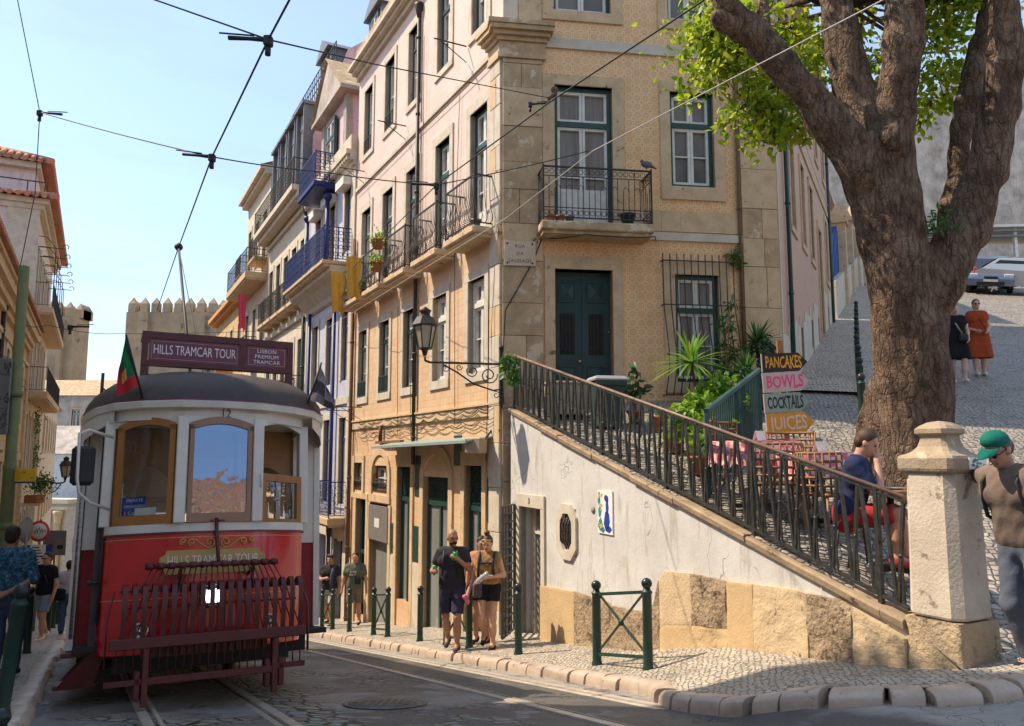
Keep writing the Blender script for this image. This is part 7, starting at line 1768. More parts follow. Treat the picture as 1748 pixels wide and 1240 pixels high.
    for z, a, b in ((1.31, -.06, .10), (1.25, -.04, .12)):
        for i in range(5): x = a+(b-a)*i/5; c = k['U']((x+.012, .132, z)); mb.box(c.x, c.x+.02, c.y-.004, c.y+.012, c.z-.022, c.z+.022)
    mb.build('shirt_print', white, r, world=False)
    # --- man with green cap at the pillar
    p = V((3.70, 5.84, 0)); p.z = -1.56
    r, k = person('older man in green cap, brown T-shirt and jeans leaning towards the stone pillar', p, PI*.62, 1.76, lean=.28, head=(.3, -.05), arms={'l': {'e': (-.30, -.30, 1.34), 'w': (-.24, -.52, 1.34)}, 'r': {'e': (.42, -.22, 1.36), 'w': (.62, -.38, 1.40)}}, legs={'l': {'k': (-.12, .08, .49), 'a': (-.12, -.04, .085)}, 'r': {'k': (.12, .02, .49), 'a': (.14, -.16, .085)}}, hair='short', hairm=M['grey_hair'], sk=(.50, .27, .19), skn='weathered', top=CL('brown_shirt', (.21, .155, .125), (.16, .115, .09)), sleeve=.7, bottom=CL('grey_jeans', (.13, .15, .185), (.09, .10, .13)), blen=1.97, shoes=CL('black_trainers', (.03, .03, .035)), vox=.009, fat=.0, build=.94, hem=.95)
    pr = [L_(k['Hd']((0, -.012, 1.70)), (.088, .105, .078), k=.01, zmin=k['Hd']((0, 0, 1.685)).z-.025)]
    sdf_mesh('cap', pr, .008, r, CL('green_cap', (.015, .16, .12)), kk=.01)
    mb = MB(); rows = []
    for i in range(7):
        a = -1.1+2.2*i/6; rows.append([k['Hd']((.082*math.sin(a), .072*math.cos(a)+.01, 1.690)), k['Hd']((.078*math.sin(a), .13*math.cos(a)+.035, 1.685-.012*math.sin(a)**2)), k['Hd']((.070*math.sin(a), .155*math.cos(a)+.035, 1.675-.02*math.sin(a)**2))])
    mb.grid(rows, smooth=True); mb.grid([[q+V((0, 0, -.006)) for q in r_] for r_ in rows], smooth=True); mb.build('cap_peak', CL('green_cap_peak', (.012, .13, .10)), r, world=False)
    mb = MB()
    for sd in (-1, 1): mb.tube([k['Hd']((sd*.079, -.02, 1.645)), k['Hd']((sd*.072, .075, 1.645)), k['Hd']((sd*.012, .105, 1.645))], .0035, 5); mb.ball(k['Hd']((sd*.036, .096, 1.638)), .021, 10, 1, .3, .75)
    mb.build('glasses', M['rubber'], r, world=False)
    for sd in (-1, 1): strap(r, [k['U']((sd*.11, -.10, 1.40)), k['U']((sd*.115, -.0, 1.50)), k['U']((sd*.13, .115, 1.41)), k['U']((sd*.15, .125, 1.28)), k['U']((sd*.17, .10, 1.15)), k['U']((sd*.185, .0, 1.08))], .015, M['rubber'], 'backpack_strap')
    mb = MB(); c = k['U']((0, -.20, 1.25)); mb.box(c.x-.15, c.x+.15, c.y-.09, c.y+.08, c.z-.22, c.z+.2, .05); mb.build('backpack', black, r, world=False)
    for sd in (-1, 1):
        mb = MB(); a = k['W']((.12*sd+.055*sd, .02, .075)) ; 
        for i in range(3): x0 = (.045, .07, .095)[i]; y_ = (-.04 if sd < 0 else -.16); mb.bar(k['W']((sd*.12+sd*.046, y_+x0, .04)), k['W']((sd*.12+sd*.04, y_+x0+.02, .095)), .008)
        mb.build('shoe_stripes', white, r, world=False)
    # --- seated man with hand at his face
    p = at(1452, 7.5, lambda x, y: zsau(y)); p.z = zsau(7.5)
    hipz = .47
    sh = .95-hipz
    r, k = person('man in navy T-shirt and red shorts sitting at a table, hand at his face', p-V((0, 0, sh*1.0)), -PI*.66, 1.74, lean=.24, head=(.25, 0), arms={'r': {'e': (.20, .26, 1.16), 'w': (.035, .15, 1.49), 'curl': .9, 'pn': (-1, -.4, 0)}, 'l': {'e': (-.22, .24, 1.12), 'w': (-.06, .42, 1.10), 'curl': .5, 'pn': (0, 0, -1)}},
        legs={'l': {'k': (-.14, .42, .97), 'a': (-.12, .46, .575)}, 'r': {'k': (.12, .42, .97), 'a': (.11, .40, .575)}}, hair='short', hairm=M['brown_hair'], sk=(.56, .29, .2), skn='rosy', top=CL('navy_shirt', (.035, .045, .10), (.025, .03, .07)), sleeve=.6, bottom=CL('red_shorts', (.42, .04, .045), (.32, .03, .04)), blen=.92, shoes=CL('red_trainers', (.55, .08, .08)), vox=.009, hem=.95)
    # --- two women walking down the hill street
    p = at(1674, 17.2, lambda x, y: sauz(x, y)); 
    r, k = person('woman in rust red midi dress and sunglasses walking down the hill street', p, PI*.93, 1.68, female=True, arms={'l': {'e': (-.25, -.03, 1.12), 'w': (-.16, .15, 1.0)}, 'r': {'e': (.27, -.03, 1.12), 'w': (.12, .20, 1.02)}}, legs={'l': {'k': (-.09, .02, .49), 'a': (-.09, -.05, .085)}, 'r': {'k': (.1, .06, .5), 'a': (.1, .06, .085)}}, hair='back', hairm=M['auburn_hair'], sk=(.58, .33, .24), skn='pale', dress=(CL('rust_dress', (.36, .07, .025), (.27, .05, .02)), .40, .20, .45), shoes=white, vox=.013, fat=.014)
    sunglasses(r, k); strap(r, [k['U']((.12, 0, 1.46)), k['U']((.0, .15, 1.28)), k['U']((-.13, .12, 1.05))], .012, M['tram_maroon'], 'bag_strap')
    p = at(1637, 16.4, lambda x, y: sauz(x, y))
    r, k = person('blonde woman in black knee length dress with a patterned bag strap beside the tree', p, PI*.95, 1.66, female=True, arms={'l': {'e': (-.25, -.03, 1.12), 'w': (-.2, .12, .95)}, 'r': {'e': (.29, -.03, 1.12), 'w': (.36, .04, .87)}}, head=(.25, 0), legs={'l': {'k': (-.1, .1, .5), 'a': (-.1, .08, .085)}, 'r': {'k': (.09, .0, .49), 'a': (.09, -.1, .085)}}, hair='short', hairm=M['blond_hair'], sk=(.6, .35, .26), skn='pale2', dress=(black, .52, .19, .4), shoes=white, vox=.013, fat=.012)
    strap(r, [k['U']((.12, 0, 1.46)), k['U']((.05, .15, 1.28)), k['U']((-.08, .14, 1.05))], .018, M['flag_grey'], 'bag_strap')
    mb = MB(); c = k['W']((-.08, .17, .99)); mb.box(c.x-.1, c.x+.09, c.y-.04, c.y+.05, c.z-.1, c.z+.06, .03); mb.build('bag', M['rubber'], r, world=False)
    # --- left pavement
    p = at(5, 9.2, lambda x, y: leftz(x, y))
    g = G('blue_patterned_shirt'); o = g.obj(); n = g.noise(o, 26, 4, .7, .6); M['blue_shirt'] = g.fin(g.ramp(n, [(.4, (.012, .035, .075)), (.52, (.03, .10, .16)), (.62, (.10, .22, .28))]), .9, g.bump(g.noise(o, 12, 4), .4, .012))
    person('man seen from behind in blue patterned shirt and jeans with hands clasped at his back', p, PI*.06, 1.64, arms={'l': {'e': (-.30, -.10, 1.14), 'w': (-.07, -.20, 1.02), 'curl': .8, 'pn': (.2, 1, 0)}, 'r': {'e': (.30, -.10, 1.14), 'w': (.06, -.22, 1.0), 'curl': .8, 'pn': (-.2, 1, 0)}}, head=(.05, 0), hair='short', hairm=M['dark_hair'], sk=(.36, .19, .125), skn='brown2', top=M['blue_shirt'], sleeve=1.05, bottom=denim, blen=1.97, shoes=dk, vox=.011, fat=.03, build=1.05)
    p = at(72, 17.0, lambda x, y: leftz(x, y))
    r, k = person('man in black T-shirt, blue shorts and sunglasses walking up the left pavement', p, PI*.9, 1.76, hair='short', hairm=M['dark_hair'], sk=(.5, .28, .19), skn='tan', top=black, sleeve=.55, bottom=CL('light_blue_shorts', (.22, .28, .36)), blen=.8, shoes=white, legs={'l': {'k': (-.1, .12, .5), 'a': (-.1, .12, .085)}, 'r': {'k': (.1, .0, .49), 'a': (.1, -.18, .1)}}, vox=.014)
    sunglasses(r, k)
    for sd in (-1, 1): strap(r, [k['U']((sd*.12, 0, 1.46)), k['U']((sd*.125, .14, 1.3)), k['U']((sd*.14, .05, 1.1))], .016, denim, 'backpack_strap')
    p = at(112, 19.5, lambda x, y: leftz(x, y))
    r, k = person('person in pale shirt with a black shoulder bag, half hidden by the tram', p, PI*.1, 1.7, hair='short', hairm=M['dark_hair'], top=CL('lavender_shirt', (.45, .42, .48)), sleeve=1.6, bottom=denim, blen=1.97, shoes=dk, vox=.015)
    mb = MB(); c = k['W']((-.15, -.12, .98)); mb.box(c.x-.16, c.x+.12, c.y-.08, c.y+.08, c.z-.14, c.z+.12, .04); mb.build('bag', black, r, world=False)
    # --- passengers in the tram
    for (x, y, yaw_, lab, hr, hm, tp_) in ((-.22, 1.75, PI, 'dark haired passenger sitting behind the left tram windscreen', 'long', M['dark_hair'], CL('rose_top', (.35, .16, .15))), (.62, 1.70, PI*1.05, 'passenger in pink top sitting behind the open right tram window', 'back', M['brown_hair'], CL('pink_top', (.60, .25, .26)))):
        q = TM @ V((x, y, 1.02)); az = math.atan2(-(-DS).x, (-DS).y)
        person(lab, q-V((0, 0, .95)), az, 1.68, arms={'l': {'e': (-.23, .12, 1.15), 'w': (-.08, .28, 1.2), 'curl': .5}, 'r': {'e': (.23, .12, 1.15), 'w': (.08, .3, 1.16), 'curl': .5}}, legs={'l': {'k': (-.12, .42, .97), 'a': (-.12, .44, .58)}, 'r': {'k': (.12, .42, .97), 'a': (.12, .44, .58)}}, hair=hr, hairm=hm, top=tp_, sleeve=.6, bottom=denim, blen=1.9, shoes=dk, female=True, vox=.016)
M['can_green'] = flat('green_can', (.04, .42, .06), .3, .4); M['pink_plastic'] = flat('pink_plastic', (.75, .16, .24), .35)
g = G('clear_bottle'); M['bottle'] = g.fin((.75, .75, .78), .12, None, 0, .5, **{"Transmission Weight": .55})
people()
M['pigeon'] = flat('pigeon_grey', (.11, .11, .125)); M['manhole'] = pm('cast_iron_cover', (.16, .15, .14), (.10, .095, .09), 9, .45, .2, 60, metal=.4); M['pale_cable'] = flat('pale_cable_sheath', (.48, .44, .40))
# ============================================================ the big tree
def leaves(name, pts, size, mat, par, droop=.5, rng=RNG, elong=1.75):
    """many small pointed leaves, one mesh"""
    n = len(pts); pts = np.asarray(pts)
    d = rng.normal(size=(n, 3)); d[:, 2] -= droop; d /= np.linalg.norm(d, axis=1)[:, None]
    u = rng.normal(size=(n, 3)); u[:, 2] += .8; w = np.cross(d, u); w /= np.linalg.norm(w, axis=1)[:, None]+1e-9; nn = np.cross(w, d)
    L = size*rng.uniform(.65, 1.25, n); Wd = L/elong
    shape = [(0, 0, 0), (.3, .48, .06), (.62, .40, .05), (1, 0, -.10), (.62, -.40, .05), (.3, -.48, .06), (.5, 0, -.02)]
    vs = np.concatenate([(pts+d*(a*L)[:, None]+w*(b*Wd)[:, None]+nn*(c*L)[:, None])[:, None] for a, b, c in shape], 1).reshape(-1, 3)
    tri = np.array([(0, 1, 6), (1, 2, 6), (2, 3, 6), (3, 4, 6), (4, 5, 6), (5, 0, 6)])
    f = (np.arange(n)[:, None, None]*7+tri[None]).reshape(-1, 3)
    me = bpy.data.meshes.new(name); me.vertices.add(len(vs)); me.vertices.foreach_set("co", vs.astype(np.float32).ravel())
    me.loops.add(len(f)*3); me.loops.foreach_set("vertex_index", f.ravel().astype(np.int32)); me.polygons.add(len(f)); me.polygons.foreach_set("loop_start", (np.arange(len(f))*3).astype(np.int32))
    me.polygons.foreach_set("loop_total", np.full(len(f), 3, np.int32)) if hasattr(me.polygons[0], 'loop_total') and False else None
    me.materials.append(mat); me.update(calc_edges=True); me.validate()
    if par is not None: me.transform(MW[par.name].inverted())
    return link(name, me, par)
M['leaf_tree'] = leafmat('tree_leaves', (.13, .24, .015), (.34, .46, .03), (.56, .54, .045), .6)
M['leaf_bright'] = leafmat('bright_shrub_leaves', (.10, .26, .03), (.22, .38, .04), (.34, .44, .05), .45)
M['leaf_dark'] = leafmat('dark_glossy_leaves', (.02, .06, .02), (.04, .10, .03), (.06, .13, .04), .25)
M['leaf_mid'] = leafmat('mid_green_leaves', (.05, .13, .03), (.09, .19, .045), (.13, .22, .05), .35)
def tree():
    base = V((4.74, 9.75, sauz(4.74, 9.75)))
    t = thing('street_tree', 'huge old street tree with forking trunk and bright green leaves on the corner', 'tree', base)
    I = MW[t.name].inverted()
    def Q(u, v, d, w): return (I @ P(u, v, d), w/FPX*d/2*.80)
    def limb(pts): return [C(a[0], b[0], a[1], b[1], k=.05) for a, b in zip(pts, pts[1:])]
    D = 9.4; pr = []
    tr = [Q(1560, 850, D, 172), Q(1560, 770, D, 150), Q(1558, 650, D, 148), Q(1550, 560, D, 142), Q(1530, 450, D, 130), Q(1514, 350, D, 128), Q(1506, 260, D, 118), Q(1502, 215, D, 98)]
    pr += limb(tr)
    for dx, dy in ((-.45, -.25), (.55, -.35), (-.1, -.65), (.62, .3), (-.4, .5)): b0 = I @ (base+V((dx, dy, -.1))); pr.append(C(I @ (base+V((dx*.25, dy*.25, 1.1))), b0, .24, .12, k=.2))
    pr += limb([Q(1490, 330, D, 100), Q(1440, 235, D-.1, 80), Q(1372, 150, D-.2, 66), Q(1300, 78, D-.3, 60), Q(1238, 5, D-.4, 52), Q(1200, -60, D-.5, 46)])
    pr += limb([Q(1262, 55, D-.35, 46), Q(1226, 32, D-.6, 38)])
    pr += limb([Q(1492, 290, D, 90), Q(1462, 180, D+.2, 78), Q(1440, 70, D+.3, 70), Q(1420, -20, D+.4, 62), Q(1400, -140, D+.6, 52)])
    pr += limb([Q(1515, 290, D, 90), Q(1532, 190, D-.1, 76), Q(1540, 80, D-.2, 74), Q(1545, -30, D-.2, 72), Q(1560, -170, D-.2, 58)])
    pr += limb([Q(1560, 570, D, 100), Q(1602, 480, D-.1, 98), Q(1648, 395, D-.1, 86), Q(1684, 300, D-.1, 74), Q(1702, 200, D-.2, 68), Q(1714, 90, D-.2, 66), Q(1714, -30, D-.2, 62), Q(1720, -200, D-.3, 50)])
    pr += limb([Q(1608, 440, D+.2, 56), Q(1630, 320, D+.4, 50), Q(1640, 220, D+.5, 46), Q(1668, 100, D+.6, 42), Q(1700, -30, D+.7, 36)])
    pr += limb([Q(1495, 385, D+.3, 66), Q(1440, 272, D+.9, 48), Q(1385, 195, D+1.3, 40), Q(1320, 115, D+1.6, 32)])
    pr += limb([Q(1340, 125, D-.2, 28), Q(1308, 60, D+.1, 28), Q(1296, -20, D+.4, 24)])
    Kn = I @ P(1530, 195, D-.45)
    fr = lambda X, Y, Z: (.03*np.sin(X*7+3*np.sin(Z*1.1))*np.sin(Y*7+Z*.8)+.02*np.sin(X*17+2*np.sin(Z*1.7))*np.sin(Y*15+Z*.6)+.006*np.sin(Z*16+X*4)+.012*np.sin(X*31+Z*3)*np.sin(Y*29-Z*2))
    for (u, v, w) in ((1257, 52, 17), (1640, 168, 10), (1690, 92, 18)): c = Q(u, v, D-.55, w); pr.append(L_(c[0], (c[1]*1.1,)*3, k=.06))
    for (u, v) in ((1525, 235), (1600, 700)): c = Q(u, v, D-.36, 60); pr.append(L_(c[0], (.12, .09, .18), k=.1))
    sdf_mesh('trunk', pr, .035, t, M['bark'], kk=.06, warp=fr, smooth_it=1)
    # leaves: clusters hung from twigs
    rng = np.random.default_rng(11); tw = MB(); tips = []
    def spray(u, v, d, r, n, hang=.3):
        c = I @ P(u, v, d); k = max(4, int(n/26))
        for _ in range(k):
            o = V(np.clip(rng.normal(size=3), -1.5, 1.5))*r*.62; e = c+o; e.z -= hang*r*abs(rng.normal())*.5; tips.append(e); mid = c.lerp(e, .5)+V(rng.normal(size=3))*r*.08
            tw.tube([c, mid, e], [.010, .007, .004], 4)
    cl = [(1200, 70, 10.2, .3, 240), (1225, 40, 10.6, .45, 380), (1210, 105, 10., .28, 240), (1240, 110, 10.3, .45, 380), (1290, 150, 10.3, .36, 300), (1290, 200, 10.1, .26, 200), (1320, 190, 10., .3, 260), (1312, 228, 9.9, .18, 110), (1345, 215, 10., .24, 150), (1215, 60, 9.9, .3, 320), (1265, 90, 10., .42, 420), (1275, 175, 10., .3, 260), (1330, 140, 10.2, .36, 300), (1300, 40, 11, .5, 420), (1350, 50, 11.2, .5, 420), (1390, 100, 11, .48, 420), (1350, 110, 10.9, .42, 360), (1400, 150, 10.9, .34, 280), (1425, 60, 11., .4, 320), (1470, 40, 10.8, .32, 200), (1480, 110, 10.6, .28, 160), (1230, 15, 10.4, .3, 240),
          (1590, 70, 10.3, .36, 260), (1600, 130, 10.3, .36, 280), (1615, 30, 10.4, .4, 300), (1640, 60, 10.5, .34, 220), (1590, 180, 10.2, .26, 170), (1575, 200, 10, .16, 80), (1655, 12, 10.3, .3, 200), (1630, 110, 10.4, .3, 180), (1600, 5, 10.3, .3, 220)]
    for q in cl: spray(*q)
    pts = [np.array(e)+np.clip(rng.normal(size=3), -1.7, 1.7)*.08 for e in tips for _ in range(21)]
    # crown above the frame
    big = []
    for _ in range(150):
        x = rng.uniform(1.9, 9.5); y = rng.uniform(7.2, 13.2); z = rng.uniform(6.1, 9.6)
        r_ = ((x-4.7)/4.9)**2+((y-9.9)/3.6)**2+((z-6.6)/3.4)**2
        if r_ < 1 and rng.random() < .78: big.append(I @ V((x, y, z)))
    for e in big:
        pts += [np.array(e)+rng.normal(size=3)*.30 for _ in range(52)]
        c = I @ V((4.8+rng.uniform(-1, 1), 9.6, 5.8)); tw.tube([e, e.lerp(c, .5)+V(rng.normal(size=3))*.25, c], [.008, .02, .04], 4)
    wp = [MW[t.name] @ V(p) for p in pts]
    leaves('leaves', [tuple(p) for p in wp], .104, M['leaf_tree'], t, .7, rng)
    tw.build('twigs', M['bark'], t, world=False)
    pts = [P(1600+rng.normal()*16, 385+rng.normal()*10, 9.1) for _ in range(70)]; leaves('crotch_ferns', [tuple(p) for p in pts], .10, M['leaf_mid'], t, -.2, rng, 3.)
tree()
# ============================================================ plants on the terrace
def pot(par, r=.16, h=.26, mat='terracotta'):
    mb = MB(); mb.lathe([(r*.68, 0), (r*.95, h*.82), (r*1.08, h*.82), (r*1.1, h), (r*.95, h), (r*.9, h*.9), (0, h*.88)], (0, 0, 0), 16); mb.build('pot', M[mat], par, world=False)
def blades(mb, c, n, L, w, up=.5, droop=.5, rr=random):
    c = V(c)
    for i in range(n):
        a = rr.uniform(0, 6.283); el = rr.uniform(-.35, 1.3)*up+.1; l = L*rr.uniform(.7, 1.1); d = V((math.cos(a)*math.cos(el), math.sin(a)*math.cos(el), math.sin(el))); sd = d.cross(V((0, 0, 1))).normalized(); rows = []
        for k in range(6):
            f = k/5; q = c+d*l*f+V((0, 0, -droop*l*f*f*.5)); ww = w*(.55+.9*f-1.45*f*f)+.001; rows.append([q-sd*ww, q+V((0, 0, -.15*ww)), q+sd*ww])
        mb.grid(rows, smooth=False)
def dracaena(label, u, v, y, size=1., trunk=.7, n=60, mat='leaf_bright', L=.55, w=.022, withpot=True, zf=None):
    r = ray(u, v); top = r*(y/r.y); z0 = zsau(y) if zf is None else zf; t = thing('potted_dracaena' if withpot else 'dracaena', label, 'plant', (top.x+.06, y, z0)); rr = random.Random(int(u)); h = top.z-z0
    if withpot: pot(t, .17, .28)
    mb = MB(); mb.tube([(0, 0, .2), (.03, .02, h*.5), (-.06, 0, h)], [.03, .026, .022], 7); mb.build('trunk', M['bark'], t, world=False)
    mb = MB(); blades(mb, (-.06, 0, h), n, L*size, w, 1., .55, rr); mb.build('leaves', M[mat], t, world=False)
dracaena('potted dracaena with bright spiky crown above the railing, nearest of the spiky plants', 1180, 620, 11.4, 1.25, n=80, w=.028)
dracaena('dark green dracaena against the house wall left of the wooden signpost', 1292, 588, 14.0, 1.2, n=70, mat='leaf_mid', L=.6, w=.028)
dracaena('lower dark dracaena behind the green fence and left of the signpost', 1272, 640, 13.4, 1.1, n=70, mat='leaf_mid', L=.6, w=.028)
def shrub(name, label, cs, n, size, mat, potr=.0, y=None, droop=.3, elong=1.8, stem=True):
    rng = np.random.default_rng(int(cs[0][0])); base = ray(cs[0][0], 700); yb = cs[0][2]; x = base.x/base.y*yb; z0 = zsau(yb)
    t = thing(name, label, 'plant', (x, yb, z0))
    if potr: pot(t, potr, potr*1.5)
    pts = []; mb = MB(); I = MW[t.name].inverted()
    for (u, v, yy, r) in cs:
        q = ray(u, v); c = q*(yy/q.y); m_ = int(n*r*r/sum(k[3]**2 for k in cs)); o = rng.normal(size=(m_, 3)); o /= np.linalg.norm(o, axis=1)[:, None]; pts += [tuple(np.array(c)+o[i]*r*rng.uniform(.45, 1)) for i in range(m_)]
        if stem:
            for k in range(3): e = I @ (c+V(rng.normal(size=3))*r*.4); mb.tube([(0, 0, .05), (e.x*.4+rng.normal()*.04, e.y*.4, e.z*.6), e], [.016, .011, .005], 5)
    if stem: mb.build('stems', M['wood'], t, world=False)
    leaves('leaves', pts, size, M[mat], t, droop, rng, elong)
shrub('leafy_shrub', 'bright yellow green shrub beside the spiky plant behind the railing', [(1215, 680, 11.4, .28), (1190, 700, 11.0, .28), (1235, 660, 11.6, .22), (1165, 720, 10.8, .24), (1225, 725, 10.6, .2), (1195, 745, 10.5, .2), (1250, 690, 11.3, .22)], 1300, .13, 'leaf_bright', .2)
shrub('rubber_plant', 'dark rubber plant with broad leaves beside the wheeled bin', [(1085, 640, 12.9, .14), (1075, 665, 12.9, .16), (1092, 665, 12.9, .13)], 60, .17, 'leaf_dark', .14, elong=2.)
shrub('climbing_plant', 'trailing ivy hanging over the upper end of the iron railing', [(868, 622, 13.1, .17), (874, 640, 13.0, .15), (862, 610, 13.2, .10)], 150, .12, 'leaf_mid', 0, droop=1.2, stem=False)
shrub('bamboo_plant', 'tall thin bamboo like plant by the barred window', [(1238, 555, 14.1, .2), (1245, 600, 14.1, .22), (1235, 640, 14.0, .24), (1250, 520, 14.2, .12)], 260, .17, 'leaf_mid', .16, elong=4.)
shrub('fern_bush', 'dark ferny bush filling the corner under the barred window', [(1235, 650, 13.6, .3), (1270, 655, 13.2, .3), (1300, 600, 13.9, .3), (1310, 640, 13.6, .24)], 900, .13, 'leaf_dark', 0, elong=2.6)
shrub('wall_plant', 'small plant growing out of the wall above the barred window', [(1255, 432, 14.75, .13), (1258, 450, 14.75, .10)], 60, .15, 'leaf_mid', 0, droop=.8, elong=3., stem=False)
def spider(label, u, v, y, mat='leaf_mid', L=.45, n=46, up=.9):
    q = ray(u, v); c = q*(y/q.y); t = thing('potted_grass', label, 'plant', (c.x, y, zsau(y))); pot(t, .15, .24); mb = MB(); blades(mb, (0, 0, .22), n, L, .012, up, 1.1, random.Random(int(u))); mb.build('leaves', M[mat], t, world=False)
spider('potted grassy plant with arching leaves between rubber plant and dracaena', 1125, 690, 12.4, L=.6)
spider('terracotta pot of grassy leaves just behind the railing below the yellow green shrub', 1150, 740, 11.2, 'leaf_bright')
spider('large terracotta pot with grassy leaves near the seated man', 1195, 790, 10.2)
def bins():
    q = ray(1035, 650); y = 12.7; x = q.x/q.y*y; t = thing('wheeled_bin', 'dark green wheeled bin with a pale grey lid behind the railing', 'bin', M=TR((x, y, zsau(y)-.08), .2, .84)); mb = MB()
    mb.grid([[(-.24+s*0, -.26, z) if 0 else (sx*(.22+.06*z), sy*(.24+.06*z), z) for sx, sy in ((-1, -1), (1, -1), (1, 1), (-1, 1))] for z in (.08, .5, .94)], smooth=False, closed=True); mb.box(-.30, .30, -.33, -.29, .86, .95); mb.build('body', M['bin_green'], t, world=False)
    mb = MB(); mb.grid([[(sx*a, sy*b, z) for sx, sy in ((-1, -1), (1, -1), (1, 1), (-1, 1))] for a, b, z in ((.31, .34, .95), (.32, .35, .98), (.27, .29, 1.04), (.0, .0, 1.055))], smooth=False, closed=True); mb.build('lid', M['bin_lid'], t, world=False)
    mb = MB(); mb.tube([(-.28, .33, .98), (.28, .33, .98)], .018, 6); mb.build('handle', M['rubber'], t, world=False)
    for s_ in (-.24, .24): mb = MB(); mb.lathe([(.0, -.03), (.1, -.03), (.1, .03), (0, .03)], (s_, .27, .1), 14, axis=(1, 0, 0)); mb.build('wheel', M['rubber'], t, world=False)
    # low white step wall
    q = ray(965, 640); y = 13.3; t = thing('cardboard_box', 'pale flat box lying behind the upper railing by the green door', 'box', (q.x/q.y*y, y, zsau(y)+.55), .15); mb = MB(); mb.box(-.33, .33, -.2, .2, -.5, .0, .01); mb.build('carton', M['card'], t, world=False); mb = MB(); mb.box(-.35, .35, -.22, .22, .001, .05, .01); mb.build('lid', M['card'], t, world=False)
M['bin_green'] = flat('bin_green_plastic', (.03, .06, .05), .5); M['bin_lid'] = flat('bin_grey_lid', (.36, .36, .36), .4); M['card'] = flat('cardboard', (.48, .36, .24), .8)
bins()
def green_fence():
    a, c = V((2.28, 9.35, 0)), V((3.78, 12.15, 0)); a.z, c.z = zsau(a.y), zsau(c.y); t = thing('green_fence', 'dark green barred fence climbing from the railing towards the wooden signpost', 'fence', a)
    mb = MB(); mb.bar(a+V((0, 0, 1.0)), c+V((0, 0, 1.0)), .06, .05); mb.bar(a+V((0, 0, .08)), c+V((0, 0, .08)), .04); mb.build('rails', M['fence_green'], t)
    mb = MB()
    for k in range(29): p = a.lerp(c, k/28); mb.bar(p, p+V((0, 0, .98)), .02 if k % 14 else .05)
    mb.build('bars', M['fence_green'], t)
M['fence_green'] = pm('blue_green_fence_paint', (.03, .075, .075), (.05, .10, .095), 6, .45, .1, 60)
green_fence()
# ============================================================ signpost, cafe furniture
def signpost():
    y = 9.7; q = ray(1344, 700); x = q.x/q.y*y; z0 = zsau(y); t = thing('wooden_signpost', 'wooden signpost with four painted arrow boards advertising food and drinks', 'signpost', (x, y, z0))
    r0 = ray(1330, 582); top = r0*(y/r0.y); H = top.z-z0; dx = top.x-x
    mb = MB(); mb.bar((0, 0, -.1), (dx, 0, H), .065, .045, (0, 1, 0)); mb.build('post', M['post_wood'], t, world=False)
    for i, (v0, v1, ua, ub, bm, tm_, word, til) in enumerate(((603, 637, 1302, 1379, 'board_black', 'letter_orange', 'PANCAKES', .03), (636, 672, 1304, 1382, 'board_white', 'letter_pink', 'BOWLS', .05), (672, 707, 1306, 1382, 'board_sage', 'letter_black', 'COCKTAILS', .05), (706, 744, 1310, 1390, 'board_orange', 'letter_cream', 'JUICES', .06))):
        pa = ray(ua, (v0+v1)/2); pb = ray(ub, (v0+v1)/2); A = pa*((y-.06)/pa.y); B = pb*((y-.06)/pb.y); h0 = (v1-v0)*.47/FPX*y; w = B.x-A.x
        F = Matrix.Translation(V((A.x-x, -.03-.004*i, A.z-z0))) @ Matrix.Rotation(-til, 4, 'Y'); mb = MB(F)
        mb.prism([(0, -h0), (w*.8, -h0*.95), (w, 0), (w*.8, h0*1.02), (.0, h0)], -.024, .0); b = mb.build('arrow_board', M[bm], t, world=False)
        mb = MB(F); rr = random.Random(i); mb.box(-.012, -.001, -.02, -.002, -h0, h0); mb.build('board_edge', M['board_white'], b, world=False)
        o = text('lettering', word, h0*1.75, M[tm_], None, Matrix.Identity(4), bold=.0042, ext=.001); xs_ = [v_.co.x for v_ in o.data.vertices]; k = w*.80/(max(xs_)-min(xs_))
        for v_ in o.data.vertices: v_.co.y += .006*math.sin(v_.co.x*23+i); v_.co.x *= k; v_.co.y *= 1.0+.1*math.sin(v_.co.x*15)
        o.data.transform(F @ TT_((w*.46, -.0265, -.002))); o.parent = b
M['post_wood'] = pm('orange_brown_post', (.38, .17, .06), (.28, .12, .045), 4, .6, .2, 50, stretch=(1, 1, .15))
for n_, c_ in (('board_black', (.035, .025, .022)), ('board_white', (.52, .45, .41)), ('board_sage', (.26, .36, .30)), ('board_orange', (.66, .31, .03)), ('letter_orange', (.75, .38, .04)), ('letter_pink', (.80, .08, .20)), ('letter_black', (.03, .025, .025)), ('letter_cream', (.75, .55, .42))): M[n_] = flat(n_, c_, .75)
signpost()
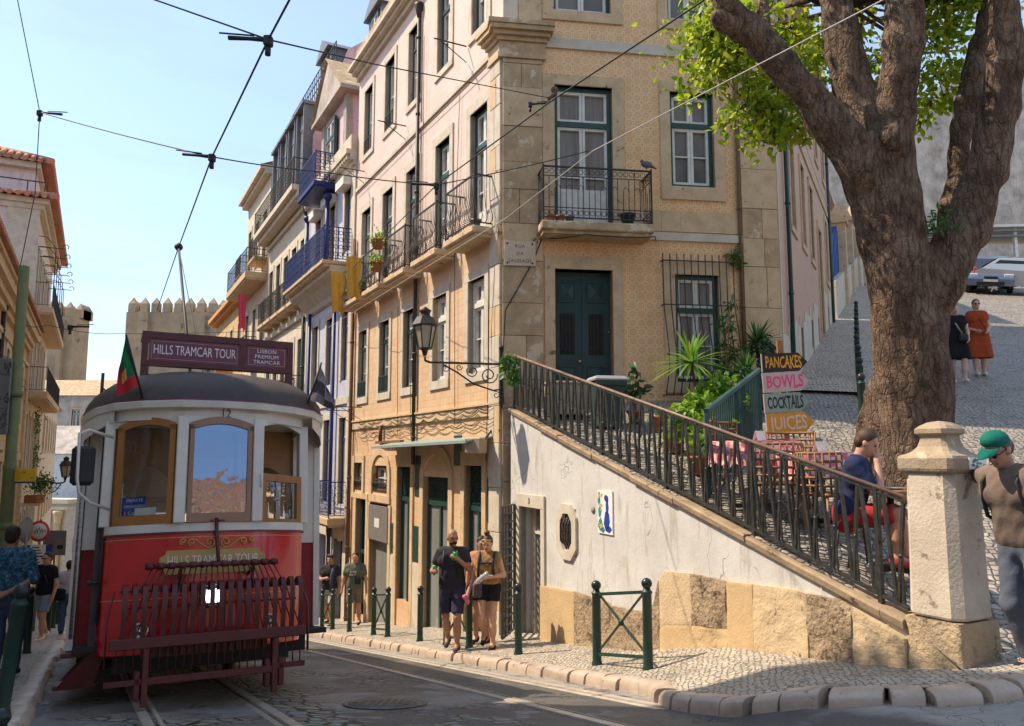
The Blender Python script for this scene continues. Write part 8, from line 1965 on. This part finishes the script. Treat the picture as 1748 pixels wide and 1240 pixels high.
def cafe():
    def tbl(lab, u, y, cloth_, w=.34):
        q = ray(u, 700); x = q.x/q.y*y; z0 = zsau(y); t = thing('cafe_table', lab, 'table', (x, y, z0), .3)
        mb = MB(); mb.box(-w, w, -w, w, .70, .735, .008); mb.build('tabletop', M['wood'], t, world=False); mb = MB(); mb.tube([(0, 0, .02), (0, 0, .70)], .03, 8); mb.build('leg', M['iron'], t, world=False)
        mb = MB(); mb.bar((-.28, 0, .03), (.28, 0, .03), .045); mb.bar((0, -.28, .03), (0, .28, .03), .045); mb.build('foot', M['iron'], t, world=False)
        if cloth_:
            c = thing('tablecloth', 'pink checked cloth on the '+cloth_, 'tablecloth', (x, y, z0+.735), .3); rows = []; w2 = w+.012
            mb = MB(); mb.box(-w2, w2, -w2, w2, .001, .008); mb.build('top', M['pink_cloth'], c, world=False); mb = MB()
            n = 40; r0 = []; r1 = []
            for i in range(n):
                e = i//10; f = (i % 10)/10; cs = [(-w2, -w2), (w2, -w2), (w2, w2), (-w2, w2)]; a, b = cs[e], cs[(e+1) % 4]; X, Y = a[0]+(b[0]-a[0])*f, a[1]+(b[1]-a[1])*f; r0.append((X, Y, .004)); s_ = 1.05+.03*math.sin(i*1.9); r1.append((X*s_, Y*s_, -.26-.03*math.sin(i*2.3)))
            mb.grid([r1, r0], closed=True); mb.build('drape', M['pink_cloth'], c, world=False)
            mb = MB(); g_ = thing('menu_card', 'small folded card standing on the '+cloth_, 'card', (x+.05, y-.05, z0+.745), .5); mb.add([(-.07, -.04, 0), (.07, -.04, 0), (.07, 0, .11), (-.07, 0, .11), (-.07, .04, 0), (.07, .04, 0)], [(0, 1, 2, 3), (3, 2, 5, 4)]); mb.build('card', M['white_paint'], g_, world=False)
    def chair(lab, u, y, rz, src=[None]):
        q = ray(u, 700); x = q.x/q.y*y; Mx = TR((x, y, zsau(y)), rz)
        if src[0] is not None: return dup(src[0], Mx, lab)
        t = thing('rattan_chair', lab, 'chair', M=Mx, group='rattan cafe chairs'); src[0] = t
        mb = MB(); mb.box(-.23, .23, -.23, .23, .41, .45, .015); mb.build('seat', M['rattan'], t, world=False)
        mb = MB()
        for k in range(13): a = math.pi*(k/12); mb.tube([(.25*math.cos(a), .05+.22*math.sin(a), .45), (.27*math.cos(a), .06+.25*math.sin(a), .84)], .011, 5)
        for z in (.52, .6, .68, .76, .84): mb.tube([(.26*math.cos(math.pi*k/12), .055+.24*math.sin(math.pi*k/12), z) for k in range(13)], .014, 5)
        mb.build('backrest', M['rattan'], t, world=False)
        for sx in (-1, 1):
            for sy in (-1, 1): mb = MB(); mb.tube([(sx*.2, sy*.2, .42), (sx*.23, sy*.23, 0)], .014, 6); mb.build('leg', M['wood'], t, world=False)
    tbl('small wooden cafe table in front of the seated man', 1512, 7.35, '', .26)
    tbl('wooden cafe table under a pink cloth left of the signpost', 1285, 9.0, 'table left of the signpost'); tbl('wooden cafe table under a pink cloth right of the signpost', 1385, 8.55, 'table right of the signpost')
    chair('brown rattan chair at the pink table left of the signpost', 1245, 9.5, .8); chair('brown rattan chair by the foot of the signpost', 1345, 9.0, -.5); chair('brown rattan chair behind the seated man in navy', 1405, 8.15, 2.0); chair('brown rattan chair between the two pink tables', 1320, 8.5, 3.)
    q = ray(1452, 700); y = 7.48; t = thing('wire_stool', 'thin black wire stool under the seated man in red shorts', 'stool', (q.x/q.y*y, y, zsau(y))); mb = MB(); mb.lathe([(0, .36), (.19, .36), (.20, .375), (.19, .39), (0, .39)], (0, 0, 0), 16); mb.build('seat', M['iron'], t, world=False)
    for k in range(4): a = .78+k*1.57; mb = MB(); mb.tube([(.16*math.cos(a), .16*math.sin(a), .36), (.21*math.cos(a), .21*math.sin(a), 0)], .009, 5); mb.build('leg', M['iron'], t, world=False)
    q = ray(1530, 818); c = q*(7.3/q.y); t = thing('plate', 'white plate on the small table before the seated man', 'plate', (c.x-.03, 7.33, zsau(7.35)+.737)); mb = MB(); mb.lathe([(0, 0), (.07, 0), (.12, .015), (.12, .02), (.07, .006), (0, .006)], (0, 0, 0), 20); mb.build('plate', M['white_paint'], t, world=False)
M['rattan'] = pm('rattan_weave', (.30, .15, .06), (.20, .09, .035), 40, .6, .6, 120)
g = G('pink_checked_cloth'); o = g.mapv(g.obj(), (14, 14, 14)); ck = g.n("TexChecker", {"Vector": o, "Color1": (.62, .16, .18, 1), "Color2": (.75, .50, .48, 1), "Scale": 1.}).outputs[0]; M['pink_cloth'] = g.fin(ck, .9)
cafe()
# ============================================================ lamps, signs, poles
def lantern(mb_, t, c, s=1., iron='iron', world=True):
    mb = MB(); c = V(c)
    def six(r, z): return [(c.x+r*s*math.cos(k*math.pi/3+.26), c.y+r*s*math.sin(k*math.pi/3+.26), c.z+z*s) for k in range(6)]
    mb.grid([six(.10, 0), six(.17, .36)], smooth=False, closed=True); mb.build('glass', M['lamp_glass'], t, world=world)
    mb = MB()
    for k in range(6): mb.bar(six(.105, 0)[k], six(.175, .36)[k], .018*s)
    for r, z in ((.105, 0), (.18, .36)):
        q = six(r, z)
        for k in range(6): mb.bar(q[k], q[(k+1) % 6], .022*s)
    mb.grid([six(.21, .37), six(.13, .50), six(.08, .52), six(.075, .56)], smooth=False, closed=True); mb.lathe([(.07, .55), (.10, .58), (.10, .61), (.05, .64), (.03, .67), (0, .68)], (c.x, c.y, c.z), 10) if s == 1 else mb.lathe([(.07*s, .55*s), (.1*s, .6*s), (0, .67*s)], (c.x, c.y, c.z), 8)
    mb.lathe([(0, -.12*s), (.03*s, -.11*s), (.05*s, -.03*s), (.10*s, 0)], (c.x, c.y, c.z), 8); mb.build('cage', M[iron], t, world=world)
M['lamp_glass'] = pm('frosted_lamp_glass', (.42, .36, .26), (.34, .28, .19), 3, .3, .05, 30, spec=.5)
def wall_lamp():
    t = thing('wall_lantern', 'old street lantern on a scrolled iron bracket fixed to the house corner', 'lamp', C0+V((0, 0, 2)))
    root = V((C0.x-.02, C0.y-.05, 1.62)); L = 1.28; tip = -NV*1.0-DS*.02; d = V((-.97, -.24, 0)).normalized()
    F = frame(root, d, V((0, 0, 0))+d.cross(UP)); mb = MB(F)
    mb.bar((0, 0, 0), (L, 0, 0), .035); mb.bar((.0, 0, .28), (.0, 0, -.75), .045); mb.tube([(0, 0, -.45), (.15, 0, -.47), (.5, 0, -.36), (.8, 0, -.16), (1.05, 0, -.03)], .016, 6)
    scroll(mb, F, (.22, 0, -.20), .16, 1.5, .024, 1, 3.); scroll(mb, F, (.52, 0, -.14), .11, 1.4, .02, -1, .5); scroll(mb, F, (.76, 0, -.07), .06, 1.2, .016, 1, 3.); scroll(mb, F, (.98, 0, -.10), .07, 1.3, .016, -1, 1.5); scroll(mb, F, (.09, 0, -.55), .07, 1.2, .016, 1, 1.); mb.ball((0, 0, .3), .045, 8)
    mb.tube([(L, 0, 0), (L+.08, 0, .03), (L+.09, 0, .1)], .022, 6); mb.build('bracket', M['iron'], t)
    lantern(None, t, F @ V((L+.09, 0, .24)), 1.12)
wall_lamp()
def flood():
    p = C0+DS*.35-NV*.35+V((0, 0, .18)); t = thing('floodlight', 'boxy beige floodlight fixed under the shop awning', 'floodlight', p, -.5); mb = MB(); mb.box(-.17, .17, -.12, .12, -.14, .14, .02); mb.build('housing', M['card'], t, world=False); mb = MB(); mb.box(-.15, .15, -.13, -.121, -.12, .12); mb.build('glass', M['lamp_glass'], t, world=False); mb = MB(); mb.tube([(.15, .05, .1), (.2, .25, .3), (.15, .35, .35)], .02, 6); mb.build('bracket', M['iron'], t, world=False)
flood()
def street_plaque():
    a = V((.03, .075, 3.42)); t = thing('street_name_plaque', 'square stone street name plaque fixed to the house corner', 'sign', FR @ V((.02, .075, 3.42))); mb = MB(FR); mb.box(.02, .6, .075, .10, 3.42, 3.88, .004); mb.build('plate', M['plaque'], t)
    for x in (.08, .54):
        for z in (3.47, 3.83): mb = MB(FR); mb.ball((x, .10, z), .018, 8); mb.build('bolt', M['iron'], t)
    text('lettering', 'RUA\nDA\nSAUDADE', .088, M['plaque_ink'], t, tmat(FR @ V((.31, .1025, 3.645)), RD), ext=.001, line=1.55, spacing=1.15)
M['plaque'] = pm('worn_plaque_stone', (.58, .47, .34), (.50, .40, .28), 4, .7, .1, 40); M['plaque_ink'] = flat('plaque_ink', (.14, .10, .07), .8)
street_plaque()
def left_signs():
    # tram wire pole with bus stop flag
    q = ray(24, 700); y = 12.8; x = q.x/q.y*y; z0 = leftz(x, y); r = ray(34, 455); H = (r*(y/r.y)).z-z0
    t = thing('catenary_pole', 'olive green steel pole for the tram wires on the left pavement', 'pole', (x, y, z0)); mb = MB(); mb.lathe([(.12, -.2), (.12, .3), (.10, .32), (.095, 2.8), (.10, 2.82), (.10, 2.9), (.085, 2.92), (.078, H), (0, H+.02)], (0, 0, 0), 14); mb.build('shaft', M['pole_green'], t, world=False)
    mb = MB()
    for z in (4.0, 1.9): mb.lathe([(.10, z), (.115, z+.01), (.115, z+.09), (.10, z+.1)], (0, 0, 0), 14)
    mb.build('band', M['pole_green'], t, world=False)
    b = thing('bus_stop_sign', 'yellow bus stop sign with orange and blue marks on the olive pole', 'sign', (x+.1, y, z0+2.6)); c = ray(41, 813); c = c*(y/c.y); dx, dz = c.x-x-.1, c.z-z0-2.6
    mb = MB(); mb.box(dx-.18, dx+.19, -.012, .012, dz-.115, dz+.115, .004); mb.bar((-.05, 0, dz+.08), (dx, 0, dz+.08), .02); mb.bar((-.05, 0, dz-.08), (dx, 0, dz-.08), .02); mb.build('plate', M['sign_yellow'], b, world=False)
    mb = MB(); mb.box(dx-.18, dx+.19, -.0135, -.0122, dz-.113, dz-.085); mb.build('blue_strip', M['notice_blue'], b, world=False)
    mb = MB()
    for z in (.055, -.02): mb.tube([(dx-.10+.05*math.cos(k*math.pi/5), -.0135, dz+z+.026*math.sin(k*math.pi/5)) for k in range(10)], .005, 4, closed=True)
    mb.build('orange_marks', M['letter_orange_red'], b, world=False)
    text('lettering', '100', .05, M['letter_black'], b, MW[b.name] @ TT_((dx+.0, -.0135, dz+.055)), ext=.0005); text('lettering', '8:20', .03, M['letter_black'], b, MW[b.name] @ TT_((dx+.13, -.0135, dz-.03)), ext=.0005)
    s = thing('information_board', 'grey metal stop board with graffiti scrawl at the left edge, seen from behind', 'board', (x-.2, y-.14, z0+3.0)); a, c2 = ray(-30, 742), ray(22, 612); a = a*((y-.14)/a.y); c2 = c2*((y-.14)/c2.y)
    x0, x1, zz0, zz1 = a.x-x+.2, c2.x-x+.2, a.z-z0-3, c2.z-z0-3; mb = MB(); mb.box(x0, x1, -.02, .02, zz0, zz1, .015); mb.build('back_plate', M['zinc'], s, world=False)
    mb = MB(); rr = random.Random(3)
    for k in range(7): p0 = V((rr.uniform(x0+.2, x1-.05), -.022, rr.uniform(zz0+.1, zz1-.1))); mb.tube([p0]+[p0+V((rr.uniform(-.12, .12), 0, rr.uniform(-.12, .12))) for _ in range(4)], .006, 4)
    mb.build('scrawl', M['rubber'], s, world=False)
    # prohibition sign and plates
    q = ray(67, 907); y = 21; c = q*(y/q.y); z0 = leftz(c.x, y); t = thing('round_road_sign', 'round red bordered road sign with scrawl over white information plates on a grey post', 'road sign', (c.x, y, z0)); h = c.z-z0
    mb = MB(); mb.tube([(0, .04, 0), (0, .04, h+.3)], .03, 8); mb.build('post', M['zinc'], t, world=False)
    mb = MB(); mb.lathe([(0, .0), (.27, 0), (.27, .012), (0, .012)], (0, 0, h), 24, axis=(0, -1, 0)); d = mb.build('red_disc', M['sign_red'], t, world=False); mb = MB(); mb.lathe([(0, .0125), (.205, .0125), (.205, .015), (0, .015)], (0, 0, h), 24, axis=(0, -1, 0)); mb.build('white_disc', M['white_paint'], d, world=False)
    mb = MB(); rr = random.Random(9); p0 = V((-.14, -.018, h-.03))
    for k in range(4): mb.tube([(-.12+.07*k, -.018, h-.06+rr.uniform(-.02, .04)), (-.06+.07*k, -.018, h+.06+rr.uniform(-.03, .05)), (-.03+.07*k, -.018, h-.03)], .008, 4)
    mb.build('scrawl', M['rubber'], d, world=False)
    for z0_, z1_, w, m_ in ((-.62, -.34, .2, 'white_paint'), (-.92, -.66, .2, 'white_paint'), (-1.05, -.36, .36, 'notice_blue')):
        mb = MB(); o_ = .03 if m_ == 'notice_blue' else 0; mb.box(-w-(.0 if not o_ else .05), w, o_-.01, o_, h+z0_, h+z1_); pl = mb.build('information_plate', M[m_], t, world=False)
        if not o_:
            mb = MB()
            for k in range(3): mb.box(-.14, .12-.04*k, -.0125, -.0105, h+z0_+.05+.07*k, h+z0_+.075+.07*k)
            mb.build('text_lines', M['letter_black'], pl, world=False)
    q = ray(93, 927); y = 24; c = q*(y/q.y); z0 = leftz(c.x, y); t = thing('square_road_sign', 'back of a square grey road sign on a thin post beyond the round sign', 'road sign', (c.x, y, z0)); h = c.z-z0; mb = MB(); mb.tube([(0, .03, 0), (0, .03, h+.2)], .028, 8); mb.build('post', M['rust'], t, world=False); mb = MB(); mb.box(-.34, .34, -.01, .01, h-.36, h+.36, .005); mb.build('plate', M['zinc'], t, world=False); mb = MB(); mb.ball((-.1, -.012, h-.1), .09, 8, 1, .1, .7); mb.ball((.18, -.012, h-.12), .1, 8, 1, .1, .7); mb.build('stickers', M['rubber'], t, world=False)
    q = ray(44, 905); y = 19; c = q*(y/q.y); t = thing('round_road_sign', 'dark back of a round road sign beside the ochre house', 'road sign', (c.x, y, leftz(c.x, y))); h = c.z-leftz(c.x, y); mb = MB(); mb.tube([(0, .03, 0), (0, .03, h+.3)], .03, 8); mb.build('post', M['zinc'], t, world=False); mb = MB(); mb.lathe([(0, 0), (.3, 0), (.3, .012), (0, .012)], (0, 0, h), 20, 1, 1, axis=(.95, .05, 0)); mb.build('disc', M['zinc'], t, world=False)
    # far wall lamp and its plants
    y = 30; q = ray(112, 806); c = q*(y/q.y); wallp = ray(84, 822); wp = wallp*(y/wallp.y); t = thing('wall_lantern', 'street lantern on a long iron bracket on the left houses', 'lamp', wp); mb = MB(); F = MW[t.name].inverted()
    a, b2 = V((0, 0, 0)), F @ (c+V((0, 0, -.4))); mb.tube([a, a.lerp(b2, .5)+V((0, 0, -.05)), b2+V((-.08, 0, 0)), b2+V((0, 0, .05)), b2+V((0, 0, .15))], .03, 6); mb.tube([a, a-NV*1.5], .03, 6); mb.tube([a+V((0, 0, -.45)), a.lerp(b2, .4)+V((0, 0, -.35)), a.lerp(b2, .75)+V((0, 0, -.06))], .02, 6)
    for k in (.3, .6): mb.tube([a.lerp(b2, k)+V((.1*math.cos(j*.7), 0, -.14+.1*math.sin(j*.7))) for j in range(9)], .012, 4)
    mb.build('bracket', M['iron'], t, world=False); lantern(None, t, b2+V((0, 0, .22)), 1.15, world=False)
    rng = np.random.default_rng(5); c = ray(68, 826); c = c*(36/c.y); t = thing('balcony_plant', 'green plants overflowing a small balcony on the left houses', 'plant', c+V((-.2, 0, -.9))); leaves('leaves', [tuple(np.array(c)+rng.normal(size=3)*np.array((.24, .28, .24))) for _ in range(700)], .12, M['leaf_mid'], t, .6, rng); mb = MB(); mb.box(-.3, .3, -.3, .3, .05, .4, .03); mb.build('planter', M['terracotta'], t, world=False); mb = MB(); mb.bar(V((.3, 0, 0)), V((.3, 0, 0))-NV*1.3, 1.1, .1); mb.build('slab', M['stone'], t, world=False)
    for (u, v, lab) in ((60, 720, 'upper tuft of green plants hanging from the ochre house'), (57, 780, 'lower tuft of green plants hanging from the ochre house')):
        _t, _z = onv(u, v, NV*-2.85, DS); c = st(_t, -2.85, _z); t = thing('wall_plant', lab, 'plant', c); leaves('leaves', [tuple(np.array(c)+rng.normal(size=3)*np.array((.14, .2, .4))) for _ in range(260)], .13, M['leaf_mid'], t, .6, rng)
M['pole_green'] = pm('olive_pole_paint', (.16, .18, .06), (.11, .12, .05), 4, .5, .15, 50, spot=(.25, .22, .12), ssc=8, sth=.66); M['sign_yellow'] = flat('yellow_sign_enamel', (.80, .46, .02), .4); M['letter_orange_red'] = flat('orange_red_mark', (.75, .14, .02), .4); M['sign_red'] = flat('red_sign_enamel', (.62, .04, .04), .4)
left_signs()
# ============================================================ overhead wires
def pt(u, v, y): r = ray(u, v); return r*(y/r.y)
def wire(name, lab, pts, r=.009, sag=0., mat='black', knots=(), cat='wire'):
    t = thing(name, lab, cat, pts[0]); mb = MB(); out = []
    for a, b in zip(pts, pts[1:]):
        for k in range(8): q = a.lerp(b, k/8); q.z -= sag*4*(k/8)*(1-k/8); out.append(q)
    out.append(pts[-1]); mb.tube(out, r, 5); mb.build('cable', M[mat], t)
    for (a, d) in knots:
        mb = MB(); d = V(d).normalized(); mb.tube([a, a+d*.16, a+d*.34], [.024, .016, .02], 6); mb.tube([a+d*.12+V((0, 0, .03)), a+d*.42+V((0, 0, .04))], .008, 5); mb.box(a.x-.036, a.x+.036, a.y-.036, a.y+.036, a.z-.06, a.z+.03, .01); mb.tube([a+V((0, 0, -.07)), a+V((0, 0, -.14))], .025, 6); mb.build('insulator', M['black'], t)
A_ = pt(305, 422, 13.3); B_ = pt(362, 268, 8.8); Cc = pt(458, 68, 6.4); D_ = pt(510, -30, 5.6)
wire('contact_wire', 'black tram contact wire running up from the trolley pole to the top edge', [pt(268, 530, 19), A_, B_, Cc, D_, V((.9, 2., 3.5)), V((6.5, -14, 3.9))], .0095)
wire('contact_wire', 'black tram contact wire of the near track crossing the corner house', [pt(560, 500, 27), pt(600, 460, 21), pt(745, 316, 10.7), pt(945, 170, 7.6), pt(1195, 5, 5.8), pt(1290, -60, 5.3)], .0085)
sp1 = pt(940, 168, 14.1); wire('span_wire', 'upper twisted span wire from the house corner across the street', [pt(150, -40, 7.4), Cc, pt(640, 110, 9.3), sp1], .008, .0, knots=[(Cc, (-1, .0, .05)), (pt(905, 178, 13.5), (1, .1, .1))])
wire('span_wire', 'lower span wire between the left pole and the corner house', [pt(68, 192, 11.5), B_, pt(560, 295, 10), pt(745, 316, 10.7), pt(1005, 258, 11.2)], .008, .02, knots=[(B_, (-1, .0, .1)), (pt(745, 316, 10.7), (-1, 0, .05)), (pt(68, 192, 11.5), (1, 0, -.1))])
wire('guy_wire', 'pale straight wire crossing from the laundry balcony to the tree', [pt(560, 560, 24), pt(865, 372, 10.6), pt(1012, 258, 8.7), pt(1300, 108, 6.6), pt(1500, 4, 5.5), pt(1580, -40, 5.1)], .006, 0, 'pale_cable', knots=())
wire('pole_wire', 'slack wire dropping from the top edge to the olive pole', [pt(26, -20, 11), pt(68, 192, 11.5), pt(60, 330, 12.2), pt(34, 458, 12.8)], .007, .0)
wire('span_wire', 'thin wire from the olive pole towards the tram roof', [pt(34, 552, 12.8), pt(80, 555, 13.5), pt(200, 570, 16), pt(520, 560, 24)], .006, .05, knots=[(pt(120, 558, 14.2), (1, 0, 0))])
M_ = M
mbk = thing('wire_bracket', 'rusty iron wall bracket holding the upper span wire beside the french window', 'bracket', sp1); mb = MB(); a = FR @ V((.95, .03, 6.7)); mb.tube([a, FR @ V((.95, .3, 6.68)), FR @ V((.8, .32, 6.5)), sp1], .025, 6); mb.ball(FR @ V((.95, .2, 6.76)), .07, 8); mb.build('arm', M['rust'], mbk)
# ============================================================ laundry, pots, pigeon on the balconies
def hung(lab, F, u, o_, z, w, h, mat, name='hanging_cloth', cat='cloth'):
    t = thing(name, lab, cat, F @ V((u, o_, z))); mb = MB(F); rows = []
    for i in range(8): f = i/7; rows.append([(u+.035*math.sin(k*1.7+f)+.02*f, o_+w*(k/10)*(1-.12*f)+.04*f*math.sin(k), z-h*f*(1+.05*math.sin(k*.9))) for k in range(11)])
    mb.grid(rows, smooth=True); mb.build('fabric', mat, t)
yl = CL('yellow_towel', (.72, .42, .08)); hung('yellow towel hanging from the line by the last balcony, nearest the corner', FL, 7.45, .42, 5.2, .42, 1.1, yl); hung('yellow towel hanging from the line by the last balcony, farther from the corner', FL, 8.95, .42, 5.1, .42, 1.15, yl)
hung('pink red garment drying below a far balcony', FL, 24.2, .7, 7.2, .36, 1.6, CL('pink_garment', (.75, .10, .16))); hung('orange cloth hanging from a far house on the right', FL, 28.0, .7, 4.6, .8, .9, CL('orange_cloth', (.85, .25, .03)))
def balcony_pot(lab, F, u, o_, z, mat='terracotta', lf='leaf_bright', n=70, sz=.09, r=.13):
    p = F @ V((u, o_, z)); t = thing('flower_pot', lab, 'flower pot', p); pot(t, r, r*1.5, mat); rng = np.random.default_rng(int(u*100)); leaves('leaves', [tuple(np.array(p)+np.array((0, 0, r*1.8))+rng.normal(size=3)*r*.6) for _ in range(n)], sz, M[lf], t, .2, rng) if n else None
balcony_pot('upper orange pot of yellow green plants hanging on the fourth balcony railing', FL, 5.65, .55, 5.0, n=120, r=.16); balcony_pot('lower orange pot of yellow green plants hanging on the fourth balcony railing', FL, 5.7, .55, 4.45, n=120, r=.16)
balcony_pot('green potted plant on the last balcony beside the towels', FL, 8.0, .35, 4.25, n=120, r=.16)
for x, m_, n, lab in ((.82, 'terracotta', 0, 'first empty terracotta pot on the front balcony'), (1.0, 'terracotta', 0, 'second empty terracotta pot on the front balcony'), (1.17, 'zinc', 0, 'grey pot on the front balcony'), (2.25, 'green_paint', 0, 'green planter on the right end of the front balcony')): balcony_pot(lab, FR, x, .4, 4.16, m_, n=n, r=.085 if x < 2 else .14)
balcony_pot('dark pot on the first balcony of the street front', FL, .5, .3, 4.23, 'zinc', n=0, r=.1)
p = FR @ V((2.58, .55, 5.19)); t = thing('pigeon', 'grey pigeon perched on the corner of the front balcony rail', 'bird', p, .3)
sdf_mesh('body', [L_((0, 0, .09), (.11, .06, .062)), L_((-.09, 0, .14), (.03, .027, .032)), C((-.06, 0, .10), (-.09, 0, .14), .04, .026), C((.09, 0, .07), (.19, 0, .03), .035, .014), C((-.11, 0, .138), (-.14, 0, .132), .009, .004), C((0, .02, .05), (0, .02, .0), .008, .007), C((0, -.02, .05), (0, -.02, .0), .008, .007)], .007, t, M['pigeon'], kk=.02); mb = MB()
# ============================================================ parked cars, manhole
def car(lab, pos, rz, paint, L=4.0, Wd=1.7, H=1.5, hatch=True):
    t = thing('parked_car', lab, 'car', pos, rz); w = Wd/2; prof = [(-.5, .34), (-.5, .62), (-.47, .80), (-.28, .92), (-.12, 1.40), (.02, 1.5), (.30, 1.47), (.44, 1.05), (.495, .95), (.5, .40)]; prof = [(x*L, z*H/1.5) for x, z in prof]
    mb = MB(); rows = []
    for f, ins in ((-1, .10), (-.97, .03), (-.8, 0), (.8, 0), (.97, .03), (1, .10)): rows.append([(x*(1-.02*abs(f)), f*w*(1 if z < 1. else 1-.14*(z-1)/.5), z-(ins*.6 if z > 1.2 else 0)) for x, z in prof])
    mb.grid(rows, smooth=False)
    for r in (0, -1): b = len(mb.v)-60 if r == 0 else len(mb.v)-10; mb.f.append(tuple(b+i for i in range(10))); mb.mi.append(0); mb.sm.append(False)
    mb.build('body', paint, t, world=False)
    for nm, sgn in (('side_window', -1), ('side_window', 1)):
        mb = MB(); k = H/1.5; o = sgn*(w*.925+.015); o2 = sgn*(w*.87+.015); mb.add([(-.22*L, o, .98*k), (.38*L, o, 1.03*k), (.28*L, o2, 1.40*k), (-.10*L, o2, 1.36*k)], [(0, 1, 2, 3)]); mb.build(nm, M['car_glass'], t, world=False)
    for nm, (xa, za), (xb, zb) in (('windscreen', (-.275, .95), (-.125, 1.385)), ('rear_window', (.437, 1.09), (.315, 1.43))):
        mb = MB(); k = H/1.5; s_ = -1 if xa < 0 else 1; mb.add([(xa*L+s_*.014, -w*.86, za*k+.008), (xa*L+s_*.014, w*.86, za*k+.008), (xb*L+s_*.014, w*.76, zb*k+.008), (xb*L+s_*.014, -w*.76, zb*k+.008)], [(0, 1, 2, 3)]); mb.build(nm, M['car_glass'], t, world=False)
    for x in (-.32, .31):
        for sg in (-1, 1):
            mb = MB(); mb.lathe([(.0, -.1), (.27, -.1), (.31, -.08), (.31, .08), (.27, .1), (0, .1)], (x*L, sg*(w-.08), .31), 18, axis=(0, 1, 0)); wh = mb.build('wheel', M['rubber'], t, world=False); mb = MB(); mb.lathe([(0, -.015), (.19, -.012), (.2, .01), (0, .015)], (x*L, sg*(w+.02), .31), 14, axis=(0, 1, 0))
            for q in range(5): a = q*1.2566; mb.bar((x*L, sg*(w+.035), .31), (x*L+.19*math.cos(a), sg*(w+.03), .31+.19*math.sin(a)), .05, .02, (0, 1, 0))
            mb.build('rim', M['chrome'], wh, world=False)
    for sg in (-1, 1):
        mb = MB(); mb.box(-.478*L, -.40*L, sg*w*.55, sg*w*.97, .66, .84, .03); mb.build('headlight', M['lamp_clear'], t, world=False); mb = MB(); mb.box(.475*L, .505*L, sg*w*.72, sg*w*.97, .75, 1.12, .02); mb.build('tail_light', M['sign_red'], t, world=False); mb = MB(); mb.ball((-.2*L, sg*(w+.08), 1.0), .09, 8, .7, .9, .7); mb.build('mirror', paint, t, world=False)
    mb = MB(); mb.box(-.506*L, -.49*L, -w*.6, w*.6, .36, .52, .02); mb.box(-.506*L, -.485*L, -w*.3, w*.3, .66, .74, .01); mb.build('grille', M['rubber'], t, world=False); mb = MB(); mb.box(-.51*L, -.5*L, -.26, .26, .52, .62); mb.build('number_plate', M['white_paint'], t, world=False)
    return t
M['car_glass'] = flat('car_glass', (.03, .035, .04), .05, 0, .8); M['lamp_clear'] = flat('clear_lamp', (.65, .66, .66), .1, .3)
def seat_on(t):
    m = MW[t.name]; p = m.translation.copy(); q = UP.rotation_difference(V((0, -.30, 1)).normalized()).to_matrix().to_4x4(); m = Matrix.Translation(p) @ q @ Matrix.Translation(-p) @ m; t.matrix_local = m; MW[t.name] = m
def carpaint(n, c): g = G(n); M[n] = g.fin(c, .3, None, .5, .5, **{"Coat Weight": .8, "Coat Roughness": .05}); return M[n]
def carpos(u, y): q = ray(u, 600); x = q.x/q.y*y; return V((x, y, sauz(x, y)))
_c = car('blue grey small car parked facing down the hill street', carpos(1692, 34.5), math.radians(62), carpaint('blue_grey_metallic', (.13, .155, .21)), 3.9, 1.7, 1.52); seat_on(_c)
_c = car('silver hatchback cut by the right edge, parked on the hill street', carpos(1764, 33.0), math.radians(146), carpaint('silver_metallic', (.42, .42, .43)), 4.1, 1.7, 1.55); seat_on(_c)
_c = car('black car mostly hidden behind the tree trunk', carpos(1622, 36.), math.radians(75), carpaint('black_metallic', (.015, .015, .018)), 4., 1.7, 1.45); seat_on(_c)
q = pt(100, 985, 46); car('red car parked at the far end of the left pavement', V((q.x, 46, zroad(46)+.05)), math.radians(-62), carpaint('red_metallic', (.45, .02, .02)), 4., 1.7, 1.5)
q = pt(118, 990, 40); car('white car behind the pedestrians at the left, mostly hidden by the tram', V((q.x+.1, 40, zroad(40)+.05)), math.radians(-62), carpaint('white_car_paint', (.7, .69, .68)), 4., 1.7, 1.5)
q = V((-1.12, 7.35, zroad(7.35))); t = thing('manhole_cover', 'round iron manhole cover set in the asphalt in front of the tram', 'manhole cover', q); Rm = Matrix.Rotation(-math.atan(.171), 4, 'X')
t.matrix_local = Matrix.Translation(q) @ Rm; MW[t.name] = t.matrix_local.copy(); mb = MB(); mb.lathe([(.37, .003), (.37, .012), (.335, .012), (.33, .004), (.325, .004), (.32, .014), (0, .014)], (0, 0, 0), 32)
for k in range(-4, 5):
    for j in range(-4, 5):
        if k*k+j*j < 17: mb.box(k*.065-.02, k*.065+.02, j*.065-.02, j*.065+.02, .0145, .019)
mb.build('cover', M['manhole'], t, world=False)
